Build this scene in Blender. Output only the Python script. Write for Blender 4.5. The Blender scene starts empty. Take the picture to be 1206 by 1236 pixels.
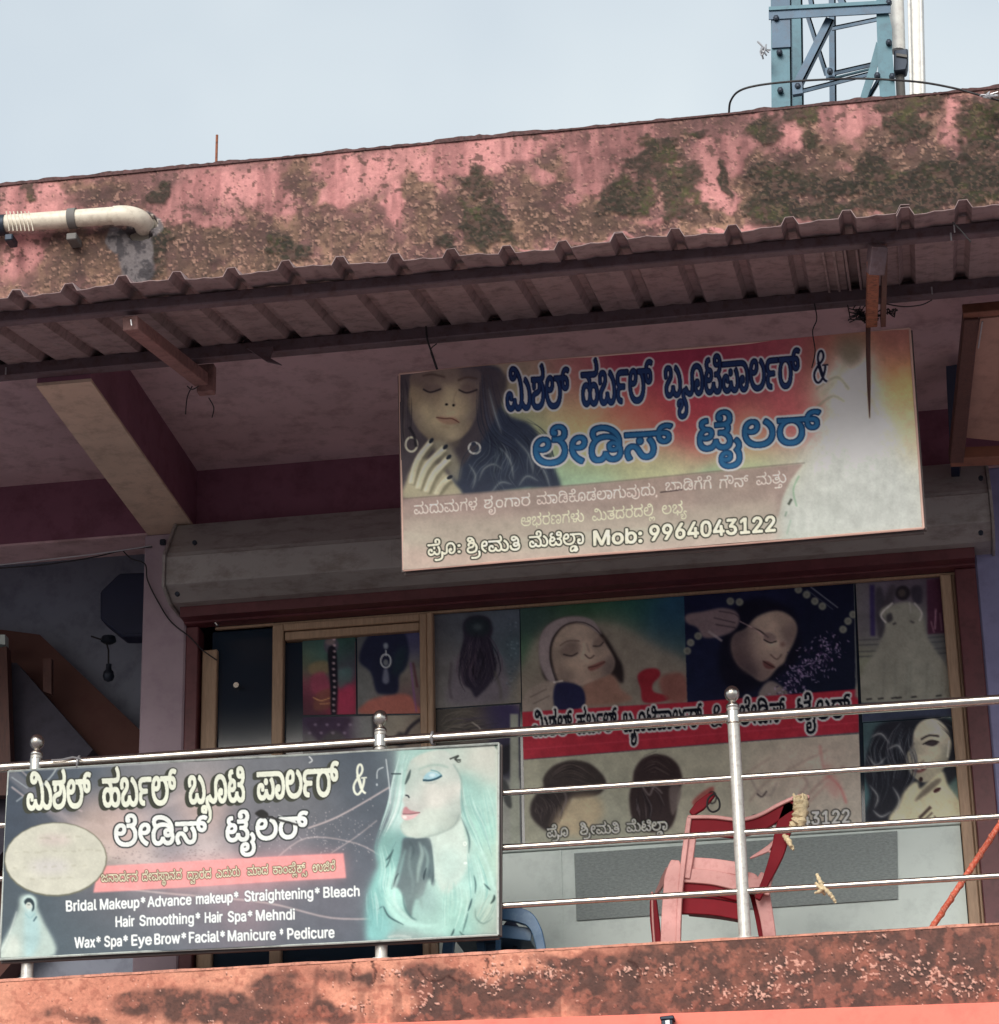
import bpy, bmesh, math, random
import numpy as np
from mathutils import Vector, Matrix
random.seed(7); RNG = np.random.RandomState(11)
scene = bpy.context.scene
COL = scene.collection

# ------------------------------------------------------------------ camera
CAM = np.array([1.5, -10.0, 1.5]); FPX = 3411.8
PITCH, YAW, ROLL = (math.radians(a) for a in (22.192, -8.608, -1.256))
_f = np.array([math.sin(YAW)*math.cos(PITCH), math.cos(YAW)*math.cos(PITCH), math.sin(PITCH)])
_r0 = np.array([math.cos(YAW), -math.sin(YAW), 0.0]); _u0 = np.cross(_r0, _f)
_r = _r0*math.cos(ROLL) + _u0*math.sin(ROLL); _u = -_r0*math.sin(ROLL) + _u0*math.cos(ROLL)
cd = bpy.data.cameras.new('camera'); cam = bpy.data.objects.new('camera', cd); COL.objects.link(cam)
cd.sensor_fit = 'HORIZONTAL'; cd.sensor_width = 36; cd.lens = FPX/1206*36; cd.clip_end = 2000; cd.clip_start = 0.1
M = Matrix([(_r[i], _u[i], -_f[i], CAM[i]) for i in range(3)] + [(0, 0, 0, 1)])
cam.matrix_world = M
scene.camera = cam

# ------------------------------------------------------------------ light
SUN_EL, SUN_AZ = math.radians(31), math.radians(192)      # azimuth measured from +Y, clockwise
w = bpy.data.worlds.new('World'); scene.world = w; w.use_nodes = True
nt = w.node_tree; nt.nodes.clear()
out = nt.nodes.new('ShaderNodeOutputWorld'); bg = nt.nodes.new('ShaderNodeBackground')
sky = nt.nodes.new('ShaderNodeTexSky'); sky.sky_type = 'NISHITA'; sky.sun_disc = False
sky.sun_elevation = SUN_EL; sky.sun_rotation = SUN_AZ; sky.air_density = 1.0; sky.dust_density = 3.0
# thin bright overcast mixed over the blue, with soft cloud structure
tc = nt.nodes.new('ShaderNodeTexCoord'); nz = nt.nodes.new('ShaderNodeTexNoise')
nz.inputs['Scale'].default_value = 3.4; nz.inputs['Detail'].default_value = 4; nz.inputs['Roughness'].default_value = .5
rmp = nt.nodes.new('ShaderNodeMapRange'); rmp.inputs[1].default_value = .3; rmp.inputs[2].default_value = .7
rmp.inputs[3].default_value = .52; rmp.inputs[4].default_value = .97
mx = nt.nodes.new('ShaderNodeMix'); mx.data_type = 'RGBA'
mx.inputs[7].default_value = (4.9, 5.35, 5.5, 1)
nt.links.new(tc.outputs['Generated'], nz.inputs['Vector']); nt.links.new(nz.outputs['Fac'], rmp.inputs[0])
nt.links.new(rmp.outputs[0], mx.inputs[0]); nt.links.new(sky.outputs[0], mx.inputs[6]); nt.links.new(mx.outputs[2], bg.inputs['Color'])
bg.inputs['Strength'].default_value = 0.1
nt.links.new(bg.outputs[0], out.inputs[0])
sl = bpy.data.lights.new('sun', 'SUN'); sl.energy = 1.85; sl.angle = math.radians(36); sl.color = (1, .95, .88)
so = bpy.data.objects.new('sun', sl); COL.objects.link(so)
sd = Vector((math.sin(SUN_AZ)*math.cos(SUN_EL), math.cos(SUN_AZ)*math.cos(SUN_EL), math.sin(SUN_EL)))
so.rotation_euler = sd.to_track_quat('Z', 'Y').to_euler()
vs = scene.view_settings; vs.view_transform = 'Standard'; vs.look = 'None'; vs.gamma = 1; vs.use_curve_mapping = False
vs.exposure = 0.75

# ------------------------------------------------------------------ helpers
def at(x, y, **k):
    """point of the place seen at photograph position x, y on the plane X=, Y= or Z= given"""
    d = _f + _r*(x-603)/FPX - _u*(y-618)/FPX
    (a, v), = k.items(); i = 'XYZ'.index(a)
    return CAM + d*(v-CAM[i])/d[i]
def srgb(c):
    c = np.asarray(c, float)/255
    return np.where(c <= .04045, c/12.92, ((c+.055)/1.055)**2.4)
BASE = {}
def tag(o, label=None, cat=None, group=None, kind=None):
    for k, v in (('label', label), ('category', cat), ('group', group), ('kind', kind)):
        if v: o[k] = v
    return o
def thing(name, loc, label, cat, group=None, kind=None):
    o = bpy.data.objects.new(name, None); COL.objects.link(o); o.location = loc; o.empty_display_size = .1
    BASE[o.name] = np.array(loc, float)
    return tag(o, label, cat, group, kind)
def mesh(name, V, F, mat, parent=None, smooth=False, loc=None):
    V = np.asarray(V, float).reshape(-1, 3)
    b = BASE[parent.name] if parent is not None else (np.array(loc, float) if loc is not None else (V.min(0)+V.max(0))/2)
    me = bpy.data.meshes.new(name); me.from_pydata((V-b).tolist(), [], [list(map(int, f)) for f in F]); me.update()
    if smooth: me.polygons.foreach_set('use_smooth', [True]*len(me.polygons))
    if mat: me.materials.append(mat)
    o = bpy.data.objects.new(name, me); COL.objects.link(o)
    if parent is not None: o.parent = parent
    else: o.location = b
    BASE[o.name] = b
    return o
def copy_thing(o, delta, label=None):
    c = o.copy(); COL.objects.link(c); c.location = Vector(o.location)+Vector(delta)
    if label: c['label'] = label
    for ch in list(o.children):
        k = ch.copy(); COL.objects.link(k); k.parent = c
        for g in list(ch.children):
            q = g.copy(); COL.objects.link(q); q.parent = k
    return c
class MB:
    """collects simple shapes into one mesh"""
    def __init__(s): s.V = []; s.F = []
    def add(s, V, F):
        n = len(s.V); s.V += [list(v) for v in V]; s.F += [[i+n for i in f] for f in F]; return s
    def box(s, x0, x1, y0, y1, z0, z1):
        return s.hexa([(x0,y0,z0),(x1,y0,z0),(x1,y1,z0),(x0,y1,z0),(x0,y0,z1),(x1,y0,z1),(x1,y1,z1),(x0,y1,z1)])
    def hexa(s, P):
        return s.add(P, [(0,3,2,1),(4,5,6,7),(0,1,5,4),(1,2,6,5),(2,3,7,6),(3,0,4,7)])
    def prism(s, prof, x0, x1):
        n = len(prof); V = [(x0, y, z) for y, z in prof]+[(x1, y, z) for y, z in prof]
        return s.add(V, [list(range(n)), list(range(2*n-1, n-1, -1))]+[(i, (i+1) % n+0, (i+1) % n+n, i+n)[::-1] for i in range(n)])
    def bar(s, a, b, w, h, up=(0, 0, 1)):
        a, b = np.array(a, float), np.array(b, float); d = b-a; d /= np.linalg.norm(d)
        u = np.array(up, float); x = np.cross(d, u)
        if np.linalg.norm(x) < 1e-4: x = np.cross(d, (0, 1, 0))
        x /= np.linalg.norm(x); z = np.cross(x, d)
        P = [q+sx*x*w/2+sz*z*h/2 for q in (a, b) for sz, sx in ((-1, -1), (-1, 1), (1, 1), (1, -1))]
        return s.add(P, [(0,1,2,3),(7,6,5,4),(0,4,5,1),(1,5,6,2),(2,6,7,3),(3,7,4,0)])
    def tube(s, pts, r, n=10, cap=True):
        P = np.array(pts, float); m = len(P); R = np.full(m, r, float) if np.isscalar(r) else np.array(r, float)
        T = np.gradient(P, axis=0); T /= np.linalg.norm(T, axis=1)[:, None]+1e-12
        u = np.array((0, 0, 1.)) if abs(T[0][2]) < .9 else np.array((0, 1., 0)); V = []
        for i in range(m):
            x = np.cross(T[i], u); x /= np.linalg.norm(x)+1e-12; z = np.cross(x, T[i]); u = z
            for k in range(n):
                a = 2*math.pi*k/n; V.append(P[i]+R[i]*(math.cos(a)*x+math.sin(a)*z))
        F = [(i*n+k, i*n+(k+1) % n, (i+1)*n+(k+1) % n, (i+1)*n+k) for i in range(m-1) for k in range(n)]
        if cap: F += [list(range(n))[::-1], [(m-1)*n+k for k in range(n)]]
        return s.add(V, F)
    def lathe(s, c, prof, n=20, axis='z'):
        """prof: (radius, height) pairs"""
        V = []; 
        for r_, h in prof:
            for k in range(n):
                a = 2*math.pi*k/n; p = (r_*math.cos(a), r_*math.sin(a), h)
                if axis == 'y': p = (p[0], p[2], p[1])
                V.append((c[0]+p[0], c[1]+p[1], c[2]+p[2]))
        m = len(prof)
        F = [(i*n+k, i*n+(k+1) % n, (i+1)*n+(k+1) % n, (i+1)*n+k) for i in range(m-1) for k in range(n)]
        F += [list(range(n))[::-1], [(m-1)*n+k for k in range(n)]]
        return s.add(V, F)
    def plate(s, pts, back):
        """polygon of 3-D points thickened by the vector back"""
        P = [np.array(p, float) for p in pts]; n = len(P); b = np.array(back, float)
        return s.add(P+[p+b for p in P], [list(range(n))[::-1], [i+n for i in range(n)]]+[(i, (i+1) % n, (i+1) % n+n, i+n) for i in range(n)])
    def build(s, name, mat, parent=None, smooth=False, bevel=0, loc=None):
        o = mesh(name, s.V, s.F, mat, parent, smooth, loc)
        bm = bmesh.new(); bm.from_mesh(o.data); bmesh.ops.recalc_face_normals(bm, faces=bm.faces)
        if bevel:
            bmesh.ops.bevel(bm, geom=[e for e in bm.edges if len(e.link_faces) == 2 and e.calc_face_angle(0) > .5], offset=bevel, segments=1, affect='EDGES')
        bm.to_mesh(o.data); bm.free()
        if smooth:
            o.data.polygons.foreach_set('use_smooth', [True]*len(o.data.polygons))
            try: o.data.set_sharp_from_angle(angle=math.radians(45))
            except Exception: pass
        return o
def curve_pts(P, n=8):
    P = np.array(P, float); m = len(P); o = []
    for i in range(m-1):
        p0, p1, p2, p3 = P[max(i-1, 0)], P[i], P[i+1], P[min(i+2, m-1)]
        for k in range(n):
            t = k/n; o.append(.5*((2*p1)+(-p0+p2)*t+(2*p0-5*p1+4*p2-p3)*t*t+(-p0+3*p1-3*p2+p3)*t**3))
    o.append(P[-1]); return np.array(o)

# ------------------------------------------------------------------ noise in numpy
def _lat(ix, iy, seed):
    h = (ix.astype(np.int64)*374761393 + iy.astype(np.int64)*668265263 + seed*974634777) & 0xffffffff
    h = ((h ^ (h >> 13))*1274126177) & 0xffffffff
    return ((h ^ (h >> 16)) & 0xffff)/65535.0
def vnoise(x, y, seed=0):
    ix, iy = np.floor(x), np.floor(y); fx, fy = x-ix, y-iy
    fx, fy = fx*fx*(3-2*fx), fy*fy*(3-2*fy)
    a, b, c, d = (_lat(ix+i, iy+j, seed) for i, j in ((0, 0), (1, 0), (0, 1), (1, 1)))
    return (a*(1-fx)+b*fx)*(1-fy)+(c*(1-fx)+d*fx)*fy
def fbm(x, y, s, oct=4, seed=0, g=.5):
    v = 0; a = 1; t = 0
    for k in range(oct):
        v = v+a*vnoise(x*s+k*17.3, y*s+k*9.1, seed+k); t += a; a *= g; s *= 2.03
    return v/t
def sstep(a, b, x):
    t = np.clip((x-a)/(b-a), 0, 1); return t*t*(3-2*t)

# ------------------------------------------------------------------ materials
def material(name, col, rough=.7, metal=0, var=.12, scale=8, bump=.15, bscale=60, spec=.5, dirt=None, dirt_amt=.4, stretch=(1, 1, 1), attr=False, dist=.003, coat=0):
    m = bpy.data.materials.new(name); m.use_nodes = True; n = m.node_tree.nodes; l = m.node_tree.links
    p = n['Principled BSDF']; p.inputs['Roughness'].default_value = rough; p.inputs['Metallic'].default_value = metal
    p.inputs['Specular IOR Level'].default_value = spec
    if coat: p.inputs['Coat Weight'].default_value = coat
    tcn = n.new('ShaderNodeTexCoord'); mp = n.new('ShaderNodeMapping'); mp.inputs['Scale'].default_value = stretch
    geo = n.new('ShaderNodeNewGeometry'); l.new(geo.outputs['Position'], mp.inputs['Vector'])
    if attr:
        a = n.new('ShaderNodeAttribute'); a.attribute_name = 'Col'; src = a.outputs['Color']
    else:
        rgb = n.new('ShaderNodeRGB'); rgb.outputs[0].default_value = (*srgb(col), 1); src = rgb.outputs[0]
    n1 = n.new('ShaderNodeTexNoise'); n1.inputs['Scale'].default_value = scale; n1.inputs['Detail'].default_value = 6; n1.inputs['Roughness'].default_value = .6
    l.new(mp.outputs[0], n1.inputs['Vector'])
    mr = n.new('ShaderNodeMapRange'); mr.inputs[1].default_value = .3; mr.inputs[2].default_value = .7
    mr.inputs[3].default_value = 1-var; mr.inputs[4].default_value = 1+var; l.new(n1.outputs['Fac'], mr.inputs[0])
    mul = n.new('ShaderNodeVectorMath'); mul.operation = 'SCALE'; l.new(src, mul.inputs[0]); l.new(mr.outputs[0], mul.inputs['Scale'])
    last = mul.outputs[0]
    if dirt is not None:
        n2 = n.new('ShaderNodeTexNoise'); n2.inputs['Scale'].default_value = scale*2.7; n2.inputs['Detail'].default_value = 8; n2.inputs['Roughness'].default_value = .7
        l.new(mp.outputs[0], n2.inputs['Vector'])
        r2 = n.new('ShaderNodeMapRange'); r2.inputs[1].default_value = .48; r2.inputs[2].default_value = .66; r2.inputs[4].default_value = dirt_amt
        l.new(n2.outputs['Fac'], r2.inputs[0])
        mm = n.new('ShaderNodeMix'); mm.data_type = 'RGBA'; mm.inputs[7].default_value = (*srgb(dirt), 1)
        l.new(r2.outputs[0], mm.inputs[0]); l.new(last, mm.inputs[6]); last = mm.outputs[2]
    l.new(last, p.inputs['Base Color'])
    if bump:
        nb = n.new('ShaderNodeTexNoise'); nb.inputs['Scale'].default_value = bscale; nb.inputs['Detail'].default_value = 5
        l.new(mp.outputs[0], nb.inputs['Vector'])
        b = n.new('ShaderNodeBump'); b.inputs['Strength'].default_value = bump; b.inputs['Distance'].default_value = dist
        l.new(nb.outputs['Fac'], b.inputs['Height']); l.new(b.outputs[0], p.inputs['Normal'])
    return m
MT = dict(
    soffit=material('soffit_plaster', (206,174,178), .85, var=.10, scale=3, bump=.35, bscale=45, dirt=(120,92,86), dirt_amt=.45),
    beam_pale=material('beam_plaster', (206,180,160), .85, var=.08, scale=5, bump=.3, dirt=(120,100,92), dirt_amt=.35),
    red=material('maroon_paint', (126,80,98), .6, var=.12, scale=4, bump=.2, dirt=(84,34,48), dirt_amt=.4),
    maroon=material('maroon_frame_paint', (98,50,56), .5, var=.15, scale=9, bump=.12, dirt=(66,30,34), dirt_amt=.5),
    lilac=material('lilac_wall_paint', (166,148,158), .8, var=.07, scale=4, bump=.25, dirt=(140,118,134), dirt_amt=.4),
    bluelilac=material('blue_lilac_wall_paint', (136,136,172), .8, var=.07, scale=4, bump=.25, dirt=(110,104,134), dirt_amt=.4),
    bluegrey=material('blue_grey_wall_paint', (150,156,172), .85, var=.1, scale=3, bump=.2, dirt=(82,84,100), dirt_amt=.4),
    wood=material('varnished_wood', (168,140,116), .55, var=.16, scale=14, bump=.15, stretch=(6,6,.6), dirt=(130,96,72), dirt_amt=.35),
    darkwood=material('dark_wood', (88,54,48), .6, var=.2, scale=12, stretch=(5,5,.7), dirt=(44,28,30), dirt_amt=.5),
    shutter=material('shutter_box_metal', (156,152,150), .55, metal=.0, var=.1, scale=5, bump=.1, dirt=(96,82,74), dirt_amt=.5, stretch=(.6,1,1)),
    steel=material('stainless_steel', (214,208,200), .27, metal=1, var=.08, scale=20, bump=.05, dirt=(150,120,96), dirt_amt=.25),
    postpaint=material('pale_painted_post', (208,206,200), .4, metal=.35, var=.1, scale=24, bump=.1, dirt=(120,84,70), dirt_amt=.35),
    sheet=material('corrugated_sheet_metal', (146,126,126), .6, metal=.15, var=.14, scale=7, bump=.08, dirt=(78,60,62), dirt_amt=.6),
    tube=material('purlin_tube', (96,80,86), .6, metal=.2, var=.2, scale=10, bump=.2, dirt=(74,46,42), dirt_amt=.6),
    armbrown=material('brown_bracket_paint', (138,102,98), .65, metal=.1, var=.2, scale=12, bump=.3, dirt=(84,54,50), dirt_amt=.6),
    rust=material('rusty_iron', (146,90,66), .85, metal=.1, var=.25, scale=22, bump=.5, bscale=120, dirt=(70,42,38), dirt_amt=.8),
    frost=material('frosted_window_panel', (208,222,218), .45, var=.06, scale=3, bump=.05, dirt=(150,164,164), dirt_amt=.35, spec=.6),
    film=material('woven_window_film', (142,152,152), .7, var=.22, scale=130, bump=.5, bscale=260, stretch=(.5,1,1.3)),
    pvc=material('pvc_pipe_plastic', (214,206,190), .45, var=.07, scale=14, bump=.05, dirt=(150,138,122), dirt_amt=.45),
    rubber=material('grey_pipe_collar', (104,102,100), .7, var=.15),
    teal=material('teal_tower_paint', (76,114,128), .55, metal=.1, var=.14, scale=6, bump=.12, dirt=(62,84,98), dirt_amt=.5),
    slate=material('slate_blue_galvanised', (64,90,112), .5, metal=.2, var=.16, scale=7, bump=.1, dirt=(66,70,84), dirt_amt=.5),
    bolt=material('dark_bolt_iron', (46,54,66), .5, metal=.6),
    whitepipe=material('white_downpipe', (222,222,218), .5, var=.05, dirt=(170,160,160), dirt_amt=.4),
    wire=material('black_cable', (30,28,32), .6, var=.1),
    wirepale=material('pale_wire', (176,176,180), .4, metal=.6),
    chairred=material('red_moulded_plastic', (124,20,34), .6, spec=.15, var=.10, scale=9, bump=.05, dirt=(120,36,44), dirt_amt=.25),
    chairpink=material('sun_faded_pink_plastic', (208,150,146), .5, var=.08, scale=9, bump=.08, dirt=(170,90,90), dirt_amt=.4),
    chairblue=material('blue_moulded_plastic', (62,100,136), .4, var=.08, scale=9, bump=.05, dirt=(120,150,170), dirt_amt=.3),
    cloth=material('pale_rag_cloth', (214,196,160), .9, var=.15, scale=40, bump=.6, bscale=200, dirt=(120,100,80), dirt_amt=.4),
    navy=material('navy_board', (26,34,62), .6, var=.1),
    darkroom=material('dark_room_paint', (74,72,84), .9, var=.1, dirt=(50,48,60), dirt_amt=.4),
    stair=material('stair_underside_paint', (98,66,60), .85, var=.12, scale=3, dirt=(84,44,44), dirt_amt=.4),
    salmon=material('salmon_painted_ledge', (238,128,112), .75, var=.05, scale=4, bump=.25, dirt=(200,96,88), dirt_amt=.3),
    concrete=material('weathered_concrete', (120,112,104), .9, var=.15, bump=.5),
    ground=material('street_ground', (112,106,110), .9, var=.12, scale=1.5, bump=.3, bscale=20),
    attr_wall=material('weathered_painted_plaster', None, .88, var=.16, scale=70, bump=.55, bscale=160, attr=True, dist=.004),
    attr_print=material('printed_vinyl', None, .5, var=.025, scale=26, bump=.06, bscale=9, attr=True, spec=.16, dist=.01),
    attr_poster=material('printed_window_film', None, .5, var=.03, scale=12, bump=.04, bscale=12, attr=True, spec=.14, dist=.006),
    signframe=material('sign_frame_tube', (92,84,84), .6, metal=.3, var=.15),
    plywood=material('plywood_panel', (176,136,122), .75, var=.1, scale=4, stretch=(1,1,3), bump=.15, dirt=(120,88,84), dirt_amt=.4),
    orangewood=material('orange_stained_wood', (132,84,66), .6, var=.18, scale=9, dirt=(90,48,40), dirt_amt=.5),
)
gm = bpy.data.materials.new('dark_tinted_glass'); gm.use_nodes = True; MT['glass'] = gm
gp = gm.node_tree.nodes['Principled BSDF']; gp.inputs['Base Color'].default_value = (.012, .022, .038, 1); gp.inputs['Roughness'].default_value = .12; gp.inputs['Specular IOR Level'].default_value = .4

def grid_obj(name, P00, P10, P01, P11, nu, nv, mat, parent, colfn, dispfn=None, thick=None):
    """fine sheet from four corners (left-top, right-top, left-bottom, right-bottom), one colour per vertex"""
    u, v = np.meshgrid(np.linspace(0, 1, nu), np.linspace(0, 1, nv))
    P = (1-v)[..., None]*((1-u)[..., None]*P00+u[..., None]*P10)+v[..., None]*((1-u)[..., None]*P01+u[..., None]*P11)
    C, disp = colfn(P, u, v)
    if disp is not None:
        nrm = np.cross(P10-P00, P01-P00); nrm = nrm/np.linalg.norm(nrm)
        if nrm[1] > 0: nrm = -nrm
        P = P+nrm*disp[..., None]
    n = nu*nv; idx = np.arange(n).reshape(nv, nu)
    F = np.stack([idx[:-1, :-1], idx[1:, :-1], idx[1:, 1:], idx[:-1, 1:]], -1).reshape(-1)
    b = BASE[parent.name] if parent is not None else (P00+P11)/2
    me = bpy.data.meshes.new(name); V = (P-b).reshape(-1)
    me.vertices.add(n); me.vertices.foreach_set('co', V)
    nf = len(F)//4; me.loops.add(nf*4); me.loops.foreach_set('vertex_index', F)
    me.polygons.add(nf); me.polygons.foreach_set('loop_start', np.arange(nf)*4); me.polygons.foreach_set('loop_total', np.full(nf, 4))
    me.update(calc_edges=True)
    if dispfn != 'flat': me.polygons.foreach_set('use_smooth', np.ones(nf, bool))
    ca = me.color_attributes.new('Col', 'FLOAT_COLOR', 'POINT')
    ca.data.foreach_set('color', np.concatenate([C, np.ones(C.shape[:2]+(1,))], -1).reshape(-1).astype(np.float32))
    me.materials.append(mat)
    o = bpy.data.objects.new(name, me); COL.objects.link(o)
    if parent is not None: o.parent = parent
    else: o.location = b
    BASE[o.name] = b
    return o
def to_px(P):
    """photograph position of points: used to lay traced stains and print onto the flat thing they belong to"""
    d = P-CAM; k = FPX/(d@_f)
    return 603+k*(d@_r), 618-k*(d@_u)

# ================================================================== setting and building
g = mesh('ground', [(-300,-300,0),(300,-300,0),(300,300,0),(-300,300,0)], [(0,1,2,3)], MT['ground'], loc=(0,0,0)); tag(g, kind='structure')
bld = thing('shop_building', (0, .5, 0), 'weathered pink two storey shop building with mossy roof parapet and open balcony', 'building')
YW = .90; ZS = 6.30; ZB = 6.03; YR = -.62           # wall face, soffit, beam bottoms, roof edge face
XL, XR = -4.2, 4.2
MB().box(XL, XR, YR+.06, 4.2, ZS, ZS+.14).build('ceiling_slab', MT['soffit'], bld)
# beams that cross under the slab, cut by the canopy
def crossbeam(xa, xb):
    m = MB().prism([(-.655,ZB),(YW,ZB),(YW,ZS),(-.615,ZS),(-.615,6.088),(-.655,6.088)], xa, xb)
    o = m.build('ceiling_beam', MT['red'], bld)
    m2 = MB().box(xa-.002, xb+.002, -.656, YW, ZB-.012, ZB+.001); m2.build('beam_underside', MT['beam_pale'], o)
crossbeam(-1.675, -1.465)
crossbeam(2.52, 2.73); crossbeam(-3.9, -3.7)
MB().box(XL, XR, YW, 1.115, ZB, ZS).build('wall_beam', MT['red'], bld)
MB().box(XL, XR, YW+.001, 1.114, ZB-.01, ZB+.001).build('beam_underside', MT['soffit'], bld)
# pillars beside the shop front
MB().box(-1.69, -1.50, YW-.005, 1.12, 3.5, ZB-.01).build('pillar', MT['lilac'], bld, bevel=.008)
MB().box(1.80, 2.25, YW-.005, 1.12, 3.5, ZB-.01).build('pillar', MT['bluelilac'], bld, bevel=.008)
MB().box(-1.4995, 1.7995, YW+.1, 1.1, 5.66, ZB-.01).build('wall', MT['maroon'], bld)
# room behind the left bay, rooms behind the shop front
MB().box(XL, -1.6, 1.72, 1.8, 3.5, ZS).build('back_wall', MT['bluegrey'], bld)
MB().box(XL-.1, XL, -.1, 2.7, 3.5, ZS).build('side_wall', MT['bluegrey'], bld)
MB().box(-1.63, -1.53, 1.12, 2.6, 3.5, ZS).build('side_wall', MT['bluegrey'], bld)
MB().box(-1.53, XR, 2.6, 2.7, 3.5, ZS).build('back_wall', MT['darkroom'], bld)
MB().box(XR, XR+.1, -.1, 2.7, 3.5, ZS).build('side_wall', MT['lilac'], bld)
MB().box(2.25, XR, 1.0, 1.1, 3.5, ZB-.01).build('wall', MT['lilac'], bld)
MB().box(XL, XR, -.02, 4.2, 3.40, 3.52).build('balcony_floor', MT['concrete'], bld)
MB().box(XL, XR, .02, .25, 0, 3.40).build('ground_floor_wall', MT['soffit'], bld)
MB().box(XL, XR, 3.9, 4.2, 0, ZS).build('rear_wall', MT['soffit'], bld)
MB().box(XL, XR, YR+.15, 4.2, ZS+.14, ZS+.2).build('roof_deck', MT['concrete'], bld)
# staircase underside in the left bay
def P3(x, y, Y): return at(x, y, Y=Y)
s0 = [P3(-60, 752, 1.55), P3(48, 766, 1.55), P3(215, 925, 1.55), P3(-60, 1250, 1.55)]
MB().plate(s0, (0, .15, 0)).build('staircase_flank', MT['stair'], bld)
s1 = [P3(-60, 800, 1.42), P3(20, 800, 1.42), P3(112, 905, 1.42), P3(-60, 1100, 1.42)]
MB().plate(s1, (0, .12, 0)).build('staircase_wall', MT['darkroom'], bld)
MB().plate([P3(52,795,1.39),P3(62,795,1.39),P3(62,838,1.39),P3(52,834,1.39)], (0,.03,0)).build('wall_hook_board', MT['darkwood'], bld)
MB().plate([P3(-20,766,1.35),P3(6,766,1.35),P3(6,778,1.35),P3(-20,776,1.35)], (0,.05,0)).build('stair_tread', MT['frost'], bld)
MB().plate([P3(-40,790,1.3),P3(8,780,1.3),P3(14,960,1.3),P3(-40,960,1.3)], (0,.06,0)).build('door_jamb', MT['darkwood'], bld)

# ---- roof parapet: crumbling painted plaster with moss
def blobs(px, py, L):
    m = np.zeros_like(px)
    for x, y, rx, ry in L: m = np.maximum(m, np.exp(-(((px-x)/rx)**2+((py-y)/ry)**2)))
    return m
CLEAN = [(55,250,60,22),(30,320,45,30),(20,240,30,20),(270,225,75,26),(215,235,40,20),(240,262,40,10),(330,235,30,30),(430,210,52,28),(400,235,30,20),(480,200,30,40),(475,250,20,30),(520,205,36,18),(545,182,30,14),(610,180,60,18),(650,210,25,20),(720,200,30,34),(745,178,48,28),(690,235,14,8),
         (855,200,22,46),(888,180,26,30),(868,240,24,20),(945,172,26,22),(1022,165,32,36),(1000,140,18,14),(1045,140,16,22),(1025,195,28,8),(1150,175,20,26),(1150,135,14,14),(925,128,22,8),(810,262,60,7),(650,302,40,5),(740,290,60,5),(1000,262,60,6),(900,280,50,5),(1070,250,40,6),(1080,205,8,10)]
MOSS = [(196,300,17,42),(192,230,14,10),(355,300,35,16),(570,225,16,24),(590,270,32,34),(610,280,22,30),(545,300,14,12),(760,238,40,17),(800,215,44,36),(820,235,30,32),(800,175,18,14),(735,245,24,10),(840,165,20,10),(940,225,34,26),(930,250,40,22),(975,170,22,16),(960,140,22,12),(1000,220,40,14),(1090,150,34,34),(1120,230,60,36),(1060,215,44,30),(1185,150,34,48),(1180,220,40,40),(1090,120,30,14),(985,245,50,16),(920,150,18,22),(1040,250,60,14),(35,232,12,10),(880,215,10,30),(1110,125,24,12)]
GRIME = [(100,245,60,14),(130,235,60,22),(150,300,60,30),(90,310,40,25),(495,225,22,60),(640,230,50,40),(560,250,60,40),(690,265,70,30),(660,190,20,30),(370,215,26,26),(400,270,60,30),(300,290,80,25),(720,270,60,20),(860,262,40,14),(1000,200,80,60),(1100,190,90,60),(1180,200,50,80),(230,300,60,40),(50,330,70,20),(440,290,60,25),(480,180,18,40)]
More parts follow.
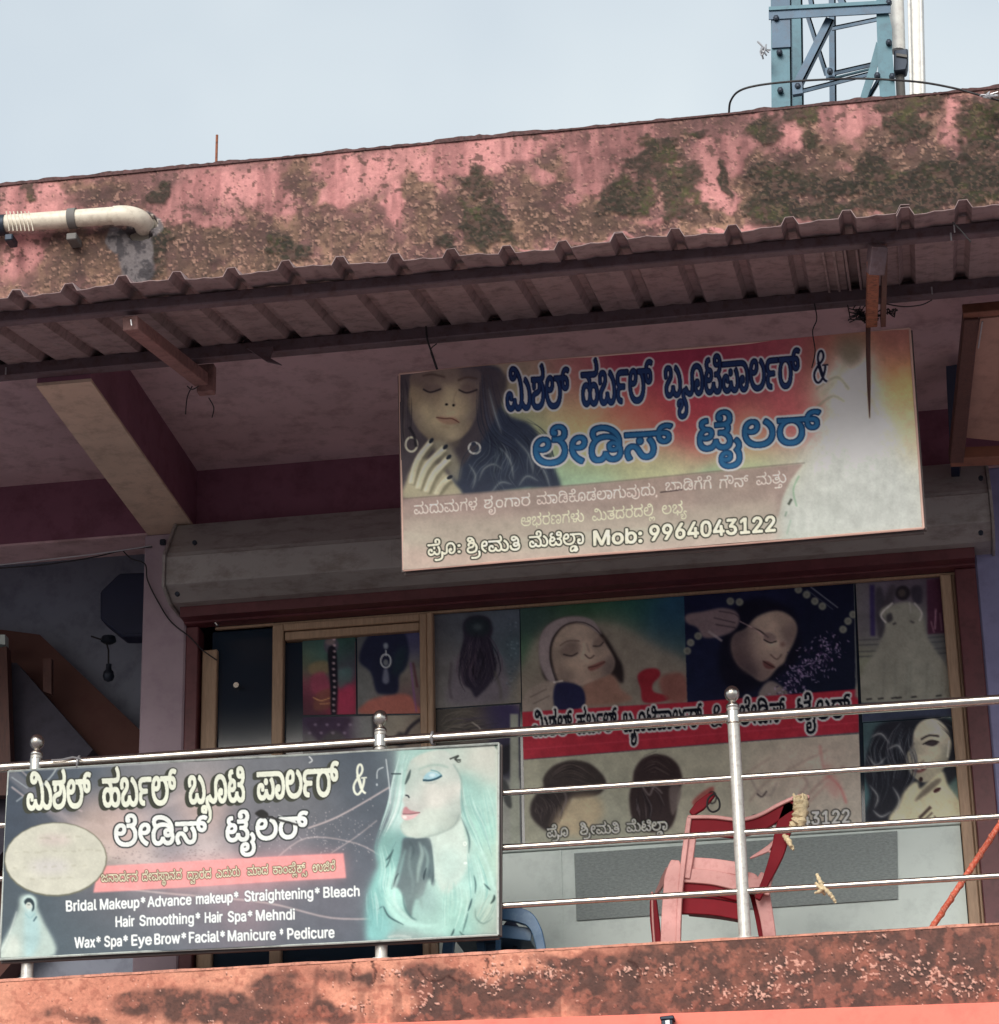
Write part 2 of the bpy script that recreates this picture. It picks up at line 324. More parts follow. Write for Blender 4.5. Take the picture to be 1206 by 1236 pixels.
def roof_col(P, u, v):
    px, py = to_px(P); X, Z = P[..., 0], P[..., 2]
    wx = (fbm(X, Z, 9, 4, 3)-.5)*52; wy = (fbm(X, Z, 9, 4, 9)-.5)*42
    qx, qy = px+wx, py+wy
    n1 = fbm(X, Z, 14, 5, 21); n2 = fbm(X, Z, 42, 4, 31); n3 = fbm(X, Z, 90, 3, 41); st = fbm(X*1.0, Z*.16, 22, 4, 51)
    cl = blobs(qx, qy, CLEAN); mo = blobs(qx, qy, MOSS); gr = blobs(qx, qy, GRIME)
    pink = srgb((190,132,130)); pink2 = srgb((170,112,112)); ochre = srgb((150,118,98)); mauve = srgb((116,82,80)); brown = srgb((76,56,50)); moss = srgb((44,44,30)); mossg = srgb((74,80,38)); pale = srgb((216,170,150)); dark = srgb((34,28,28))
    C = pink*(.86+.3*n1)[..., None]+0
    def mixc(C, c, m): m = np.clip(m, 0, 1)[..., None]; return C*(1-m)+c*m
    C = mixc(C, pink2, sstep(.5, .65, st)*.7)
    tone = fbm(X, Z, 3.2, 3, 55)
    half = sstep(.35, .6, (1-cl)*.6+.4*(tone-.3)+.25*(n1-.5))                # faded, stained paint
    C = mixc(C, mixc(np.broadcast_to(srgb((150,104,100)), C.shape), srgb((126,90,88)), sstep(.42, .6, tone)), half*.85)
    rough = sstep(.46, .72, (1-cl)*.42+.42*gr+.5*(n1-.35)+.25*sstep(0, .7, (ZT-Z)/.75))   # exposed, crumbling plaster
    grain = mixc(np.broadcast_to(ochre*.8, C.shape), mauve, sstep(.42, .6, fbm(X, Z, 11, 4, 61)))
    grain = mixc(grain, ochre*1.15, sstep(.55, .72, fbm(X, Z, 20, 4, 67))*.8)
    grain = mixc(grain, brown, sstep(.52, .68, n2)*.6)
    C = mixc(C, grain, rough*.92)
    C = mixc(C, brown*1.15, sstep(.5, .9, gr*.85+n1*.4)*.6*(1-cl*.8))
    wid = fbm(X, Z*.05, 13, 3, 57); run = fbm(X, Z*.12, 40, 3, 58)
    C = mixc(C, srgb((92,66,66)), sstep(.52, .66, wid)*sstep(.35, .6, run)*.55*np.exp(-(ZT-Z)/.35))
    C = mixc(C, mauve, sstep(.56, .72, st)*.4)
    mm = sstep(.28, .62, mo*1.0+.7*(n1-.5)+.5*(n2-.5)+.2*(n3-.5))
    mc = mixc(np.broadcast_to(moss, C.shape), mossg, sstep(.5, .7, fbm(X, Z, 12, 3, 71))*.6)
    mc = mixc(mc, brown, sstep(.5, .62, n3)*.6)
    C = mixc(C, mc*.9, mm*.92)
    dk_ = fbm(X, Z, 2.3, 4, 59); C = C*(1-.34*sstep(.42, .66, dk_)-.16*sstep(.45, .6, n1))[..., None]
    C = mixc(C, srgb((60,50,46)), sstep(.3, .8, mo*.6+gr*.5+.6*(n1-.5))*.38*(1-mm))
    # flakes: small pale chips with shade painted along their lower edges, thick along the crumbled band
    ch = sstep(.66, .73, fbm(X, Z, 84, 3, 81)+.05*rough-.1*cl); C = mixc(C, pale*.85, ch*.3*(1-.7*mm))
    lip = sstep(.65, .72, fbm(X+.003, Z+.007, 84, 3, 81)+.05*rough-.1*cl)*(1-ch); C = mixc(C, dark, lip*.6)
    # small specks of missing paint within the clean patches
    C = mixc(C, brown, sstep(.70, .76, fbm(X, Z, 48, 3, 91)+.08*(1-cl))*.8)
    # drip stains below the coping and a dark capillary line on top
    top = sstep(26, 0, (P00z(P)-Z)*300)
    C = mixc(C, dark*1.4, sstep(.0, .035, .03-(P00z(P)-Z)-(.02*n2))*.9)
    C = mixc(C, mauve*.8, top*.35*sstep(.4, .6, st))
    # grey cement repair round the pipe
    cem = sstep(.35, .5, blobs(qx*.35+px*.65, qy*.35+py*.65, [(165,310,26,44),(178,270,22,18),(140,290,16,18)])+.12*(n2-.5))
    cc = mixc(np.broadcast_to(srgb((98,92,94)), C.shape), srgb((58,54,58)), sstep(.45, .62, n2)); cc = mixc(cc, srgb((190,180,172)), sstep(.62, .7, n3)*sstep(290, 262, py))
    C = mixc(C, cc, cem)
    hole = sstep(.4, .6, blobs(px, py, [(182,268,9,9),(168,283,18,7)])+.3*(n2-.5)); C = mixc(C, dark, hole*.8)
    disp = .006*(n1-.5)+rough*(.005*(n2-.5)+.0028*(n3-.5)-.003)+mm*(.004+.006*(n3-.4))+ch*.0007-lip*.001-hole*.02
    edge = np.exp(-((P00z(P)-Z)/.03)**2)
    return np.clip(C*1.04, .004, .9), disp
ZT = 6.928
def P00z(P): return ZT
rp = [np.array(q, float) for q in ((-3.2,YR,ZT),(3.2,YR,ZT),(-3.2,YR,6.13),(3.2,YR,6.13))]
grid_obj('roof_parapet', *rp, 1260, 168, MT['attr_wall'], bld, roof_col)
# coping with an uneven broken edge, body of the parapet
xs = np.linspace(-3.2, 3.2, 640); zt = ZT+(fbm(xs, xs*0, 10, 5, 5)-.5)*.022+(vnoise(xs*60, xs*0, 8)-.5)*.006
V = []; 
for x, z in zip(xs, zt): V += [(x, YR-.006, ZT-.012), (x, YR-.007, z), (x, YR+.13, z+.004), (x, YR+.14, ZS+.2)]
F = [(4*i+k, 4*i+4+k, 4*i+5+k, 4*i+1+k) for i in range(len(xs)-1) for k in range(3)]
mesh('parapet_coping', V, F, material('blackened_coping', (92,66,66), .95, var=.3, scale=30, bump=.8, dirt=(46,40,38), dirt_amt=.8), bld)
MB().box(-3.2, 3.2, YR+.020, YR+.12, 6.29, ZT-.02).build('parapet_core', MT['concrete'], bld)
for xx in ((XL, -3.2), (3.2, XR)): MB().box(*xx, YR, YR+.13, 6.13, ZT).build('parapet_end', MT['soffit'], bld)

# ---- balcony curb
CL2 = [(60,1205,100,26),(150,1190,90,12),(30,1225,80,20),(260,1180,70,10),(440,1170,40,14),(480,1180,40,18),(470,1215,30,20),(590,1165,60,12),(420,1185,30,26),(560,1165,30,8),(360,1185,30,8),(720,1175,20,8)]
DK2 = [(430,1180,60,20),(300,1225,80,16),(90,1228,50,8),(520,1225,80,14),(680,1160,50,8),(240,1215,90,22),(170,1210,40,14),(330,1195,50,24),(400,1225,50,18),(540,1195,60,34),(510,1175,30,14),(640,1195,60,30),(600,1215,50,20),(740,1200,60,34),(700,1185,40,20),(800,1190,50,36),(860,1185,60,40),(940,1185,80,44),(1030,1175,80,44),(1110,1175,80,40),(1190,1165,60,40),(1060,1200,60,20)]
SPK = [(515,1205,22,20),(480,1175,20,8),(600,1180,30,18),(1060,1165,60,26),(930,1195,60,20),(1130,1180,50,26),(780,1170,50,10),(1150,1190,60,20),(430,1215,20,10),(950,1165,40,16),(660,1175,40,14),(880,1200,40,16)]
ZC = 3.893
def curb_col(P, u, v):
    px, py = to_px(P); X, Z = P[..., 0], P[..., 2]
    wx = (fbm(X, Z, 10, 4, 103)-.5)*50; wy = (fbm(X, Z, 10, 4, 109)-.5)*26
    n1 = fbm(X, Z, 16, 5, 121); n2 = fbm(X, Z, 46, 4, 131); n3 = fbm(X, Z, 95, 3, 141); nl = fbm(X, Z, 5, 4, 151)
    def mixc(C, c, m): m = np.clip(m, 0, 1)[..., None]; return C*(1-m)+c*m
    cl = blobs(px+wx, py+wy, CL2); dk = blobs(px+wx, py+wy, DK2); sp = blobs(px+wx*.5, py+wy*.5, SPK)
    C = srgb((209,144,121))*(.86+.28*n1)[..., None]; C = mixc(C, srgb((192,122,102)), sstep(.45, .65, nl)*.6)
    right = sstep(600, 900, px)*.38
    d = sstep(.26, .62, dk*1.0+right-cl*.45+.5*(n1-.5)+.45*(nl-.5)+.25*(n2-.5))
    dc = mixc(np.broadcast_to(srgb((96,66,60)), C.shape), srgb((128,82,70)), sstep(.42, .62, nl)); dc = mixc(dc, srgb((60,48,46)), sstep(.44, .6, n1)*.75)
    dc = mixc(dc, srgb((56,44,44)), sstep(.55, .66, n3)*.5)
    C = mixc(C, srgb((150,98,84)), sstep(.1, .5, dk+right-cl*.3+.5*(nl-.5))*.6)
    C = mixc(C, dc, d*.93)
    C = mixc(C, srgb((150,86,72)), sstep(.55, .68, n2)*.5*(1-d))
    run = fbm(X, Z*.15, 26, 3, 158); C = mixc(C, srgb((74,54,50)), sstep(.52, .68, run)*sstep(.2, .75, (ZC-Z)/.3+.3)*.45*sstep(120, 420, px))
    ch = sstep(.80, .84, fbm(X, Z, 105, 3, 161)+.24*sp-.02); C = mixc(C, srgb((226,176,160)), ch*.85)
    lip = sstep(.80, .84, fbm(X+.002, Z+.006, 105, 3, 161)+.24*sp-.02)*(1-ch); C = mixc(C, srgb((38,30,30)), lip*.8)  # chips repeated lower in dark colour, as painted shade under their edges
    pe = sstep(.58, .66, fbm(X, Z, 30, 4, 171)+.1*sp); C = mixc(C, srgb((190,116,98)), pe*.3*d)
    # cracks
    ck = np.zeros_like(px)
    for pts in (((449,1160),(453,1175),(450,1188)),((428,1162),(424,1172),(426,1182)),((588,1158),(589,1168)),((760,1160),(775,1172),(770,1184)),((505,1170),(512,1180),(524,1186),(540,1180),(556,1186))):
        for (a, b), (c, e) in zip(pts, pts[1:]):
            t = np.clip(((px-a)*(c-a)+(py-b)*(e-b))/((c-a)**2+(e-b)**2), 0, 1); dd = np.hypot(px-a-t*(c-a)+(n3-.5)*6, py-b-t*(e-b)+(n2-.5)*6); ck = np.maximum(ck, sstep(2.2, .8, dd))
    C = mixc(C, srgb((60,34,32)), ck*.8)
    disp = .005*(n1-.5)+d*(.004*(n2-.5))+ch*.003-lip*.002-ck*.004+pe*.002
    return np.clip(C, .004, .9), disp
cp = [np.array(q, float) for q in ((-2.7,-.04,ZC),(2.7,-.04,ZC),(-2.7,-.04,3.55),(2.7,-.04,3.55))]
grid_obj('balcony_curb', *cp, 1260, 92, MT['attr_wall'], bld, curb_col)
xs = np.linspace(-2.7, 2.7, 420); zt = ZC+(fbm(xs, xs*0, 8, 4, 15)-.5)*.010
V = []
for x, z in zip(xs, zt): V += [(x, -.043, ZC-.008), (x, -.044, z), (x, -.035, z+.003), (x, .09, z+.003), (x, .09, 3.5)]
F = [(5*i+k, 5*i+5+k, 5*i+6+k, 5*i+1+k) for i in range(len(xs)-1) for k in range(4)]
mesh('curb_top', V, F, material('worn_curb_top', (214,150,130), .9, var=.25, scale=20, bump=.5, dirt=(100,70,64), dirt_amt=.6), bld)
MB().box(-2.7, 2.7, -.025, .085, 3.40, ZC-.01).build('curb_core', MT['concrete'], bld)
for xx in ((XL, -2.7), (2.7, XR)): MB().box(*xx, -.04, .09, 3.4, ZC).build('curb_end', MT['soffit'], bld)
# salmon ledge under the curb, its edge rising slowly to the right
a, b = at(300, 1240, Y=-.12), at(1260, 1207.5, Y=-.12)
MB().hexa([(a[0],-.12,a[2]-.25),(b[0],-.12,b[2]-.25),(b[0],.02,b[2]-.25),(a[0],.02,a[2]-.25),(a[0],-.12,a[2]),(b[0],-.12,b[2]),(b[0],.02,b[2]+.004),(a[0],.02,a[2]+.004)]).build('sunshade_ledge', MT['salmon'], bld, bevel=.006)

# ---- shop front: rolling shutter box, frames, glass
shb = thing('rolling_shutter_box', at(690, 693, Y=.7), 'long dull beige metal rolling shutter box above the shop windows', 'shutter box')
xa, xb = at(200, 680, Y=.64)[0], at(1196, 620, Y=.64)[0]
prof = [(.90,6.012),(.80,6.012),(.66,5.83),(.655,5.812),(.64,5.808),(.64,5.683),(.652,5.678),(.668,5.672),(.75,5.64),(.90,5.64)]
MB().prism(prof, xa, xb).build('housing', MT['shutter'], shb, bevel=.003)
for x0, x1 in ((xa-.012, xa), (xb, xb+.012)):
    MB().prism([(.9,6.016),(.79,6.016),(.63,5.815),(.63,5.672),(.74,5.63),(.9,5.63)], x0, x1).build('end_plate', MT['shutter'], shb, bevel=.002)
for xq in (470, 760, 970):
    X = at(xq, 650, Y=.64)[0]; MB().box(X, X+.010, .638, .642, 5.69, 5.80).build('seam_strip', MT['shutter'], shb)
for q in ((1184,577),(1184,643),(235,655),(214,717)):
    p = at(*q, Y=.63); MB().lathe((p[0],.625,p[2]), [(.010,0),(.010,.012),(.005,.014)], 10, 'y').build('bolt', MT['bolt'], shb)

# maroon head member under the box
MB().box(-1.4995, 1.7995, .86, .93, 5.587, 5.64).build('window_head', MT['maroon'], bld, bevel=.004)
MB().box(-1.4995, 1.7995, .80, .86, 5.64-.045, 5.64).build('shutter_guide_head', MT['maroon'], bld)
MB().box(-1.38, 1.72, .93, .945, 5.576, 5.586).build('window_head_bead', MT['wood'], bld)
YF = .95; ZF = 3.52; ZH = 5.585
def frame_bar(name, xL, xR, mat, par, y0=YF-.03, y1=YF+.02, z0=ZF, z1=ZH-.009, bev=.004):
    return MB().box(xL, xR, y0, y1, z0, z1).build(name, mat, par, bevel=bev)
door = thing('shop_door', (-.8, YF, ZF), 'cream wooden framed glass door panel with bridal hair posters, behind the balcony sign', 'door')
fx = thing('shop_window', (.6, YF, ZF), 'wide fixed shop window with frosted lower panels and a large salon banner', 'window')
frame_bar('outer_frame', -1.499, -1.445, MT['maroon'], bld, y0=.90, y1=1.0, z1=5.586)
frame_bar('outer_frame', -1.437, -1.372, MT['wood'], bld, y0=.935, z1=5.49)
frame_bar('outer_frame', 1.715, 1.7995, MT['maroon'], bld, y0=.89, y1=1.0, z1=5.586)
frame_bar('door_glass', -1.40, -1.13, MT['glass'], door, y0=YF+.012, y1=YF+.02, bev=0)
frame_bar('stile', -1.130, -1.083, MT['wood'], door)
frame_bar('stile', -.502, -.470, MT['wood'], door)
frame_bar('stile', -.468, -.444, MT['wood'], door, y0=YF-.045)
MB().box(-1.083, -.502, YF-.03, YF+.02, 5.545, ZH-.009).build('top_rail', MT['wood'], door, bevel=.003)
MB().box(-1.079, -.504, YF-.022, YF+.02, 5.505, 5.541).build('top_rail', MT['wood'], door, bevel=.003)
frame_bar('door_glass', -1.083, -.502, MT['glass'], door, y0=YF+.006, y1=YF+.014, z1=5.50, bev=0)
p = at(95+0, 690, Y=.9)
# handle seen as a small bright knob in the dark pane, hinge clip at the top
k = at(286, 828, Y=YF-.02); MB().lathe((k[0], YF-.035, k[2]), [(.012,0),(.016,.014),(.008,.03),(.008,.045)], 12, 'y').build('knob', MT['steel'], door, smooth=True)
c0, c1 = at(257, 747, Y=.88), at(263, 755, Y=.88); MB().tube([c0, c1], .007, 8).build('latch', MT['steel'], door, smooth=True)
# fixed window
frame_bar('stile', 1.655, 1.700, MT['wood'], fx, y0=YF-.035)
frame_bar('stile', 1.7005, 1.7145, MT['wood'], fx, y0=YF-.02)
ZM = at(640, 1024, Y=YF)[2]
MB().box(-.444, 1.655, YF+.008, YF+.016, ZM, ZH-.01).build('pane', MT['glass'], fx)
MB().box(-.444, 1.655, YF-.008, YF+.02, ZM-.012, ZM+.012).build('transom', MT['frost'], fx, bevel=.003)
xj = [-.444, at(678, 1080, Y=YF)[0], at(890, 1080, Y=YF)[0], 1.655]
for i in range(3): MB().box(xj[i]+.004, xj[i+1]-.004, YF+.004, YF+.018, ZF, ZM-.013).build('frosted_panel', MT['frost'], fx)
for i in (1, 2): MB().box(xj[i]-.004, xj[i]+.004, YF, YF+.018, ZF, ZM-.013).build('panel_bead', MT['frost'], fx)
# open door leaf edge and drapes seen below the sign, left
q0, q1 = at(255, 1160, Y=YF)[0], at(330, 1160, Y=YF)[0]
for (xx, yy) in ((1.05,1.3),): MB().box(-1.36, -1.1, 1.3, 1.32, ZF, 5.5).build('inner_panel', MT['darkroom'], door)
# woven film squares on the frosted panels
f0, f1, f2, f3 = at(693,1030,Y=YF-.004), at(1083,1003,Y=YF-.004), at(1084,1085,Y=YF-.004), at(696,1111,Y=YF-.004)
fl = MB().plate([f0, f1, f2, f3], (0, .004, 0)).build('window_film', MT['film']); tag(fl, 'dark grey woven film rectangle stuck on the frosted lower window panels', 'window film')
GLYPHS = [
6,2,16,543,-12,-142,0,-210,60,-116,114,1,81,0,76,114,116,214,65,151,0,164,0,208,-68,102,-115,1,-73,0,-74,-112,-116,-214,-66,13,547,63,166,0,150,102,1,78,0,84,-160,98,-147,0,-112,0,-140,-47,-64,-81,1,-51,0,-85,162,-98,10,1,93,871,-12,-266,0,-354,83,-176,146,1,94,0,81,108,112,186,59,117,0,88,0,128,-32,70,-60,1,
-42,0,-43,-78,-68,-154,-40,-113,0,-72,0,-116,22,-82,32,-27,16,49,66,18,-12,64,-31,94,-23,63,0,106,0,96,44,1,34,0,32,-72,35,-57,0,-118,0,-132,-93,1,-85,1,-4,0,-46,68,-87,152,-69,248,-40,181,0,188,0,234,36,110,61,1,37,0,29,-60,33,-55,10,-8,2,-20,14,-9,1,-122,24,-152,67,1,58,0,58,174,64,135,0,116,0,144,-41,
68,-64,1,-37,0,-46,-98,-69,-69,-23,-64,-22,-156,-20,-131,0,-403,0,1,76,555,0,50,4,94,28,64,45,1,27,0,30,-84,43,-83,0,-70,0,-78,-35,1,-27,0,-32,102,-43,93,-20,28,-6,68,-13,27,-10,52,-18,64,-55,1,-39,0,-39,-66,-74,-160,-60,-272,-35,13,1,109,1933,-12,-104,0,-172,30,-53,29,-40,22,-52,53,-26,79,1,60,1,75,0,48,
-28,60,-29,16,-22,13,-66,13,-43,0,-72,0,-86,-28,-38,-52,1,-35,0,-36,10,-49,10,-46,1,-31,0,-71,-120,-99,-218,-51,-147,0,-176,0,-250,82,-132,145,1,96,0,80,108,113,186,59,117,0,88,0,128,-32,70,-60,1,-42,0,-43,-78,-68,-154,-40,-113,0,-72,0,-116,22,-82,32,-27,16,49,66,18,-12,64,-31,94,-23,63,0,106,0,96,44,1,34,0,
32,-72,35,-57,0,-118,0,-136,-94,1,-84,1,-4,0,-50,46,-88,96,-68,156,-38,109,0,126,0,138,42,54,68,1,39,0,31,-10,52,-10,50,1,26,0,60,88,84,164,44,115,0,74,0,112,-19,45,-20,40,-17,50,-48,26,-71,1,-52,1,-82,0,-62,44,-70,45,-22,34,-16,98,-17,67,0,86,0,122,33,66,69,1,53,0,57,-70,97,-142,85,-105,37,115,67,128,
-49,162,-107,78,-119,1,-69,0,-72,-104,-105,-196,-56,17,1,62,1151,-12,-102,0,-128,26,-88,51,-43,36,63,4,-52,-48,-118,-50,-142,-19,-89,0,-112,0,-178,44,-100,80,1,55,0,44,72,71,136,42,97,0,106,0,128,-50,1,-43,0,-16,-12,-32,-13,-11,-135,6,4,8,8,17,1,7,0,22,-48,22,-41,0,-62,0,-82,-43,1,-41,0,-45,124,-58,129,0,138,
0,128,70,11,58,153,0,10,-67,138,-61,97,0,108,0,92,77,1,62,0,73,-132,110,-238,74,-314,37,-183,0,21,83,206,-2,326,-39,242,-70,160,-93,78,-111,1,-61,0,-77,-98,-97,-160,-45,25,1,51,653,476,-88,0,-124,-41,-84,-68,-27,-43,-16,-25,-20,-62,-10,-78,1,-49,1,-110,-181,0,1,127,0,79,50,140,128,110,119,33,35,-15,-335,0,1,
77,679,0,108,0,88,10,23,8,26,10,18,25,1,14,0,33,-64,63,-65,33,131,43,94,-52,68,-83,1,-43,0,-39,-72,-58,-122,-34,-79,-4,13,4,114,-42,112,-111,36,-129,1,-69,1,-130,-181,0,1,110,0,50,-12,83,-22,68,-19,25,-48,65,-142,75,30,2,72,1123,-12,-122,0,-170,53,-69,63,63,0,-46,-45,-110,-50,-138,-21,-91,0,-112,0,-152,43,
-74,68,1,37,0,43,66,62,124,53,87,27,76,25,92,44,1,32,0,21,-32,31,-70,16,-59,0,-86,0,-80,-37,1,-31,0,-16,20,-29,21,-14,-139,-31,-32,25,-30,49,1,25,0,35,72,60,146,37,113,0,124,0,140,-42,56,-64,1,-34,0,-36,-60,-57,-114,-50,-79,-26,-92,-30,-94,-46,1,-37,0,-39,104,-35,81,0,134,0,128,70,9,58,153,0,10,-67,146,
-61,99,0,112,0,92,53,1,35,0,29,-46,51,-39,22,143,46,48,-30,60,-78,1,-44,0,-47,-78,-74,-162,-42,23,1035,311,-116,0,-172,38,-118,58,-35,31,-35,31,77,42,104,-73,196,-53,89,0,88,0,102,38,1,41,0,22,-22,42,-13,12,157,23,18,-16,26,-54,1,-25,0,-49,-80,-71,-150,-37,35,2,70,433,-12,-156,0,-192,116,1,116,0,62,70,104,
140,79,101,22,31,-13,-339,0,1,77,953,0,106,0,90,10,21,8,28,10,16,25,1,14,0,33,-64,63,-65,33,131,43,94,-52,68,-83,1,-43,0,-19,-32,-55,-49,-22,-20,-9,-58,-16,-72,-11,-47,-3,7,11,70,-14,88,-48,42,-58,1,-31,0,-18,-10,-28,-15,-16,-4,-4,-20,-6,-3,-4,-34,-29,-124,-38,-87,0,-66,0,-110,23,-68,48,1,36,0,52,138,49,91,
0,68,0,94,-17,37,-13,90,-25,102,-101,1,-62,0,-59,-94,-88,-160,-49,-103,0,-136,0,-162,53,-69,63,65,5,-46,-51,-114,-52,-132,-18,39,455,67,100,0,116,67,19,50,153,0,20,-61,134,-56,91,0,60,0,102,24,62,52,1,42,0,38,-48,71,-98,47,-75,0,-42,0,-54,-21,1,-19,0,-22,52,-22,53,0,32,0,70,15,48,35,1,30,0,30,-62,51,-114,
38,-154,20,-91,0,-69,0,-124,0,-188,-38,-128,-69,-64,-94,1,-55,0,-83,108,-70,37,1,102,1205,-12,-158,0,-196,86,1,74,0,60,148,84,125,0,106,0,126,-50,1,-43,0,-16,-14,-33,-11,-10,-137,6,6,7,8,17,1,8,0,22,-46,22,-39,0,-50,0,-66,-36,1,-35,0,-38,96,-50,111,0,80,0,122,37,70,84,1,69,1,8,0,67,-72,100,-140,56,-101,0,
-118,0,-138,-67,-15,-60,-151,0,-16,65,-146,62,-123,0,-110,0,-108,-50,1,-42,0,-18,26,-33,29,-13,28,-13,94,-17,89,0,33,0,1,-70,-55,0,-86,0,-88,-12,-27,-13,-26,-10,-24,-31,1,-20,0,-31,74,-48,87,0,60,0,98,20,57,22,97,-61,-64,-25,-160,-31,-91,0,-164,0,-154,84,1,60,0,34,50,54,102,41,81,12,-3,-24,-74,17,-96,45,-46,
58,1,33,0,46,92,73,168,42,113,0,142,0,190,-54,73,-62,-57,1,40,39,108,51,144,25,95,0,150,0,208,-77,108,-138,1,-92,0,-58,-52,-98,-108,-72,-166,-40,38,2,79,617,-12,-138,0,-208,32,-136,59,-68,77,1,45,0,14,6,31,7,13,159,-11,-4,-10,-4,-18,1,-11,0,-26,34,-50,86,-41,150,-25,117,0,126,0,162,26,88,42,34,48,1,22,0,
23,-22,42,-27,17,-8,4,-16,5,-7,4,-38,16,-106,19,-73,0,-84,0,-72,-21,1,-20,0,-19,66,-21,65,0,68,0,90,27,46,48,1,31,0,39,-78,53,-106,30,-41,4,239,6,64,-21,72,-69,1,-47,0,-8,-2,-14,-1,-5,-11,-28,-24,-42,-110,-52,-142,-25,-73,0,-128,0,-148,57,1,55,0,31,60,49,130,29,105,0,74,0,126,-14,51,-13,6,-1,12,-3,12,-3,
7,-2,92,-27,88,-85,1,-47,0,-51,-66,-81,-136,-57,-208,-30,22,79,474,1,77,669,0,108,0,88,10,21,8,28,10,16,25,1,14,0,33,-64,63,-65,33,131,43,94,-52,68,-83,1,-43,0,-19,-30,-55,-51,-22,-50,-22,-138,-20,-115,0,40,2,48,433,-12,-156,0,-192,116,1,116,0,62,70,104,140,79,101,22,31,-13,-339,0,1,77,941,0,106,0,90,10,21,
8,28,10,16,25,1,14,0,33,-64,63,-65,33,131,43,94,-52,68,-83,1,-43,0,-19,-32,-55,-49,-22,-20,-9,-58,-16,-72,-11,-47,-3,3,6,86,-23,124,-78,68,-102,1,-60,0,-116,-194,-116,-161,0,-86,0,-126,23,-100,51,-45,42,65,5,-46,-51,-114,-52,-132,-18,24,455,67,100,0,124,70,11,58,153,0,10,-67,142,-61,83,0,96,0,112,68,1,82,0,
52,-62,94,-124,72,-186,41,-123,0,-33,0,-124,0,-188,-38,-128,-70,-64,-93,1,-56,0,-82,108,-70,42,1,67,967,-12,-106,0,-138,40,-94,63,-39,34,-50,44,-72,44,-62,16,-39,0,-68,0,-74,-43,1,-38,0,-32,56,-67,47,-32,-155,-31,-46,32,-60,84,1,43,0,47,80,72,136,41,85,0,124,0,144,-58,69,-60,46,-39,76,-54,94,-27,71,0,104,0,
86,73,1,50,0,70,-118,120,-198,81,-123,13,-667,0,1,77,851,0,108,0,86,10,23,8,26,10,18,25,1,14,0,33,-64,63,-65,33,131,43,94,-52,68,-83,1,-43,0,-19,-32,-55,-49,-22,-50,-22,-140,-20,-115,0,-47,0,115,9,102,-32,144,-88,76,-105,1,-60,0,-98,-194,-112,45,1,75,1115,-12,-78,0,-126,23,-104,52,-47,42,65,-1,-46,-45,-110,
-50,-138,-21,-91,0,-112,0,-152,43,-74,68,1,37,0,43,66,62,124,53,87,27,76,25,92,44,1,32,0,21,-32,31,-70,16,-59,0,-86,0,-80,-37,1,-31,0,-16,20,-29,21,-14,-139,-31,-32,25,-30,49,1,25,0,35,72,60,146,37,113,0,124,0,140,-43,58,-64,1,-33,0,-36,-62,-57,-114,-50,-79,-26,-92,-30,-94,-46,1,-37,0,-39,104,-35,81,0,134,
0,128,70,9,58,153,0,10,-67,146,-61,99,0,110,0,130,78,1,65,0,70,-98,106,-176,77,-117,25,87,77,136,-33,212,-100,122,-134,1,-83,0,-68,-96,-102,-184,-57,46,3,74,437,-12,-112,0,-152,43,-74,68,1,37,0,43,66,62,124,53,87,27,76,25,92,44,1,32,0,21,-32,31,-70,16,-59,0,-86,0,-80,-37,1,-31,0,-16,20,-29,21,-14,-139,-31,
-32,25,-30,49,1,25,0,35,72,60,146,37,113,0,124,0,140,-43,58,-64,1,-33,0,-36,-62,-57,-114,-50,-79,-26,-92,-30,-94,-46,1,-37,0,-39,104,-35,81,0,134,0,126,70,9,58,155,0,10,-67,146,-61,99,0,110,0,132,78,1,65,0,66,-102,107,-186,76,-123,18,277,6,94,-30,134,-79,72,-98,1,-61,0,-68,-98,-102,-184,-57,-131,0,-116,0,
-170,53,-69,64,65,-1,-46,-45,-110,-50,-138,-21,4,699,-144,17,159,155,0,17,-159,22,863,474,1,77,225,0,108,0,88,10,23,8,26,10,18,25,1,14,0,33,-64,63,-65,33,131,43,94,-52,68,-83,1,-43,0,-19,-32,-55,-49,-22,-52,-22,-138,-20,-113,0,47,3,60,453,-12,-112,0,-178,44,-100,80,1,55,0,44,72,71,136,42,97,0,106,0,128,-50,
1,-43,0,-16,-12,-32,-13,-11,-135,6,4,6,8,19,1,7,0,22,-48,22,-41,0,-62,0,-84,-43,1,-41,0,-45,126,-58,129,0,138,0,128,70,11,58,153,0,10,-67,138,-61,97,0,112,0,88,73,1,51,0,59,-82,99,-136,76,-164,46,-81,6,307,6,102,-32,144,-88,76,-105,1,-60,0,-72,-98,-93,-160,-45,-91,0,-102,0,-128,26,-88,51,-43,36,63,4,-52,
-48,-118,-50,-142,-19,22,63,474,1,77,1021,0,108,0,88,10,21,8,28,10,16,25,1,14,0,33,-64,63,-65,33,131,43,94,-52,68,-83,1,-43,0,-19,-30,-55,-51,-22,-50,-22,-138,-20,-115,0,23,1817,-12,-152,0,-228,77,-89,58,103,54,84,-53,174,-57,117,0,120,0,132,78,1,65,0,70,-100,106,-176,77,-115,25,87,77,136,-33,212,-100,122,-134,
1,-83,0,-65,-92,-103,-188,-59,49,2,40,653,-12,-162,0,-258,62,-148,119,1,86,0,57,62,88,112,66,79,22,37,-14,-287,0,1,77,713,0,108,0,88,10,23,8,26,10,18,25,1,14,0,33,-64,63,-65,33,131,43,94,-52,68,-83,1,-43,0,-19,-32,-55,-49,-22,-26,-12,-72,-19,-47,-5,-9,8,76,-24,106,-65,56,-86,1,-58,0,-78,-136,-120,-254,-69,
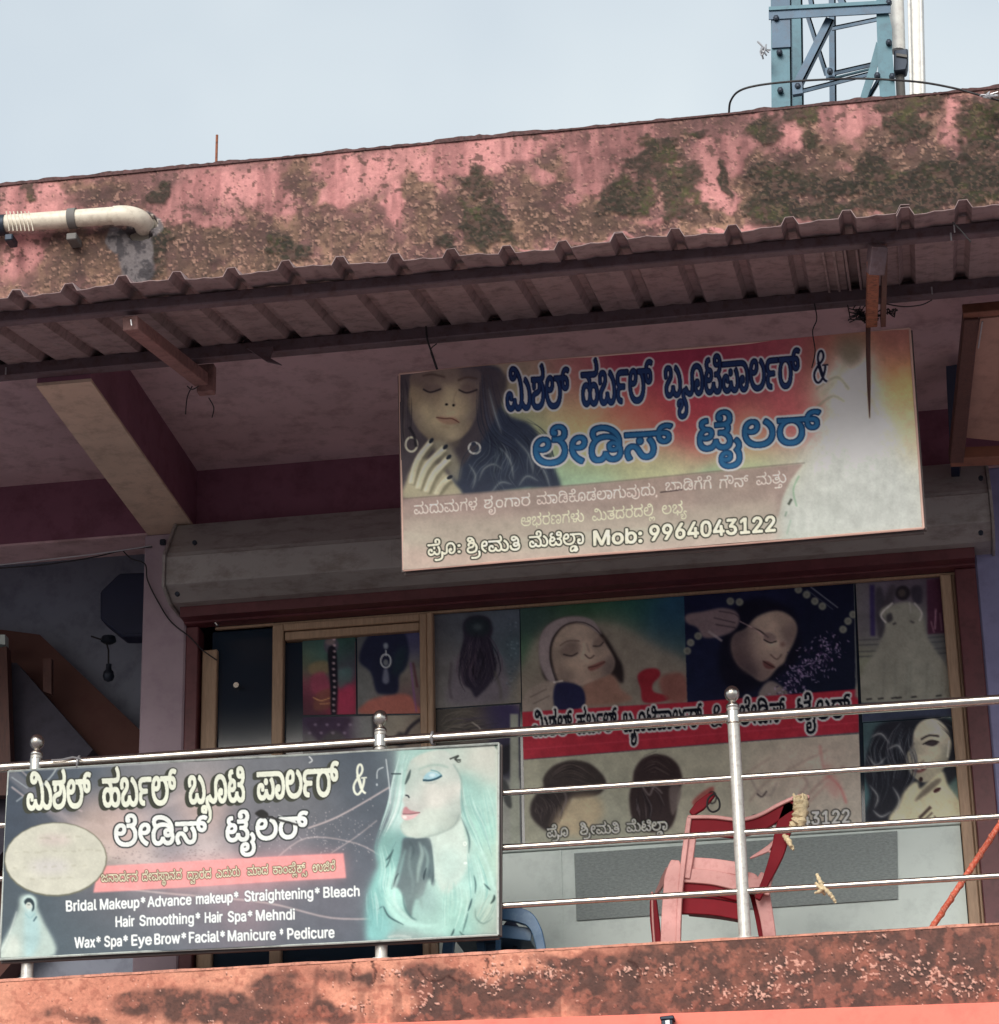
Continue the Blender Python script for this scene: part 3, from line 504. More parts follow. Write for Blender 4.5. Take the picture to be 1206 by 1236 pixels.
15,655,69,136,0,178,54,88,93,1,56,0,65,-106,91,-180,48,-113,0,-124,0,-184,-51,-100,-91,1,-62,0,-97,222,-106,51,1,54,751,-12,-216,0,-302,82,-158,145,1,93,0,79,102,114,186,62,123,0,90,0,128,-32,68,-60,1,-42,0,-43,-78,-68,-154,-40,-113,0,-44,0,-76,8,-62,15,-25,8,21,71,20,-7,54,-15,64,-10,39,0,106,0,96,45,1,34,
0,32,-72,34,-57,0,-66,0,-116,-36,-72,-82,1,-69,0,-65,120,-108,234,-64,173,0,168,0,234,50,122,95,1,67,0,71,-160,103,-135,36,93,74,174,-47,194,-140,1,-97,0,-80,-142,-133,-306,-80,52,2,87,725,-12,-76,0,-142,23,-90,51,1,42,0,24,54,46,51,15,-11,-20,-130,10,-204,59,-114,90,1,57,0,53,84,80,158,45,111,0,78,0,124,-27,
74,-53,1,-40,0,-35,-64,-60,-144,-37,-123,0,-46,0,-116,15,-37,11,15,63,40,-11,86,-10,43,0,106,0,88,36,1,25,0,26,-74,27,-57,0,-90,0,-104,-55,1,-44,0,-33,52,-57,120,-42,202,-26,151,-3,230,3,224,69,1,61,0,44,-98,52,-61,12,-191,0,1,77,99,0,108,0,88,10,23,8,26,10,18,25,1,14,0,33,-64,63,-65,33,131,43,94,-52,68,
-83,1,-43,0,-46,-100,-65,-83,-14,-27,29,62,-17,92,-43,50,-55,1,-36,0,-48,-72,-69,-116,-46,-138,-28,-65,-6,-15,26,50,-16,50,-42,1,-31,0,-52,-160,-65,12,729,59,72,0,84,25,1,28,0,27,-88,32,-69,1,-78,-2,-78,-32,1,-26,0,-23,78,-30,53,2,60,453,-12,-112,0,-178,44,-100,80,1,55,0,44,72,71,136,42,97,0,106,0,128,-50,1,
-43,0,-16,-12,-32,-13,-11,-135,6,4,6,8,19,1,7,0,22,-48,22,-41,0,-62,0,-82,-43,1,-41,0,-45,124,-58,129,0,138,0,128,70,11,58,153,0,10,-67,138,-61,97,0,112,0,88,73,1,51,0,59,-82,99,-136,76,-164,46,-81,6,307,6,102,-32,144,-88,76,-105,1,-60,0,-72,-98,-93,-160,-45,-91,0,-102,0,-128,26,-88,51,-43,36,63,4,-52,-48,
-118,-50,-142,-19,22,63,474,1,77,1021,0,108,0,88,10,21,8,28,10,16,25,1,14,0,33,-64,63,-65,33,131,43,94,-52,68,-83,1,-43,0,-19,-30,-55,-51,-22,-50,-22,-138,-20,-115,0,54,2,65,539,-12,-146,0,-214,38,-116,75,1,57,0,54,104,62,174,31,105,7,94,7,112,17,50,36,1,32,0,26,-48,31,-80,15,-51,0,-70,0,-82,-17,-34,-29,1,
-19,0,-10,12,-24,15,-10,-149,-31,-24,23,-20,36,1,22,0,27,74,49,162,30,133,0,80,0,142,-31,88,-58,1,-41,0,-49,-86,-63,-156,-33,-101,-6,-94,-6,-122,-19,-58,-32,1,-27,0,-27,60,-41,138,-23,115,0,150,0,214,45,116,89,1,65,0,62,-78,84,-112,53,-49,14,9,22,133,0,92,-28,116,-75,56,-86,1,-47,0,-87,-150,-124,-286,-66,26,
63,474,1,77,705,0,108,0,80,10,23,8,26,10,18,25,1,14,0,33,-64,63,-65,33,131,43,94,-52,68,-83,1,-43,0,-19,-32,-56,-49,-21,-26,-11,-72,-19,-122,-12,-99,0,-63,0,-217,13,-197,-13,57,4,47,463,-12,-182,0,-214,102,1,91,0,86,212,108,195,0,58,0,98,-14,78,-26,29,-19,-7,-1,2,2,2,15,1,3,0,29,-48,51,-88,39,-114,24,-65,
3,309,5,46,-12,72,-40,42,-55,1,-36,0,-7,-4,-17,-1,-4,-3,1,34,19,82,26,102,14,63,0,188,0,196,-110,1,-84,0,-84,-210,-109,-193,0,-90,0,-140,27,-96,52,-25,35,39,-1,-26,-33,-98,-51,-140,-29,13,475,63,130,0,120,67,1,51,0,55,-128,64,-113,0,-88,0,-112,-31,-52,-53,1,-33,0,-55,132,-65,13,1123,63,128,0,122,67,1,51,0,
37,-58,53,-108,29,-77,0,-126,0,-124,-67,1,-50,0,-55,130,-65,22,69,474,1,77,1047,0,106,0,88,10,23,8,26,10,18,25,1,14,0,33,-64,63,-65,33,131,43,94,-52,68,-83,1,-43,0,-19,-32,-55,-49,-22,-52,-22,-138,-20,-113,0,60,1,49,815,241,0,-80,-98,-114,-190,-59,-135,0,-110,0,-154,43,-78,73,1,44,0,44,60,58,102,29,61,0,74,
0,78,-37,1,-30,0,-28,-62,-34,-47,0,-54,0,-58,30,1,30,17,2,-14,-15,-10,-26,1,-16,0,-36,90,-57,111,0,80,0,114,39,64,80,1,60,0,56,-56,84,-55,29,-40,22,-100,28,-156,14,-121,0,-619,0,1,77,659,0,134,0,192,-20,138,-41,53,-30,68,-37,72,-111,63,1,23,233,-12,-152,0,-228,77,-89,58,103,54,84,-53,174,-57,117,0,120,0,
132,78,1,65,0,70,-100,106,-176,77,-115,25,87,77,136,-33,212,-100,122,-134,1,-83,0,-65,-92,-103,-188,-59,64,1,71,181,-12,-130,0,-200,70,-87,55,103,55,82,-52,146,-49,89,0,90,0,78,49,1,40,0,38,-8,53,-8,48,1,29,0,75,130,107,226,57,147,0,148,0,218,-51,144,-89,72,-118,1,-67,0,-79,-100,-112,-188,-59,-133,0,-112,0,
-154,43,-78,73,1,44,0,44,60,58,102,29,61,0,74,0,78,-37,1,-30,0,-28,-62,-34,-47,0,-54,0,-58,30,1,30,17,2,-14,-15,-10,-26,1,-16,0,-36,90,-57,111,0,80,0,116,40,62,78,1,56,0,66,-88,113,-182,70,-143,0,-106,0,-154,-40,-82,-76,1,-55,0,-32,8,-47,8,-47,1,-33,0,-60,-96,-73,-152,-34,65,1,51,-213,-415,-132,0,-186,50,
-100,88,1,55,0,46,76,73,138,43,89,0,82,0,104,-28,48,-48,1,-30,0,-47,-122,-59,-135,0,-50,0,-86,10,-39,12,-23,73,42,-18,84,-15,51,0,74,0,66,24,1,22,0,20,-54,22,-41,0,-48,0,-72,-24,-38,-44,1,-30,1,-4,0,-58,140,-65,137,0,102,0,160,36,94,85,1,72,0,48,-66,106,-45,36,139,34,36,-31,56,-71,34,-79,1,-44,0,-128,
-264,-132,72,2,22,59,607,0,-33,-36,-46,-33,-16,-40,-19,-134,-19,-93,0,-219,0,1,77,175,0,70,0,84,7,25,9,22,8,22,23,1,19,0,14,-28,50,-45,28,169,7,28,-19,40,-55,49,809,471,0,-78,-104,-113,-190,-61,-129,0,-112,0,-152,43,-78,73,1,43,0,44,60,58,102,29,61,0,72,0,80,-36,1,-31,0,-28,-62,-34,-47,0,-54,0,-58,30,1,30,
17,2,-14,-15,-10,-26,1,-15,0,-37,90,-55,109,0,82,0,116,40,62,79,1,58,0,56,-56,84,-55,29,-40,22,-102,28,-156,15,-123,0,-647,0,1,77,689,0,130,0,192,-20,140,-40,55,-30,68,-37,74,-113,74,1,40,765,430,0,-43,-80,-69,-156,-40,-113,0,-112,0,-150,47,-39,24,51,66,18,-12,62,-32,94,-23,65,0,106,0,96,45,1,34,0,32,-68,
34,-69,0,-60,0,-106,-36,-68,-71,1,-51,1,-11,0,-66,102,-97,178,-71,117,-26,-85,-76,-136,33,-212,95,-120,126,1,81,0,74,104,107,180,59,117,0,94,0,130,-34,68,-59,75,1,64,-169,-415,-142,0,-196,50,-100,88,1,55,0,46,78,73,136,43,91,0,82,0,102,-28,48,-48,1,-30,0,-47,-122,-59,-135,0,-50,0,-84,10,-39,12,-25,73,44,-18,
82,-15,51,0,76,0,64,24,1,22,0,20,-52,22,-41,0,-50,0,-72,-24,-38,-44,1,-30,1,-4,0,-58,142,-65,153,0,92,0,164,29,102,66,1,57,0,49,-76,78,-53,29,52,20,58,41,1,29,0,28,-58,49,-59,22,107,53,100,-40,70,-70,1,-38,0,-42,-64,-49,-33,-14,-11,29,64,-39,60,-84,1,-53,0,-73,-124,-97,-226,-48,93,1,52,1105,474,-545,0,
-118,0,-112,-6,-41,-14,-28,-9,-30,-30,1,-20,0,-25,38,-28,33,-10,34,-10,104,-7,95,0,231,0,1,-77,-191,0,-74,0,-86,-2,-50,-5,-21,-4,-42,-9,-50,-33,1,-25,0,-32,64,-35,106,-14,63,0,21,0,1,-79,-29,0,-80,0,-142,17,-104,36,-60,58,1,41,0,28,34,45,70,37,55,14,11,-8,-80,20,-104,67,1,52,0,28,48,51,39,17,44,19,104,20,
148,9,109,0,551,0,108,3,26,-455,-368,-72,0,-100,34,-52,59,1,37,0,65,132,81,204,37,109,0,202,0,222,-77,1,-57,-9,11,28,-15,28,-35,1,-26,0,-34,-64,-51,-108,-29,-69,0,-86,0,-108,28,-39,34,13,0,-40,-35,-116,-27,39,-433,-304,56,0,56,34,19,21,137,0,16,-26,72,-30,61,0,36,0,56,12,34,26,1,19,0,4,-2,7,-1,4,23,-18,
-30,-11,-66,-11,-35,0,-68,0,-104,35,1,36,0,23,52,29,78,14,43,0,10,0,20,-1,9,-1,-25,-3,-40,11,-102,12,-57,0,-37,0,-146,0,-158,-69,1,-50,0,-36,54,-31,12,1,-220,22,0,42,8,13,10,-12,8,-38,11,-25,0,-30,0,-22,-12,1,-7,0,-6,20,-12,111,2,20,203,-174,0,-38,-50,-45,-43,-17,-56,-22,-162,-15,-125,0,-657,0,1,75,645,0,
-53,-18,-14,16,-22,37,1,28,0,29,56,56,122,37,95,0,132,0,138,-72,14,-197,-185,0,-19,26,-37,25,-17,-69,22,91,0,88,0,94,27,1,35,0,21,-64,34,-57,0,-60,0,-70,-37,112,4,25,-445,-368,-76,0,-102,37,-48,59,1,34,0,56,112,82,202,45,133,0,136,0,198,-46,110,-82,1,-54,0,-32,-46,-61,-98,-38,-79,0,-60,0,-90,15,-70,38,-29,
32,57,-3,-26,-28,-68,-36,-90,-18,22,-423,-304,52,0,64,31,15,23,135,0,16,-25,66,-29,51,0,50,0,54,31,1,33,0,36,-70,54,-130,31,-87,0,-23,0,-86,0,-134,-30,-74,-53,1,-36,0,-34,56,-32,12,-227,-236,-34,0,-48,25,1,16,0,17,48,24,35,0,36,0,50,-24,1,-17,0,-16,-50,-25,4,-303,-458,11,104,137,0,11,-104,121,1,78,-5,-408,
-134,0,-152,35,-62,53,1,28,0,25,36,35,72,29,57,15,56,15,50,20,1,14,0,11,-38,14,-41,0,-60,0,-42,-18,1,-13,0,-5,6,-12,7,-6,-125,-20,-12,12,-14,25,1,18,0,32,122,46,121,0,86,0,96,-23,40,-38,1,-23,0,-19,-28,-31,-66,-29,-61,-16,-62,-17,-52,-24,1,-17,0,-17,52,-21,94,-9,63,0,106,0,136,30,66,51,1,30,0,34,-56,53,
-82,46,-82,45,-56,51,1,32,0,34,66,44,108,23,61,0,96,0,136,-47,21,-56,-141,-11,-8,18,-32,22,-42,10,-27,0,-32,0,-54,-17,1,-21,0,-20,56,-37,84,-42,84,-52,56,-66,1,-44,0,-49,-78,-68,-134,-42,-164,-20,122,1,21,255,-57,0,-81,-170,-106,-300,-52,-199,0,-78,0,-172,11,-79,10,41,69,66,-8,144,-10,81,0,262,0,248,93,1,76,
0,35,-42,55,-33,25,139,37,58,-40,40,-80,124,1,44,-481,-67,66,0,84,-20,70,-40,41,-32,-69,3,50,40,110,49,99,0,80,0,112,-35,60,-58,1,-34,0,-39,-58,-62,-88,-46,-43,-18,-93,52,62,24,80,51,1,34,0,23,-54,39,-61,0,-66,0,-78,-47,-3,-39,-139,0,-8,40,-78,46,-61,0,-62,0,-54,-37,1,-26,0,-33,80,-49,63,-26,-93,-52,-70,29,
-120,80,1,58,0,33,60,57,112,35,126,2,56,-495,-368,-122,0,-158,68,1,55,0,49,120,60,101,0,82,0,94,-38,1,-33,0,-11,-10,-25,-7,-8,-115,5,4,5,2,13,1,4,0,11,-28,16,-31,0,-26,0,-50,-19,1,-27,0,-31,84,-30,73,0,58,0,78,19,46,35,7,24,133,0,6,-37,80,-41,73,0,64,0,64,34,1,33,0,42,-124,63,-103,16,89,37,82,-14,126,
-46,74,-64,1,-42,0,-61,-150,-62,-117,0,-60,0,-88,16,-64,28,-23,18,21,4,-36,-25,-82,-29,-96,-12,20,-313,-124,1,65,253,0,62,0,54,7,19,10,10,5,10,16,1,9,0,20,-40,47,-35,23,131,27,60,-41,40,-60,1,-23,0,-34,-70,-47,-128,-24,-87,0,129,1,43,7,-329,-88,0,-114,29,-76,45,-31,23,-58,44,-68,28,-43,0,-50,0,-54,-31,1,
-26,0,-22,40,-46,37,-24,-139,-23,-38,23,-48,61,1,34,0,51,144,66,105,0,106,0,120,-47,53,-38,38,-27,64,-37,66,-19,41,0,72,0,64,34,18,50,1,22,0,43,-74,110,-69,42,137,33,50,-34,72,-73,40,-79,1,-41,0,-62,-82,-76,-140,-33,134,3,38,567,-12,-140,0,-202,46,-108,83,1,55,0,32,42,56,84,45,63,16,29,-14,-259,-1,1,69,417,
0,22,8,30,25,1,16,0,14,-18,26,-15,11,91,12,71,-12,16,-13,16,-28,1,-11,0,-16,-14,-23,-11,-9,407,0,1,-69,-267,2,31,10,58,-11,86,-42,48,-57,1,-34,0,-55,-104,-84,-206,-47,14,575,66,160,0,138,69,1,49,0,37,-68,55,-132,30,-97,0,-100,0,-134,-31,-64,-55,1,-36,0,-53,148,-65,4,73,474,1,77,779,0,1,-77,136,1,36,999,
551,1,-77,-69,0,9,4,114,-39,110,-113,36,-130,1,-66,1,-130,-181,0,1,110,0,50,-12,83,-22,68,-19,25,-48,65,-142,75,-117,0,-88,0,-124,-41,-84,-68,-27,-43,-16,-25,-20,-62,-10,-78,1,-49,1,-110,-181,0,1,127,0,79,50,140,128,110,119,33,35,-15,-335,0,1,77,149,2,30,433,-12,-156,0,-192,116,1,116,0,62,70,104,140,79,101,22,
31,-13,-339,0,1,77,1147,0,1,-77,-87,0,25,7,86,-23,126,-76,68,-101,1,-61,0,-115,-194,-117,-161,0,-86,0,-126,23,-100,51,-45,42,65,5,-46,-51,-114,-52,-132,-18,24,455,67,100,0,124,70,11,58,153,0,10,-67,142,-61,83,0,96,0,112,69,1,81,0,52,-62,94,-124,72,-186,41,-123,0,-33,0,-124,0,-188,-38,-128,-69,-64,-94,1,-55,0,
-83,108,-70,151,1,49,967,-12,-106,0,-138,40,-94,63,-39,34,-50,44,-72,44,-62,16,-39,0,-68,0,-74,-43,1,-38,0,-32,56,-67,47,-32,-155,-31,-46,32,-60,84,1,43,0,47,80,72,136,41,85,0,124,0,144,-58,69,-60,46,-39,76,-54,94,-27,71,0,104,0,86,73,1,50,0,70,-118,120,-198,81,-123,13,-667,0,1,77,1059,0,1,-77,-119,0,13,7,
102,-32,144,-86,76,-105,1,-60,0,-98,-194,-112,152,3,58,453,-12,-112,0,-178,44,-100,80,1,55,0,44,72,71,136,42,97,0,106,0,128,-50,1,-43,0,-16,-12,-32,-13,-11,-135,6,4,8,8,17,1,7,0,22,-48,22,-41,0,-62,0,-82,-43,1,-41,0,-45,124,-58,129,0,138,0,128,70,11,58,153,0,10,-67,138,-61,97,0,72,0,88,32,40,57,1,35,0,46,
-72,95,-95,55,143,48,92,-51,98,-115,1,-71,0,-72,-98,-93,-160,-45,-91,0,-102,0,-128,26,-88,51,-43,36,63,4,-52,-48,-118,-50,-142,-19,12,803,297,-48,0,-66,34,1,24,0,26,66,34,49,0,50,0,68,-34,1,-26,0,-24,-68,-34,4,63,474,1,77,1223,0,1,-77,154,2,75,437,-12,-112,0,-152,43,-74,68,1,37,0,43,66,62,124,53,87,27,76,
25,92,44,1,32,0,21,-32,31,-70,16,-59,0,-86,0,-80,-37,1,-31,0,-16,20,-29,21,-14,-139,-31,-32,25,-30,49,1,25,0,35,72,60,146,37,113,0,124,0,140,-43,58,-64,1,-33,0,-36,-62,-57,-114,-50,-79,-26,-92,-30,-94,-46,1,-37,0,-39,104,-35,81,0,134,0,126,70,9,58,155,0,10,-67,146,-61,99,0,110,0,132,78,1,65,0,66,-102,107,
-186,76,-123,18,275,4,96,-30,134,-78,72,-97,1,-61,0,-68,-98,-102,-184,-57,-131,0,-78,0,-126,23,-104,52,-47,42,65,-1,-46,-45,-110,-50,-138,-21,4,863,474,1,77,451,0,1,-77,156,4,60,453,-12,-112,0,-178,44,-100,80,1,55,0,44,72,71,136,42,97,0,106,0,128,-50,1,-43,0,-16,-12,-32,-13,-11,-135,6,4,6,8,19,1,7,0,22,-48,
22,-41,0,-62,0,-82,-43,1,-41,0,-45,124,-58,129,0,138,0,128,70,11,58,153,0,10,-67,138,-61,97,0,112,0,88,73,1,51,0,59,-82,99,-136,76,-164,46,-81,6,307,6,102,-32,144,-88,76,-105,1,-60,0,-72,-98,-93,-160,-45,-91,0,-102,0,-128,26,-88,51,-43,36,63,4,-52,-48,-118,-50,-142,-19,22,63,474,1,77,1021,0,108,0,88,10,21,8,
28,10,16,25,1,14,0,33,-64,63,-65,33,131,43,94,-52,68,-83,1,-43,0,-19,-30,-55,-51,-22,-50,-22,-138,-20,-115,0,24,1817,-12,-152,0,-228,77,-89,58,105,54,82,-53,176,-57,111,0,124,0,132,78,1,65,0,66,-102,107,-186,76,-123,18,277,4,94,-30,134,-78,72,-97,1,-61,0,-40,-42,-81,-96,-66,-164,-40,4,1603,474,1,77,411,0,1,
-77,159,2,55,761,-12,-218,0,-308,82,-160,145,1,93,0,79,102,114,186,62,123,0,90,0,128,-32,68,-60,1,-42,0,-43,-78,-68,-154,-40,-113,0,-44,0,-76,8,-62,15,-25,8,21,71,20,-7,54,-15,64,-10,39,0,106,0,96,45,1,34,0,32,-72,34,-57,0,-66,0,-116,-36,-72,-82,1,-69,0,-65,122,-108,240,-64,175,0,170,0,238,50,126,95,1,67,0,
71,-160,111,-129,31,97,50,114,-28,160,-78,84,-98,1,-59,0,-80,-144,-133,-310,-80,4,877,474,1,77,363,0,1,-77,164,3,43,967,-12,-106,0,-138,40,-94,63,-39,34,-50,44,-72,44,-62,16,-39,0,-68,0,-74,-43,1,-38,0,-32,56,-67,47,-32,-155,-31,-46,32,-60,85,1,43,0,46,80,72,136,41,85,0,84,0,116,-26,90,-52,47,-40,46,-39,78,
-54,92,-27,67,0,100,0,96,72,1,55,0,45,-72,94,-95,54,137,48,94,-51,102,-114,1,-67,0,-102,-196,-113,12,683,315,-48,0,-68,34,1,25,0,25,68,34,49,0,50,0,66,-34,1,-25,0,-25,-66,-34,4,63,474,1,77,1059,0,1,-77,168,4,38,567,-12,-140,0,-202,46,-108,83,1,55,0,32,42,56,84,45,63,16,29,-14,-259,-1,1,69,417,0,22,8,30,
25,1,16,0,14,-18,26,-15,11,91,12,71,-12,16,-13,16,-28,1,-11,0,-16,-14,-23,-11,-9,407,0,1,-69,-267,2,31,10,58,-11,86,-42,48,-57,1,-34,0,-55,-104,-84,-206,-47,14,575,66,160,0,138,69,1,49,0,37,-68,55,-132,30,-97,0,-100,0,-134,-31,-64,-55,1,-36,0,-53,148,-65,4,73,474,1,77,779,0,1,-77,44,1455,295,-140,0,-168,92,
1,84,1,8,0,70,102,96,182,51,123,0,78,0,122,-18,45,-13,-85,-63,-44,12,-86,11,-45,0,-64,0,-110,-27,-64,-64,1,-56,1,-11,0,-47,82,-57,81,0,50,0,66,23,1,29,0,14,-20,21,-15,7,-24,10,-64,7,-57,0,-571,0,1,77,551,0,94,0,138,-17,47,-22,38,-16,40,-49,1,-30,0,-61,-154,-61,187,2,49,967,-12,-106,0,-138,40,-94,63,-39,
34,-50,44,-72,44,-62,16,-39,0,-68,0,-74,-43,1,-38,0,-32,56,-67,47,-32,-155,-31,-46,32,-60,84,1,43,0,47,80,72,136,41,85,0,124,0,144,-58,69,-60,46,-39,76,-54,94,-27,71,0,104,0,86,73,1,50,0,70,-118,120,-198,81,-123,13,-667,0,1,77,1059,0,1,-77,-119,0,13,7,102,-32,144,-86,76,-105,1,-60,0,-98,-194,-112,44,1727,
295,-140,0,-168,92,1,84,1,8,0,70,102,96,182,51,123,0,78,0,122,-18,45,-13,-85,-63,-44,12,-86,11,-45,0,-64,0,-110,-27,-64,-64,1,-56,1,-11,0,-47,82,-57,81,0,50,0,66,23,1,29,0,14,-20,21,-15,7,-24,10,-64,7,-57,0,-571,0,1,77,551,0,94,0,138,-17,47,-22,38,-16,40,-49,1,-30,0,-61,-154,-61,194,3,23,653,-12,-162,0,
-258,62,-148,119,1,86,0,57,62,88,112,66,79,22,37,-14,-287,0,1,77,921,0,1,-77,-17,0,1,9,76,-24,104,-64,54,-85,1,-55,0,-78,-136,-120,-254,-69,15,655,69,136,0,178,54,88,93,1,56,0,65,-106,91,-180,48,-113,0,-124,0,-184,-51,-100,-91,1,-62,0,-97,222,-106,44,1609,295,-140,0,-168,92,1,84,1,8,0,70,102,96,182,51,123,0,
78,0,122,-18,45,-13,-85,-63,-44,12,-86,11,-45,0,-64,0,-110,-27,-64,-64,1,-56,1,-11,0,-47,82,-57,81,0,50,0,66,23,1,29,0,14,-20,21,-15,7,-24,10,-64,7,-57,0,-571,0,1,77,551,0,94,0,138,-17,47,-22,38,-16,40,-49,1,-30,0,-61,-154,-61,196,3,55,761,-12,-218,0,-308,82,-160,145,1,93,0,79,102,114,186,62,123,0,90,0,
128,-32,68,-60,1,-42,0,-43,-78,-68,-154,-40,-113,0,-44,0,-76,8,-62,15,-25,8,21,71,20,-7,54,-15,64,-10,39,0,106,0,96,45,1,34,0,32,-72,34,-57,0,-66,0,-116,-36,-72,-82,1,-69,0,-65,122,-108,240,-64,175,0,170,0,238,50,126,95,1,67,0,71,-160,111,-129,31,97,50,114,-28,160,-78,84,-98,1,-59,0,-80,-144,-133,-310,-80,4,
877,474,1,77,363,0,1,-77,44,1863,295,-140,0,-168,92,1,84,1,8,0,70,102,96,182,51,123,0,78,0,122,-18,45,-13,-85,-63,-44,12,-86,11,-45,0,-64,0,-110,-27,-64,-64,1,-56,1,-11,0,-47,82,-57,81,0,50,0,66,23,1,29,0,14,-20,21,-15,7,-24,10,-64,7,-57,0,-571,0,1,77,551,0,94,0,138,-17,47,-22,38,-16,40,-49,1,-30,0,-61,
-154,-61,201,4,43,967,-12,-106,0,-138,40,-94,63,-39,34,-50,44,-72,44,-62,16,-39,0,-68,0,-74,-43,1,-38,0,-32,56,-67,47,-32,-155,-31,-46,32,-60,85,1,43,0,46,80,72,136,41,85,0,84,0,116,-26,90,-52,47,-40,46,-39,78,-54,92,-27,67,0,100,0,96,72,1,55,0,45,-72,94,-95,54,137,48,94,-51,102,-114,1,-67,0,-102,-196,-113,
12,683,315,-48,0,-68,34,1,25,0,25,68,34,49,0,50,0,66,-34,1,-25,0,-25,-66,-34,4,63,474,1,77,1059,0,1,-77,44,1723,295,-140,0,-168,92,1,84,1,8,0,70,102,96,182,51,123,0,78,0,122,-18,45,-13,-85,-63,-44,12,-86,11,-45,0,-64,0,-110,-27,-64,-64,1,-56,1,-11,0,-47,82,-57,81,0,50,0,66,23,1,29,0,14,-20,21,-15,7,-24,
10,-64,7,-57,0,-571,0,1,77,551,0,94,0,138,-17,47,-22,38,-16,40,-49,1,-30,0,-61,-154,-61,212,2,72,1123,-12,-122,0,-170,53,-69,63,63,0,-46,-45,-110,-50,-138,-21,-91,0,-112,0,-152,43,-74,68,1,37,0,43,66,62,124,53,87,27,76,25,92,44,1,32,0,21,-32,31,-70,16,-59,0,-86,0,-80,-37,1,-31,0,-16,20,-29,21,-14,-139,-31,
-32,25,-30,49,1,25,0,35,72,60,146,37,113,0,124,0,140,-42,56,-64,1,-34,0,-36,-60,-57,-114,-50,-79,-26,-92,-30,-94,-46,1,-37,0,-39,104,-35,81,0,134,0,126,70,9,58,155,0,10,-67,146,-61,99,0,112,0,92,53,1,35,0,29,-46,51,-39,22,143,46,48,-30,60,-78,1,-44,0,-47,-78,-74,-162,-42,48,1035,311,-114,0,-170,37,-118,58,
-37,30,79,44,60,-36,120,-42,116,-17,53,0,76,0,102,23,52,49,1,40,1,10,0,41,-62,62,-100,35,-57,0,-66,0,-68,-27,1,-23,0,-20,40,-22,54,-8,23,0,92,0,114,38,45,32,63,-46,-26,-19,-80,-43,-120,-29,-85,0,-68,0,-124,24,-76,49,1,39,0,51,154,71,133,0,112,0,170,-54,94,-94,1,-60,0,-67,-94,-86,-166,-40,214,3,71,487,-12,
-90,0,-148,29,-110,58,-58,85,1,56,0,72,100,112,182,64,125,0,82,0,122,-30,68,-54,1,-38,0,-39,-74,-60,-146,-34,-107,0,-104,0,-140,42,-37,23,41,66,26,-18,112,-43,91,0,98,0,88,32,1,27,0,27,-68,29,-51,0,-84,0,-108,-50,-50,-82,1,-47,1,-10,0,-40,42,-53,72,-31,98,-14,55,0,134,0,130,73,19,55,155,0,12,-67,144,-61,97,
0,110,0,94,56,1,39,0,39,-74,60,-120,39,-71,7,149,52,96,-22,126,-58,60,-75,1,-48,0,-73,-174,-95,-183,0,-86,0,-132,24,-106,51,-45,39,67,1,-60,-43,-118,-51,-142,-21,15,379,412,-108,17,-100,72,1,35,0,31,62,51,144,33,121,2,17,-78,-98,-1,-86,-25,1,-24,0,-23,82,-34,83,-10,42,997,306,1,75,191,0,88,16,136,72,1,59,1,
10,0,31,-56,48,-96,28,-59,0,-64,0,-68,-27,1,-23,0,-20,40,-22,54,-8,21,0,94,0,110,38,45,32,63,-45,-26,-19,-76,-43,-118,-29,-87,0,-70,0,-122,23,-76,50,1,38,0,51,154,71,135,0,114,0,158,-50,82,-84,1,-50,0,-39,-46,-71,-96,-59,-154,-42,-105,-11,216,3,43,433,-12,-104,0,-156,52,-88,108,1,82,0,68,100,117,180,88,250,
49,151,0,102,0,190,-22,168,-52,67,-45,75,-104,-33,-68,-34,-29,-124,-38,-87,0,-66,0,-110,23,-68,48,1,36,0,52,138,49,91,0,68,0,94,-17,37,-13,90,-25,102,-101,1,-62,0,-59,-94,-88,-160,-49,-103,0,-136,0,-162,53,-69,63,65,5,-46,-51,-114,-52,-132,-18,39,455,67,100,0,116,67,19,50,153,0,20,-61,134,-56,91,0,60,0,102,24,
62,52,1,42,0,38,-48,71,-98,47,-75,0,-42,0,-54,-21,1,-19,0,-22,52,-22,53,0,32,0,70,15,48,35,1,30,0,30,-62,51,-114,36,-154,20,-91,0,-69,0,-124,0,-188,-38,-128,-69,-64,-93,1,-55,0,-82,108,-70,34,575,743,172,0,268,-44,103,-37,104,-37,132,-92,66,-104,1,-55,0,-23,-18,-45,-15,-14,-159,132,69,13,-44,54,-156,88,-101,
30,-86,26,-196,29,-125,0,-102,0,-120,-21,-54,-36,1,-25,0,-22,38,-44,39,-20,-121,-48,-34,20,-52,45,-30,49,1,24,0,58,118,68,196,31,219,1,101,609,-12,-138,0,-208,33,-136,58,-68,77,1,45,0,14,6,31,7,13,159,-11,-4,-10,-4,-18,1,-11,0,-26,36,-50,86,-41,150,-25,115,0,126,0,162,26,88,42,34,48,1,22,0,23,-24,43,-31,19,
-4,3,-16,4,-5,3,-36,16,-108,19,-73,0,-84,0,-72,-21,1,-21,0,-19,66,-20,65,0,72,0,96,30,48,66,1,53,0,53,-66,89,-116,67,-152,37,-87,0,-72,0,-68,-29,1,-23,0,-24,62,-28,57,0,74,0,108,41,9,52,147,-7,-14,-54,-92,-69,-138,-33,-83,0,-86,0,-126,28,-70,55,1,40,0,52,160,69,137,0,132,0,216,-53,152,-90,82,-113,1,-60,0,
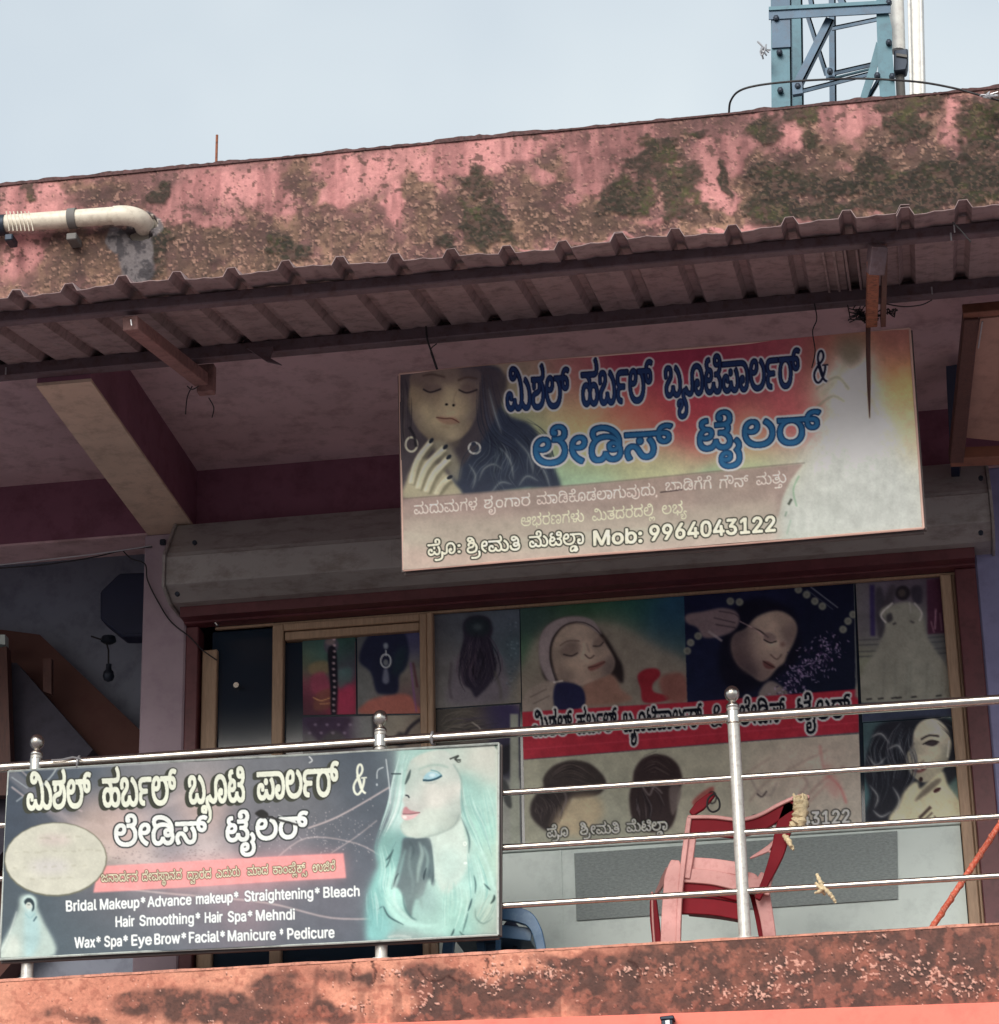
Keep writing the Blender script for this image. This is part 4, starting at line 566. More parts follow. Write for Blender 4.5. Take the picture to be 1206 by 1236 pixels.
-27,-14,-49,-13,-20,-2,-3,-6,-8,-6,-8,-3,-3,-46,-52,-182,-52,-111,0,-132,0,-148,57,1,58,0,31,60,50,132,29,105,0,88,0,140,-23,57,-17,15,-5,86,-27,80,-82,1,-45,0,-51,-66,-81,-136,-57,-208,-30,228,2,86,449,-12,-112,0,-178,44,-100,80,1,55,0,44,72,71,136,42,97,0,106,0,128,-50,1,-43,0,-16,-12,-32,-13,-11,-135,6,4,
6,8,19,1,7,0,22,-48,22,-41,0,-62,0,-82,-43,1,-41,0,-45,124,-58,129,0,138,0,128,70,11,58,153,0,10,-67,136,-61,93,0,70,0,98,28,60,50,28,70,1,42,0,89,-112,158,-194,120,-246,69,-135,0,-66,0,-64,-30,1,-22,0,-24,62,-28,57,0,72,0,110,41,9,52,155,-7,-18,-55,-96,-69,-138,-32,-83,0,-86,0,-128,28,-68,55,1,40,0,34,
72,55,130,32,91,0,176,0,308,-79,232,-139,132,-184,1,-106,0,-55,-40,-87,-72,-64,-104,-41,-128,-20,-73,0,-94,0,-122,27,-86,51,-43,36,63,3,-52,-48,-118,-50,-142,-19,23,1863,-12,-152,0,-226,77,-91,58,105,54,84,-53,174,-57,117,0,118,0,134,78,1,65,0,70,-100,106,-176,77,-115,25,87,77,136,-33,212,-100,122,-134,1,-83,0,
-65,-92,-103,-188,-59,231,1,80,759,-12,-220,0,-306,82,-158,145,1,93,0,79,102,114,186,62,123,0,90,0,128,-32,68,-60,1,-42,0,-43,-80,-68,-154,-40,-111,0,-44,0,-76,8,-62,15,-25,8,21,71,20,-7,52,-15,66,-10,39,0,106,0,96,45,1,34,0,32,-72,34,-57,0,-66,0,-116,-36,-72,-82,1,-69,0,-65,120,-108,240,-64,179,0,182,0,256,
69,138,134,1,99,0,55,-48,113,-98,96,-152,58,-105,0,-64,0,-66,-30,1,-22,0,-24,62,-28,57,0,72,0,110,41,9,52,147,-6,-14,-54,-94,-70,-136,-33,-83,0,-66,0,-104,16,-74,31,-38,46,1,30,0,51,158,70,137,0,136,0,208,-62,144,-109,74,-141,1,-80,0,-82,-88,-140,-184,-104,-284,-57,234,1,102,535,-12,-146,0,-214,38,-116,75,1,
57,0,54,104,62,174,31,105,7,130,9,134,32,46,61,1,51,1,13,0,41,-42,88,-92,75,-142,47,-99,0,-64,0,-66,-29,1,-23,0,-23,62,-29,57,0,70,0,112,42,9,52,147,-8,-22,-82,-180,-74,-125,0,-86,0,-126,28,-70,55,1,40,0,52,160,69,135,0,132,0,196,-56,132,-94,64,-115,1,-58,0,-11,-2,-18,0,-14,-1,-7,-12,-67,-114,-76,-176,-35,
-103,-6,-94,-5,-122,-19,-58,-33,1,-27,0,-27,60,-41,138,-23,115,0,156,0,218,43,116,82,1,56,0,57,-88,88,-87,30,-14,5,-34,5,-15,4,-54,12,-126,13,-75,0,-86,0,-112,-22,1,-29,0,-10,12,-24,15,-10,-149,-31,-24,24,-22,38,1,23,0,21,38,42,84,35,142,21,105,0,72,0,132,-12,63,-11,8,-1,18,-1,20,-1,7,-2,100,-23,154,-73,88,
-100,1,-65,0,-83,-146,-118,-292,-62,240,3,38,567,-12,-140,0,-202,46,-108,83,1,55,0,32,42,56,84,45,63,16,29,-14,-259,-1,1,69,417,0,22,8,30,25,1,16,0,14,-18,26,-15,11,91,12,71,-12,16,-13,16,-28,1,-11,0,-16,-14,-23,-11,-9,407,0,1,-69,-267,2,31,10,58,-11,86,-42,48,-57,1,-34,0,-55,-104,-84,-206,-47,14,575,66,160,
0,138,69,1,49,0,37,-68,55,-132,30,-97,0,-100,0,-134,-31,-64,-55,1,-36,0,-53,148,-65,46,73,474,1,77,527,0,136,0,118,17,29,15,24,14,18,35,1,19,0,42,-104,47,-81,0,-78,0,-106,-44,1,-29,0,-5,0,-11,3,-5,-57,42,20,2,36,3,15,0,50,0,56,-23,1,-20,0,-23,-62,-25,-49,0,-72,0,-62,49,1,30,0,31,74,59,142,38,105,0,106,
0,150,-43,82,-76,1,-50,0,-37,-44,-60,-47,-22,-38,-17,-102,-21,-132,-9,-81,0,242,1,74,653,476,-88,0,-124,-41,-84,-68,-27,-43,-16,-25,-20,-62,-10,-78,1,-49,1,-110,-181,0,1,127,0,79,50,140,128,110,119,33,35,-15,-335,0,1,77,617,0,136,0,118,17,29,15,24,14,18,35,1,19,0,42,-104,47,-81,0,-78,0,-106,-44,1,-29,0,-5,0,
-11,3,-5,-57,42,20,2,36,3,15,0,50,0,56,-23,1,-20,0,-23,-62,-25,-49,0,-72,0,-62,49,1,30,0,31,74,59,142,38,105,0,106,0,150,-43,82,-76,1,-50,0,-41,-60,-67,-128,-45,-99,-8,11,9,124,-44,118,-115,36,-130,1,-70,1,-129,-181,0,1,110,0,50,-12,83,-22,68,-19,25,-48,65,-142,75,248,4,71,487,-12,-90,0,-148,29,-110,58,-58,
85,1,56,0,72,100,112,182,64,125,0,82,0,122,-30,68,-54,1,-38,0,-39,-74,-60,-146,-34,-107,0,-104,0,-140,42,-37,23,41,66,26,-18,112,-43,91,0,98,0,88,32,1,27,0,27,-68,29,-51,0,-84,0,-108,-50,-50,-82,1,-47,1,-10,0,-40,42,-53,72,-31,98,-14,55,0,134,0,130,73,19,55,155,0,12,-67,144,-61,97,0,110,0,94,56,1,39,0,39,
-74,60,-120,39,-71,7,137,45,100,-20,130,-58,64,-74,1,-44,0,-73,-174,-95,-183,0,-86,0,-132,24,-106,51,-45,39,67,1,-60,-43,-118,-51,-142,-21,15,379,412,-108,17,-100,72,1,35,0,31,62,51,144,33,121,2,17,-78,-98,-1,-86,-25,1,-24,0,-23,82,-34,83,-10,22,997,306,1,75,143,0,76,0,102,19,1,31,0,20,-44,27,-31,9,155,33,18,
-7,30,-16,24,-21,14,-26,1,-17,0,-24,-34,-43,-68,-33,-53,-11,-38,-7,-68,-9,-41,0,46,849,474,1,77,235,0,136,0,118,17,29,15,24,14,18,35,1,19,0,42,-104,47,-81,0,-78,0,-106,-44,1,-29,0,-5,0,-11,3,-5,-57,42,20,2,36,3,15,0,50,0,56,-23,1,-20,0,-23,-62,-25,-49,0,-72,0,-62,49,1,30,0,31,74,59,142,38,105,0,106,0,
150,-43,82,-76,1,-50,0,-37,-44,-60,-49,-22,-36,-17,-102,-21,-132,-9,-81,0,255,2,70,433,-12,-156,0,-192,116,1,116,0,62,70,104,140,79,101,22,31,-13,-339,0,1,77,877,0,136,0,118,17,29,15,24,14,18,35,1,19,0,42,-104,47,-81,0,-78,0,-106,-44,1,-29,0,-5,0,-11,3,-5,-57,42,20,2,36,3,15,0,50,0,56,-23,1,-20,0,-23,-62,
-25,-49,0,-72,0,-62,49,1,30,0,31,74,59,142,38,105,0,106,0,150,-43,82,-76,1,-50,0,-37,-46,-60,-47,-22,-38,-18,-110,-20,-69,-5,15,12,92,-22,134,-81,72,-107,1,-60,0,-116,-194,-116,-161,0,-86,0,-126,23,-100,51,-45,42,65,5,-46,-51,-114,-52,-132,-18,24,455,67,100,0,124,70,11,58,153,0,10,-67,142,-61,83,0,96,0,112,69,
1,82,0,52,-62,93,-124,72,-186,41,-123,0,-33,0,-124,0,-188,-38,-128,-69,-64,-93,1,-56,0,-82,108,-71,258,3,58,453,-12,-112,0,-178,44,-100,80,1,55,0,44,72,71,136,42,97,0,106,0,128,-50,1,-43,0,-16,-12,-32,-13,-11,-135,6,4,8,8,17,1,7,0,22,-48,22,-41,0,-62,0,-82,-43,1,-41,0,-45,124,-58,129,0,138,0,128,70,11,58,
153,0,10,-67,138,-61,97,0,72,0,88,32,40,57,1,35,0,46,-72,95,-95,55,143,48,92,-51,98,-115,1,-71,0,-72,-98,-93,-160,-45,-91,0,-102,0,-128,26,-88,51,-43,36,63,4,-52,-48,-118,-50,-142,-19,12,803,297,-48,0,-66,34,1,24,0,26,66,34,49,0,50,0,68,-34,1,-26,0,-24,-68,-34,46,63,474,1,77,957,0,136,0,118,17,29,15,24,14,
18,35,1,19,0,42,-104,47,-81,0,-78,0,-106,-44,1,-29,0,-5,0,-11,3,-5,-57,42,20,2,36,3,15,0,50,0,56,-23,1,-20,0,-23,-62,-25,-49,0,-72,0,-62,49,1,30,0,31,74,59,142,38,105,0,106,0,150,-43,82,-76,1,-50,0,-37,-44,-60,-47,-22,-38,-17,-102,-21,-132,-9,-81,0,262,3,60,453,-12,-112,0,-178,44,-100,80,1,55,0,44,72,71,
136,42,97,0,106,0,128,-50,1,-43,0,-16,-12,-32,-13,-11,-135,6,4,6,8,19,1,7,0,22,-48,22,-41,0,-62,0,-82,-43,1,-41,0,-45,124,-58,129,0,138,0,128,70,11,58,153,0,10,-67,138,-61,97,0,112,0,88,73,1,51,0,59,-82,99,-136,76,-164,46,-81,6,307,6,102,-32,144,-88,76,-105,1,-60,0,-72,-98,-93,-160,-45,-91,0,-102,0,-128,
26,-88,51,-43,36,63,4,-52,-48,-118,-50,-142,-19,46,63,474,1,77,957,0,136,0,118,17,29,15,24,14,18,35,1,19,0,42,-104,47,-81,0,-78,0,-106,-44,1,-29,0,-5,0,-11,3,-5,-57,42,20,2,36,3,15,0,50,0,56,-23,1,-20,0,-23,-62,-25,-49,0,-72,0,-62,49,1,30,0,31,74,59,142,38,105,0,106,0,150,-43,82,-76,1,-50,0,-37,-44,-60,
-47,-22,-38,-17,-102,-21,-132,-9,-81,0,23,1817,-12,-152,0,-228,77,-89,58,103,54,84,-53,174,-57,117,0,120,0,132,78,1,65,0,70,-100,106,-176,77,-115,25,87,77,136,-33,212,-100,122,-134,1,-83,0,-65,-92,-103,-188,-59,264,2,65,653,-12,-162,0,-258,62,-148,119,1,86,0,57,62,88,112,66,79,22,37,-14,-287,0,1,77,651,0,136,0,
118,17,29,15,24,14,18,35,1,19,0,42,-104,47,-81,0,-78,0,-106,-44,1,-29,0,-5,0,-11,3,-5,-57,42,20,2,36,3,15,0,50,0,56,-23,1,-20,0,-23,-62,-25,-49,0,-72,0,-62,49,1,30,0,31,74,59,142,38,105,0,106,0,150,-43,82,-76,1,-50,0,-37,-46,-60,-47,-22,-36,-17,-104,-21,-132,-9,-81,0,125,31,87,-17,76,-24,106,-65,56,-86,1,
-58,0,-78,-136,-120,-254,-69,15,655,69,136,0,178,54,88,93,1,56,0,65,-106,91,-180,48,-113,0,-124,0,-184,-51,-100,-91,1,-62,0,-97,222,-106,265,2,55,761,-12,-218,0,-308,82,-160,145,1,93,0,79,102,114,186,62,123,0,90,0,128,-32,68,-60,1,-42,0,-43,-78,-68,-154,-40,-113,0,-44,0,-76,8,-62,15,-25,8,21,71,20,-7,54,-15,
64,-10,39,0,106,0,96,45,1,34,0,32,-72,34,-57,0,-66,0,-116,-36,-72,-82,1,-69,0,-65,122,-108,240,-64,175,0,170,0,238,50,126,95,1,67,0,71,-160,111,-129,31,99,52,114,-28,158,-79,84,-99,1,-59,0,-80,-144,-133,-310,-80,46,877,474,1,77,103,0,136,0,118,17,29,15,24,14,18,35,1,19,0,42,-104,47,-81,0,-78,0,-106,-44,1,
-29,0,-5,0,-11,3,-5,-57,42,20,2,36,3,15,0,50,0,56,-23,1,-20,0,-23,-62,-25,-49,0,-72,0,-62,49,1,30,0,31,74,59,142,38,105,0,106,0,150,-43,82,-76,1,-50,0,-37,-46,-60,-47,-22,-36,-17,-104,-21,-132,-9,-81,0,276,1,25,-709,41,66,-40,154,-60,186,-33,111,0,148,0,200,57,102,108,1,77,0,77,-116,161,-135,73,137,53,144,
-85,136,-183,1,-98,0,-80,-92,-119,-164,-78,-222,-39,-131,0,-140,0,-222,40,-184,72,-83,48,280,1,25,247,-12,-108,0,-170,32,-142,59,-120,80,-57,48,149,44,70,-66,138,-81,158,-37,95,0,118,0,136,80,1,71,0,66,-98,102,-176,77,-117,25,89,77,136,-33,210,-99,122,-128,1,-76,0,-109,-208,-132,1038,1,65,567,-10,-144,0,-208,53,
-112,91,1,56,0,48,78,69,138,60,87,32,217,80,26,9,62,28,44,38,1,25,0,35,-92,45,-77,0,-56,0,-84,-23,-46,-39,1,-27,0,-27,50,-50,86,-54,55,-33,671,-406,-211,0,-549,331,-78,47,-124,75,-72,73,1,44,0,48,88,74,160,42,109,0,110,0,158,-42,86,-71,1,-43,0,-34,-50,-56,-88,-48,-55,-21,-289,-108,-90,-33,-74,-57,1,-34,0,
-36,68,-54,124,-30,81,0,86,0,160,36,128,66,74,94,1,58,169,0,0,-72,-66,-93,-84,-53,-27,-14,-35,-22,-72,-39,-214,-38,1042,1,18,577,318,13,155,-261,-83,-69,61,277,71,-275,72,71,62,263,-83,-11,155,141,0,-11,-155,261,83,73,-62,-275,-72,277,-71,-71,-61,-259,83,13,-155,1044,1,4,107,-175,87,277,201,0,-151,-277,1048,2,16,
649,-10,-162,0,-228,88,-120,167,1,118,0,118,122,167,228,89,161,0,162,0,228,-89,120,-167,1,-118,0,-118,-118,-167,-228,-88,16,649,71,106,0,150,69,76,131,1,92,0,94,-76,130,-150,70,-105,0,-106,0,-148,-70,-78,-130,1,-94,0,-92,78,-131,148,-69,1049,2,4,221,0,1,78,901,0,1,-78,8,793,728,1,-728,-181,0,1,642,-9,0,-351,
-131,1,100,317,117,1050,1,32,185,0,1,67,485,262,82,44,106,66,56,61,1,33,0,38,-74,56,-122,30,-77,0,-84,0,-122,-34,-66,-61,1,-41,-177,0,0,64,120,98,204,54,131,0,130,0,200,-54,114,-92,1,-57,0,-39,-56,-75,-142,-95,-129,-68,-317,-170,1,-5,673,0,1,-82,1051,1,35,621,-10,-132,0,-220,46,-138,87,-7,61,191,0,8,-37,84,
-50,136,-25,83,0,88,0,144,30,82,60,1,44,0,39,-72,66,-160,41,-131,0,-119,0,1,74,369,214,1,6,-625,0,1,82,871,0,1,-68,-457,-264,1,15,158,8,232,-54,126,-99,1,-61,0,-62,-130,-98,-226,-55,1052,2,8,119,148,1,76,581,504,183,0,-565,-493,1,-6,865,0,1,-81,6,805,0,1,170,1,36,1,248,177,0,1,-454,1053,1,39,631,-10,-128,
0,-202,51,-122,87,-3,56,181,0,6,-33,76,-50,122,-29,73,0,88,0,138,41,78,72,1,46,0,47,-82,74,-142,43,-89,0,-68,0,-138,-22,-43,-17,-173,11,87,361,767,0,1,-82,-609,0,-49,-212,9,0,46,18,136,24,77,0,98,0,170,-36,124,-66,70,-89,1,-53,0,-69,-126,-110,-218,-63,1054,2,23,649,-10,-134,0,-210,62,-118,109,1,70,0,52,90,
115,117,87,331,243,201,0,-485,-355,-17,0,20,20,74,34,102,20,59,0,132,0,196,-55,110,-100,1,-68,0,-68,-120,-105,-208,-61,16,649,70,84,0,128,40,74,69,1,45,0,46,-74,68,-128,39,-83,0,-84,0,-130,-38,-72,-68,1,-45,0,-46,72,-70,130,-40,1055,1,8,279,0,647,640,1,6,-745,0,1,82,941,0,1,-87,-645,-641,1056,3,32,649,-10,
-148,0,-226,52,-126,92,1,59,0,46,74,79,130,53,81,7,1,4,-106,14,-124,90,1,58,0,56,114,87,202,50,131,0,128,0,200,-50,116,-87,1,-56,0,-58,-126,-90,-101,-14,1,-4,78,-7,130,-53,76,-79,1,-46,0,-59,-128,-92,-226,-52,16,649,71,96,0,140,32,78,57,1,38,0,41,-82,62,-142,35,-89,0,-92,0,-142,-35,-82,-62,1,-41,0,-38,76,
-57,142,-32,16,649,414,76,0,120,31,70,55,1,37,0,37,-68,53,-120,30,-77,0,-80,0,-120,-30,-68,-53,1,-37,0,-37,68,-55,122,-31,1057,2,23,649,737,134,0,210,-61,118,-109,1,-70,0,-52,-90,-116,-115,-86,-329,-243,-199,0,487,355,19,0,-20,-21,-74,-33,-102,-20,-57,0,-132,0,-198,55,-108,100,1,68,0,68,120,105,208,60,16,649,
658,-84,0,-128,-40,-74,-70,1,-44,0,-46,74,-69,128,-39,85,0,84,0,130,39,72,69,1,44,0,45,-72,71,-130,40,1058,2,12,273,-6,-54,0,-78,38,1,28,0,27,78,38,55,0,56,0,76,-38,1,-27,0,-28,-76,-38,12,273,389,-54,0,-78,38,1,28,0,27,78,39,55,0,56,0,76,-39,1,-27,0,-28,-76,-38,1065,2,14,51,0,531,728,215,0,537,-728,-195,
0,-307,432,-30,40,-74,119,-53,93,37,0,-54,-94,-76,-121,-25,-37,-299,-432,4,317,203,1,81,749,0,1,-81,1066,3,20,177,0,1,728,517,0,152,0,198,-53,96,-87,1,-53,0,-47,-66,-61,-108,-36,-63,-9,1,-7,68,-2,136,-43,92,-79,1,-57,0,-55,-102,-88,-214,-51,-171,0,10,363,82,343,0,170,0,142,65,1,48,0,36,-74,62,-136,37,-93,0,
-349,0,10,363,408,321,0,78,0,126,31,74,56,1,38,0,47,-130,66,-141,0,-325,0,1069,1,12,177,0,1,728,887,0,1,-82,-699,0,1,-238,653,0,1,-82,-651,0,1,-244,711,0,1,-82,1070,1,10,177,0,1,728,881,0,1,-82,-693,0,1,-250,629,0,1,-82,-627,0,1,-314,1072,1,12,177,0,1,728,187,0,1,-315,763,0,1,315,187,0,1,-728,-185,0,1,
331,-761,0,1,-331,1077,1,46,177,0,1,728,265,0,359,-459,12,-17,32,-48,36,-57,34,-56,13,-24,-39,0,14,23,32,55,36,57,34,50,13,17,355,459,265,0,1,-728,-181,0,1,416,0,22,2,58,2,63,4,66,1,30,17,0,-20,-33,-46,-70,-44,-65,-40,-54,-13,-17,-323,-416,-161,0,-329,416,-14,17,-36,52,-44,64,-48,71,-23,35,19,0,2,-27,2,-64,
2,-64,2,-61,1,-23,1,-416,1080,1,24,177,0,1,728,499,0,170,0,220,-62,106,-105,1,-65,0,-65,-106,-105,-220,-63,-169,0,-351,0,1,82,345,0,116,0,140,39,64,69,1,43,0,43,-64,68,-142,39,-115,0,-301,0,1,-646,1083,1,51,643,-13,-158,0,-232,51,-130,91,-7,61,191,0,8,-41,96,-53,148,-26,87,0,98,0,158,33,92,58,1,39,0,35,-80,
44,-130,28,-77,11,-175,25,-176,25,-196,92,1,73,0,61,134,93,226,50,141,0,144,0,220,-50,128,-88,5,-55,-181,0,-12,53,-178,58,-129,0,-94,0,-140,-30,-80,-54,1,-34,0,-38,96,-46,130,-26,53,-8,147,-20,58,-7,142,-28,128,-45,84,-70,1,-51,0,-59,-124,-96,-236,-56,1087,1,38,449,0,-397,728,191,0,231,-447,20,-35,32,-74,32,-76,
15,-40,-23,0,16,40,30,76,36,74,19,35,237,447,211,0,235,-447,20,-35,34,-74,34,-76,15,-40,-25,0,16,40,30,76,36,74,19,35,229,447,193,0,-397,-728,-215,0,-249,461,-24,45,-46,106,-21,69,41,0,-22,-65,-40,-103,-27,-52,-249,-461,1097,2,40,461,-13,-104,0,-168,39,-100,76,1,53,0,47,74,59,124,33,150,17,77,5,98,6,124,7,58,
17,1,20,1,3,0,34,-50,47,-102,26,-75,0,-78,0,-110,-25,-70,-36,-17,-19,-167,27,42,50,142,56,172,24,85,0,54,0,140,-13,130,-40,84,-76,1,-64,1,-360,-171,0,1,74,-11,0,-18,-19,-82,-40,-132,-28,18,491,65,98,0,134,38,70,61,1,33,1,76,-10,-6,-72,-11,-92,-7,-88,-6,-25,-1,-62,-4,-110,-19,-68,-37,1,-31,0,-28,60,-39,100,
-19,1098,2,23,663,-12,-104,0,-128,36,-68,45,-17,15,-19,0,1,-84,-169,0,1,728,177,0,1,-270,15,0,18,15,66,45,126,35,107,0,136,0,208,-69,120,-126,1,-87,0,-86,-118,-127,-208,-70,16,635,67,104,0,138,55,68,93,1,57,0,57,-68,91,-138,54,-103,0,-100,0,-136,-51,-70,-90,1,-61,0,-60,70,-93,138,-52,1099,1,38,599,-12,-148,0,
-224,71,-124,127,1,84,0,85,124,127,224,71,149,0,80,0,140,-21,116,-38,84,-56,25,-36,-169,-24,-12,21,-48,35,-70,26,-90,14,-53,0,-108,0,-142,-57,-68,-93,1,-54,0,-54,68,-92,142,-57,109,0,56,0,92,15,70,26,50,38,11,21,169,-23,-20,-37,-86,-57,-116,-41,-144,-21,1100,2,23,565,-12,-136,0,-210,70,-116,127,1,86,0,87,118,
126,208,69,137,0,106,0,126,-35,68,-45,17,-15,15,0,1,270,177,0,1,-728,-169,0,1,84,-19,0,-16,-15,-70,-45,-126,-36,16,591,67,100,0,136,52,70,93,1,60,0,61,-68,90,-138,51,-99,0,-104,0,-138,-54,-68,-91,1,-57,0,-57,70,-93,138,-55,1101,1,40,615,-12,-158,0,-230,71,-124,126,1,84,0,84,120,127,222,73,149,0,88,0,168,-29,
138,-64,82,-105,1,-75,1,-37,-847,0,1,74,755,0,-81,-27,0,54,-68,83,-132,48,-99,0,-98,0,-140,-49,-74,-77,1,-45,1,-49,0,-61,84,-84,150,-44,101,0,64,0,106,19,76,38,21,27,171,-23,-24,-41,-122,-63,-178,-35,1103,2,38,597,-216,-120,0,-178,31,-116,51,-33,30,143,45,24,-15,68,-38,118,-27,97,0,132,0,168,62,1,68,1,109,-15,
0,-18,-16,-68,-42,-126,-33,-105,0,-130,0,-210,62,-120,119,1,85,0,85,118,124,210,69,137,0,106,0,126,-35,68,-45,19,-15,19,0,1,88,171,0,1,-560,0,-70,-126,-90,-216,-42,16,593,87,100,0,136,45,70,86,1,59,0,58,-68,89,-138,50,-99,0,-104,0,-138,-53,-70,-89,1,-55,0,-56,70,-86,140,-48,1104,1,23,331,327,1,-327,-175,0,1,
728,177,0,1,-314,-29,0,50,75,184,64,125,0,110,0,168,-46,92,-91,1,-69,1,-347,-175,0,1,339,0,63,-132,72,-113,0,-78,0,-126,-35,-72,-65,1105,2,4,155,0,1,546,177,0,1,-546,12,245,635,-50,0,-72,34,1,24,0,25,72,33,51,0,50,0,72,-33,1,-25,0,-24,-72,-34,1107,3,7,321,196,1,109,33,0,467,241,219,0,-503,-259,-19,0,4,155,
0,1,728,177,0,1,-728,4,845,0,-417,267,127,62,519,-329,1108,1,16,401,-4,-124,0,-122,66,1,59,1,607,177,0,1,-585,0,-38,36,-30,55,0,30,0,28,2,15,2,35,-75,-24,-3,-68,-5,1109,1,42,155,0,1,546,173,0,1,-122,-13,0,22,44,98,58,130,30,71,0,118,0,148,-74,23,-59,-23,0,20,41,104,59,146,33,89,0,94,0,156,-41,94,-83,1,
-64,1,-368,-175,0,1,366,0,59,-132,51,-87,0,-74,0,-106,-31,-58,-54,1,-35,1,-356,-175,0,1,375,0,45,-122,56,-91,0,-64,0,-112,-30,-68,-59,1,-43,1,-344,1110,1,23,331,327,1,-327,-175,0,1,546,171,0,1,-132,-23,0,50,75,184,64,125,0,110,0,166,-46,94,-91,1,-69,1,-347,-175,0,1,339,0,63,-132,72,-113,0,-78,0,-126,-35,-72,
-65,1111,2,16,599,-12,-148,0,-224,71,-124,127,1,84,0,85,124,127,224,71,149,0,150,0,224,-71,126,-127,1,-85,0,-84,-126,-127,-224,-71,16,599,67,110,0,144,57,68,92,1,54,0,54,-68,93,-144,57,-109,0,-108,0,-142,-57,-68,-93,1,-54,0,-54,68,-92,142,-57,1112,2,23,155,-204,1,750,171,0,1,-88,21,0,18,15,66,45,126,35,107,0,
136,0,208,-69,120,-126,1,-87,0,-86,-118,-127,-208,-70,-135,0,-104,0,-128,36,-68,45,-17,15,-13,0,1,-288,16,635,67,104,0,138,55,68,93,1,57,0,57,-68,91,-138,54,-103,0,-100,0,-136,-51,-70,-90,1,-61,0,-60,70,-93,138,-52,1114,1,20,155,0,1,546,171,0,1,-84,13,0,30,41,156,51,99,0,18,0,54,-1,17,-1,1,-88,-8,1,-62,4,
-35,0,-78,0,-124,-33,-70,-57,1,-37,1,-342,1116,2,4,585,546,1,-75,-563,0,1,75,16,185,676,177,0,1,-534,0,-37,58,-34,71,0,16,0,52,4,23,2,37,-74,-28,-5,-68,-5,-33,0,-142,0,-158,75,1,67,1117,1,23,525,-7,-110,0,-166,46,-94,91,1,69,1,347,177,0,1,-339,0,-63,132,-72,117,0,78,0,124,34,72,66,1,47,1,327,177,0,1,-546,
-169,0,1,132,25,0,-50,-76,-188,-63,1118,1,14,471,0,-417,546,195,0,233,-324,36,-50,52,-100,29,-47,-63,0,28,47,52,100,37,50,233,324,195,0,-417,-546,1119,1,36,401,0,-331,546,187,0,135,-238,28,-49,62,-124,31,-78,-29,0,28,75,62,124,29,52,131,238,189,0,129,-238,28,-51,60,-123,31,-77,-31,0,32,76,60,123,31,52,133,238,
187,0,-329,-546,-175,0,-141,247,-20,38,-42,78,-38,82,-21,42,41,0,-20,-42,-40,-82,-40,-79,-21,-37,-141,-247,1120,1,28,65,0,431,314,1,-67,-407,299,207,0,135,-106,54,-41,76,-71,43,-34,-91,0,42,34,70,71,53,41,141,106,201,0,-407,-303,1,65,427,-308,-203,0,-159,123,-52,40,-74,68,-39,32,93,0,-40,-32,-68,-68,-53,-40,-161,
-123,1121,1,27,137,-198,47,76,19,-2,54,-7,88,6,70,38,27,39,33,45,-417,549,195,0,233,-324,36,-51,52,-99,29,-47,-63,0,28,47,52,100,37,50,235,324,193,0,-479,-628,-34,-43,-92,-56,-124,-27,-75,0,-48,0,-68,7]
WORDS = {'A1':[(228,0),(54,1180),(196,1810)],'A2':[(57,0),(45,801),(93,1601),(196,2168)],'A3':[(45,0),(121,800),(64,1060),(214,1806),(152,2621),(60,3413),(51,3862),(93,4621),(194,5188)],'A3a':[(45,0),(121,800),(64,1060),(214,1806)],'A3b':[(152,0),(60,792),(51,1241),(93,2000),(194,2567)],'B1':[(265,0),(74,769),(216,1177),(201,1945)],'B2':[(248,0),(75,815),(51,998),(194,1757)],'C1':[(47,0),(40,1156),(63,1921),(47,2285),(25,3441),(52,4089)],'C2':[(54,0),(65,630),(6,753),(136,1303),(60,1951),(49,2400)],'C3':[(156,0),(60,1156),(216,1605),(240,2373),(64,2947),(35,3693),(159,4461),(60,5230),(25,5679),(63,6327),(53,6691),(276,7485),(40,7737),(63,8502)],'C4':[(154,0),(60,805),(216,1254),(242,2022),(242,2670)],'C5':[(136,0),(72,648),(187,1078)],'C6':[(47,0),(38,1156),(111,1778),(63,1843)],'D1':[(10,0),(46,841),(49,1646),(37,2297),(25,3161),(52,3809),(280,4519)],'D2':[(228,0),(38,1180),(40,1802),(49,2567),(40,3218),(231,3983),(124,4778)],'D3':[(51,0),(46,759),(121,1564)],'E1':[(258,0),(122,792),(64,926)],'E2':[(234,0),(122,630),(74,764),(47,1172),(219,2328)],'E3':[(262,0),(214,1156),(159,1971),(108,2740),(60,2811)],'F1':[(30,0),(151,775),(60,1486),(40,1935),(93,2700),(42,3267)],'F2':[(255,0),(74,765),(53,1173),(164,1967),(112,2676),(60,2739),(42,3188),(40,3899)],'F3':[(149,0),(126,765),(60,893),(49,1342),(40,1993)],'F4':[(17,0),(40,787),(63,1552),(49,1916),(63,2567)],'F5':[(156,0),(60,1156),(40,1605)],'F6':[(134,0),(60,574),(6,1023),(258,1573),(124,2365),(168,2428),(129,3315)],'F7':[(13,0),(212,1222),(264,1997)]}
ADV = {' ': 269,'&': 644,'*': 648,',': 269,'0': 648,'1': 648,'2': 648,'3': 648,'4': 648,'5': 648,'6': 648,'7': 648,'8': 648,'9': 648,':': 269,'A': 690,'B': 654,'E': 601,'F': 590,'H': 743,'M': 903,'P': 639,'S': 642,'W': 985,'a': 562,'b': 612,'c': 571,'d': 612,'e': 583,'g': 613,'h': 591,'i': 242,'k': 549,'l': 275,'m': 876,'n': 591,'o': 600,'p': 612,'r': 376,'t': 327,'u': 591,'v': 562,'w': 818,'x': 546,'y': 562}

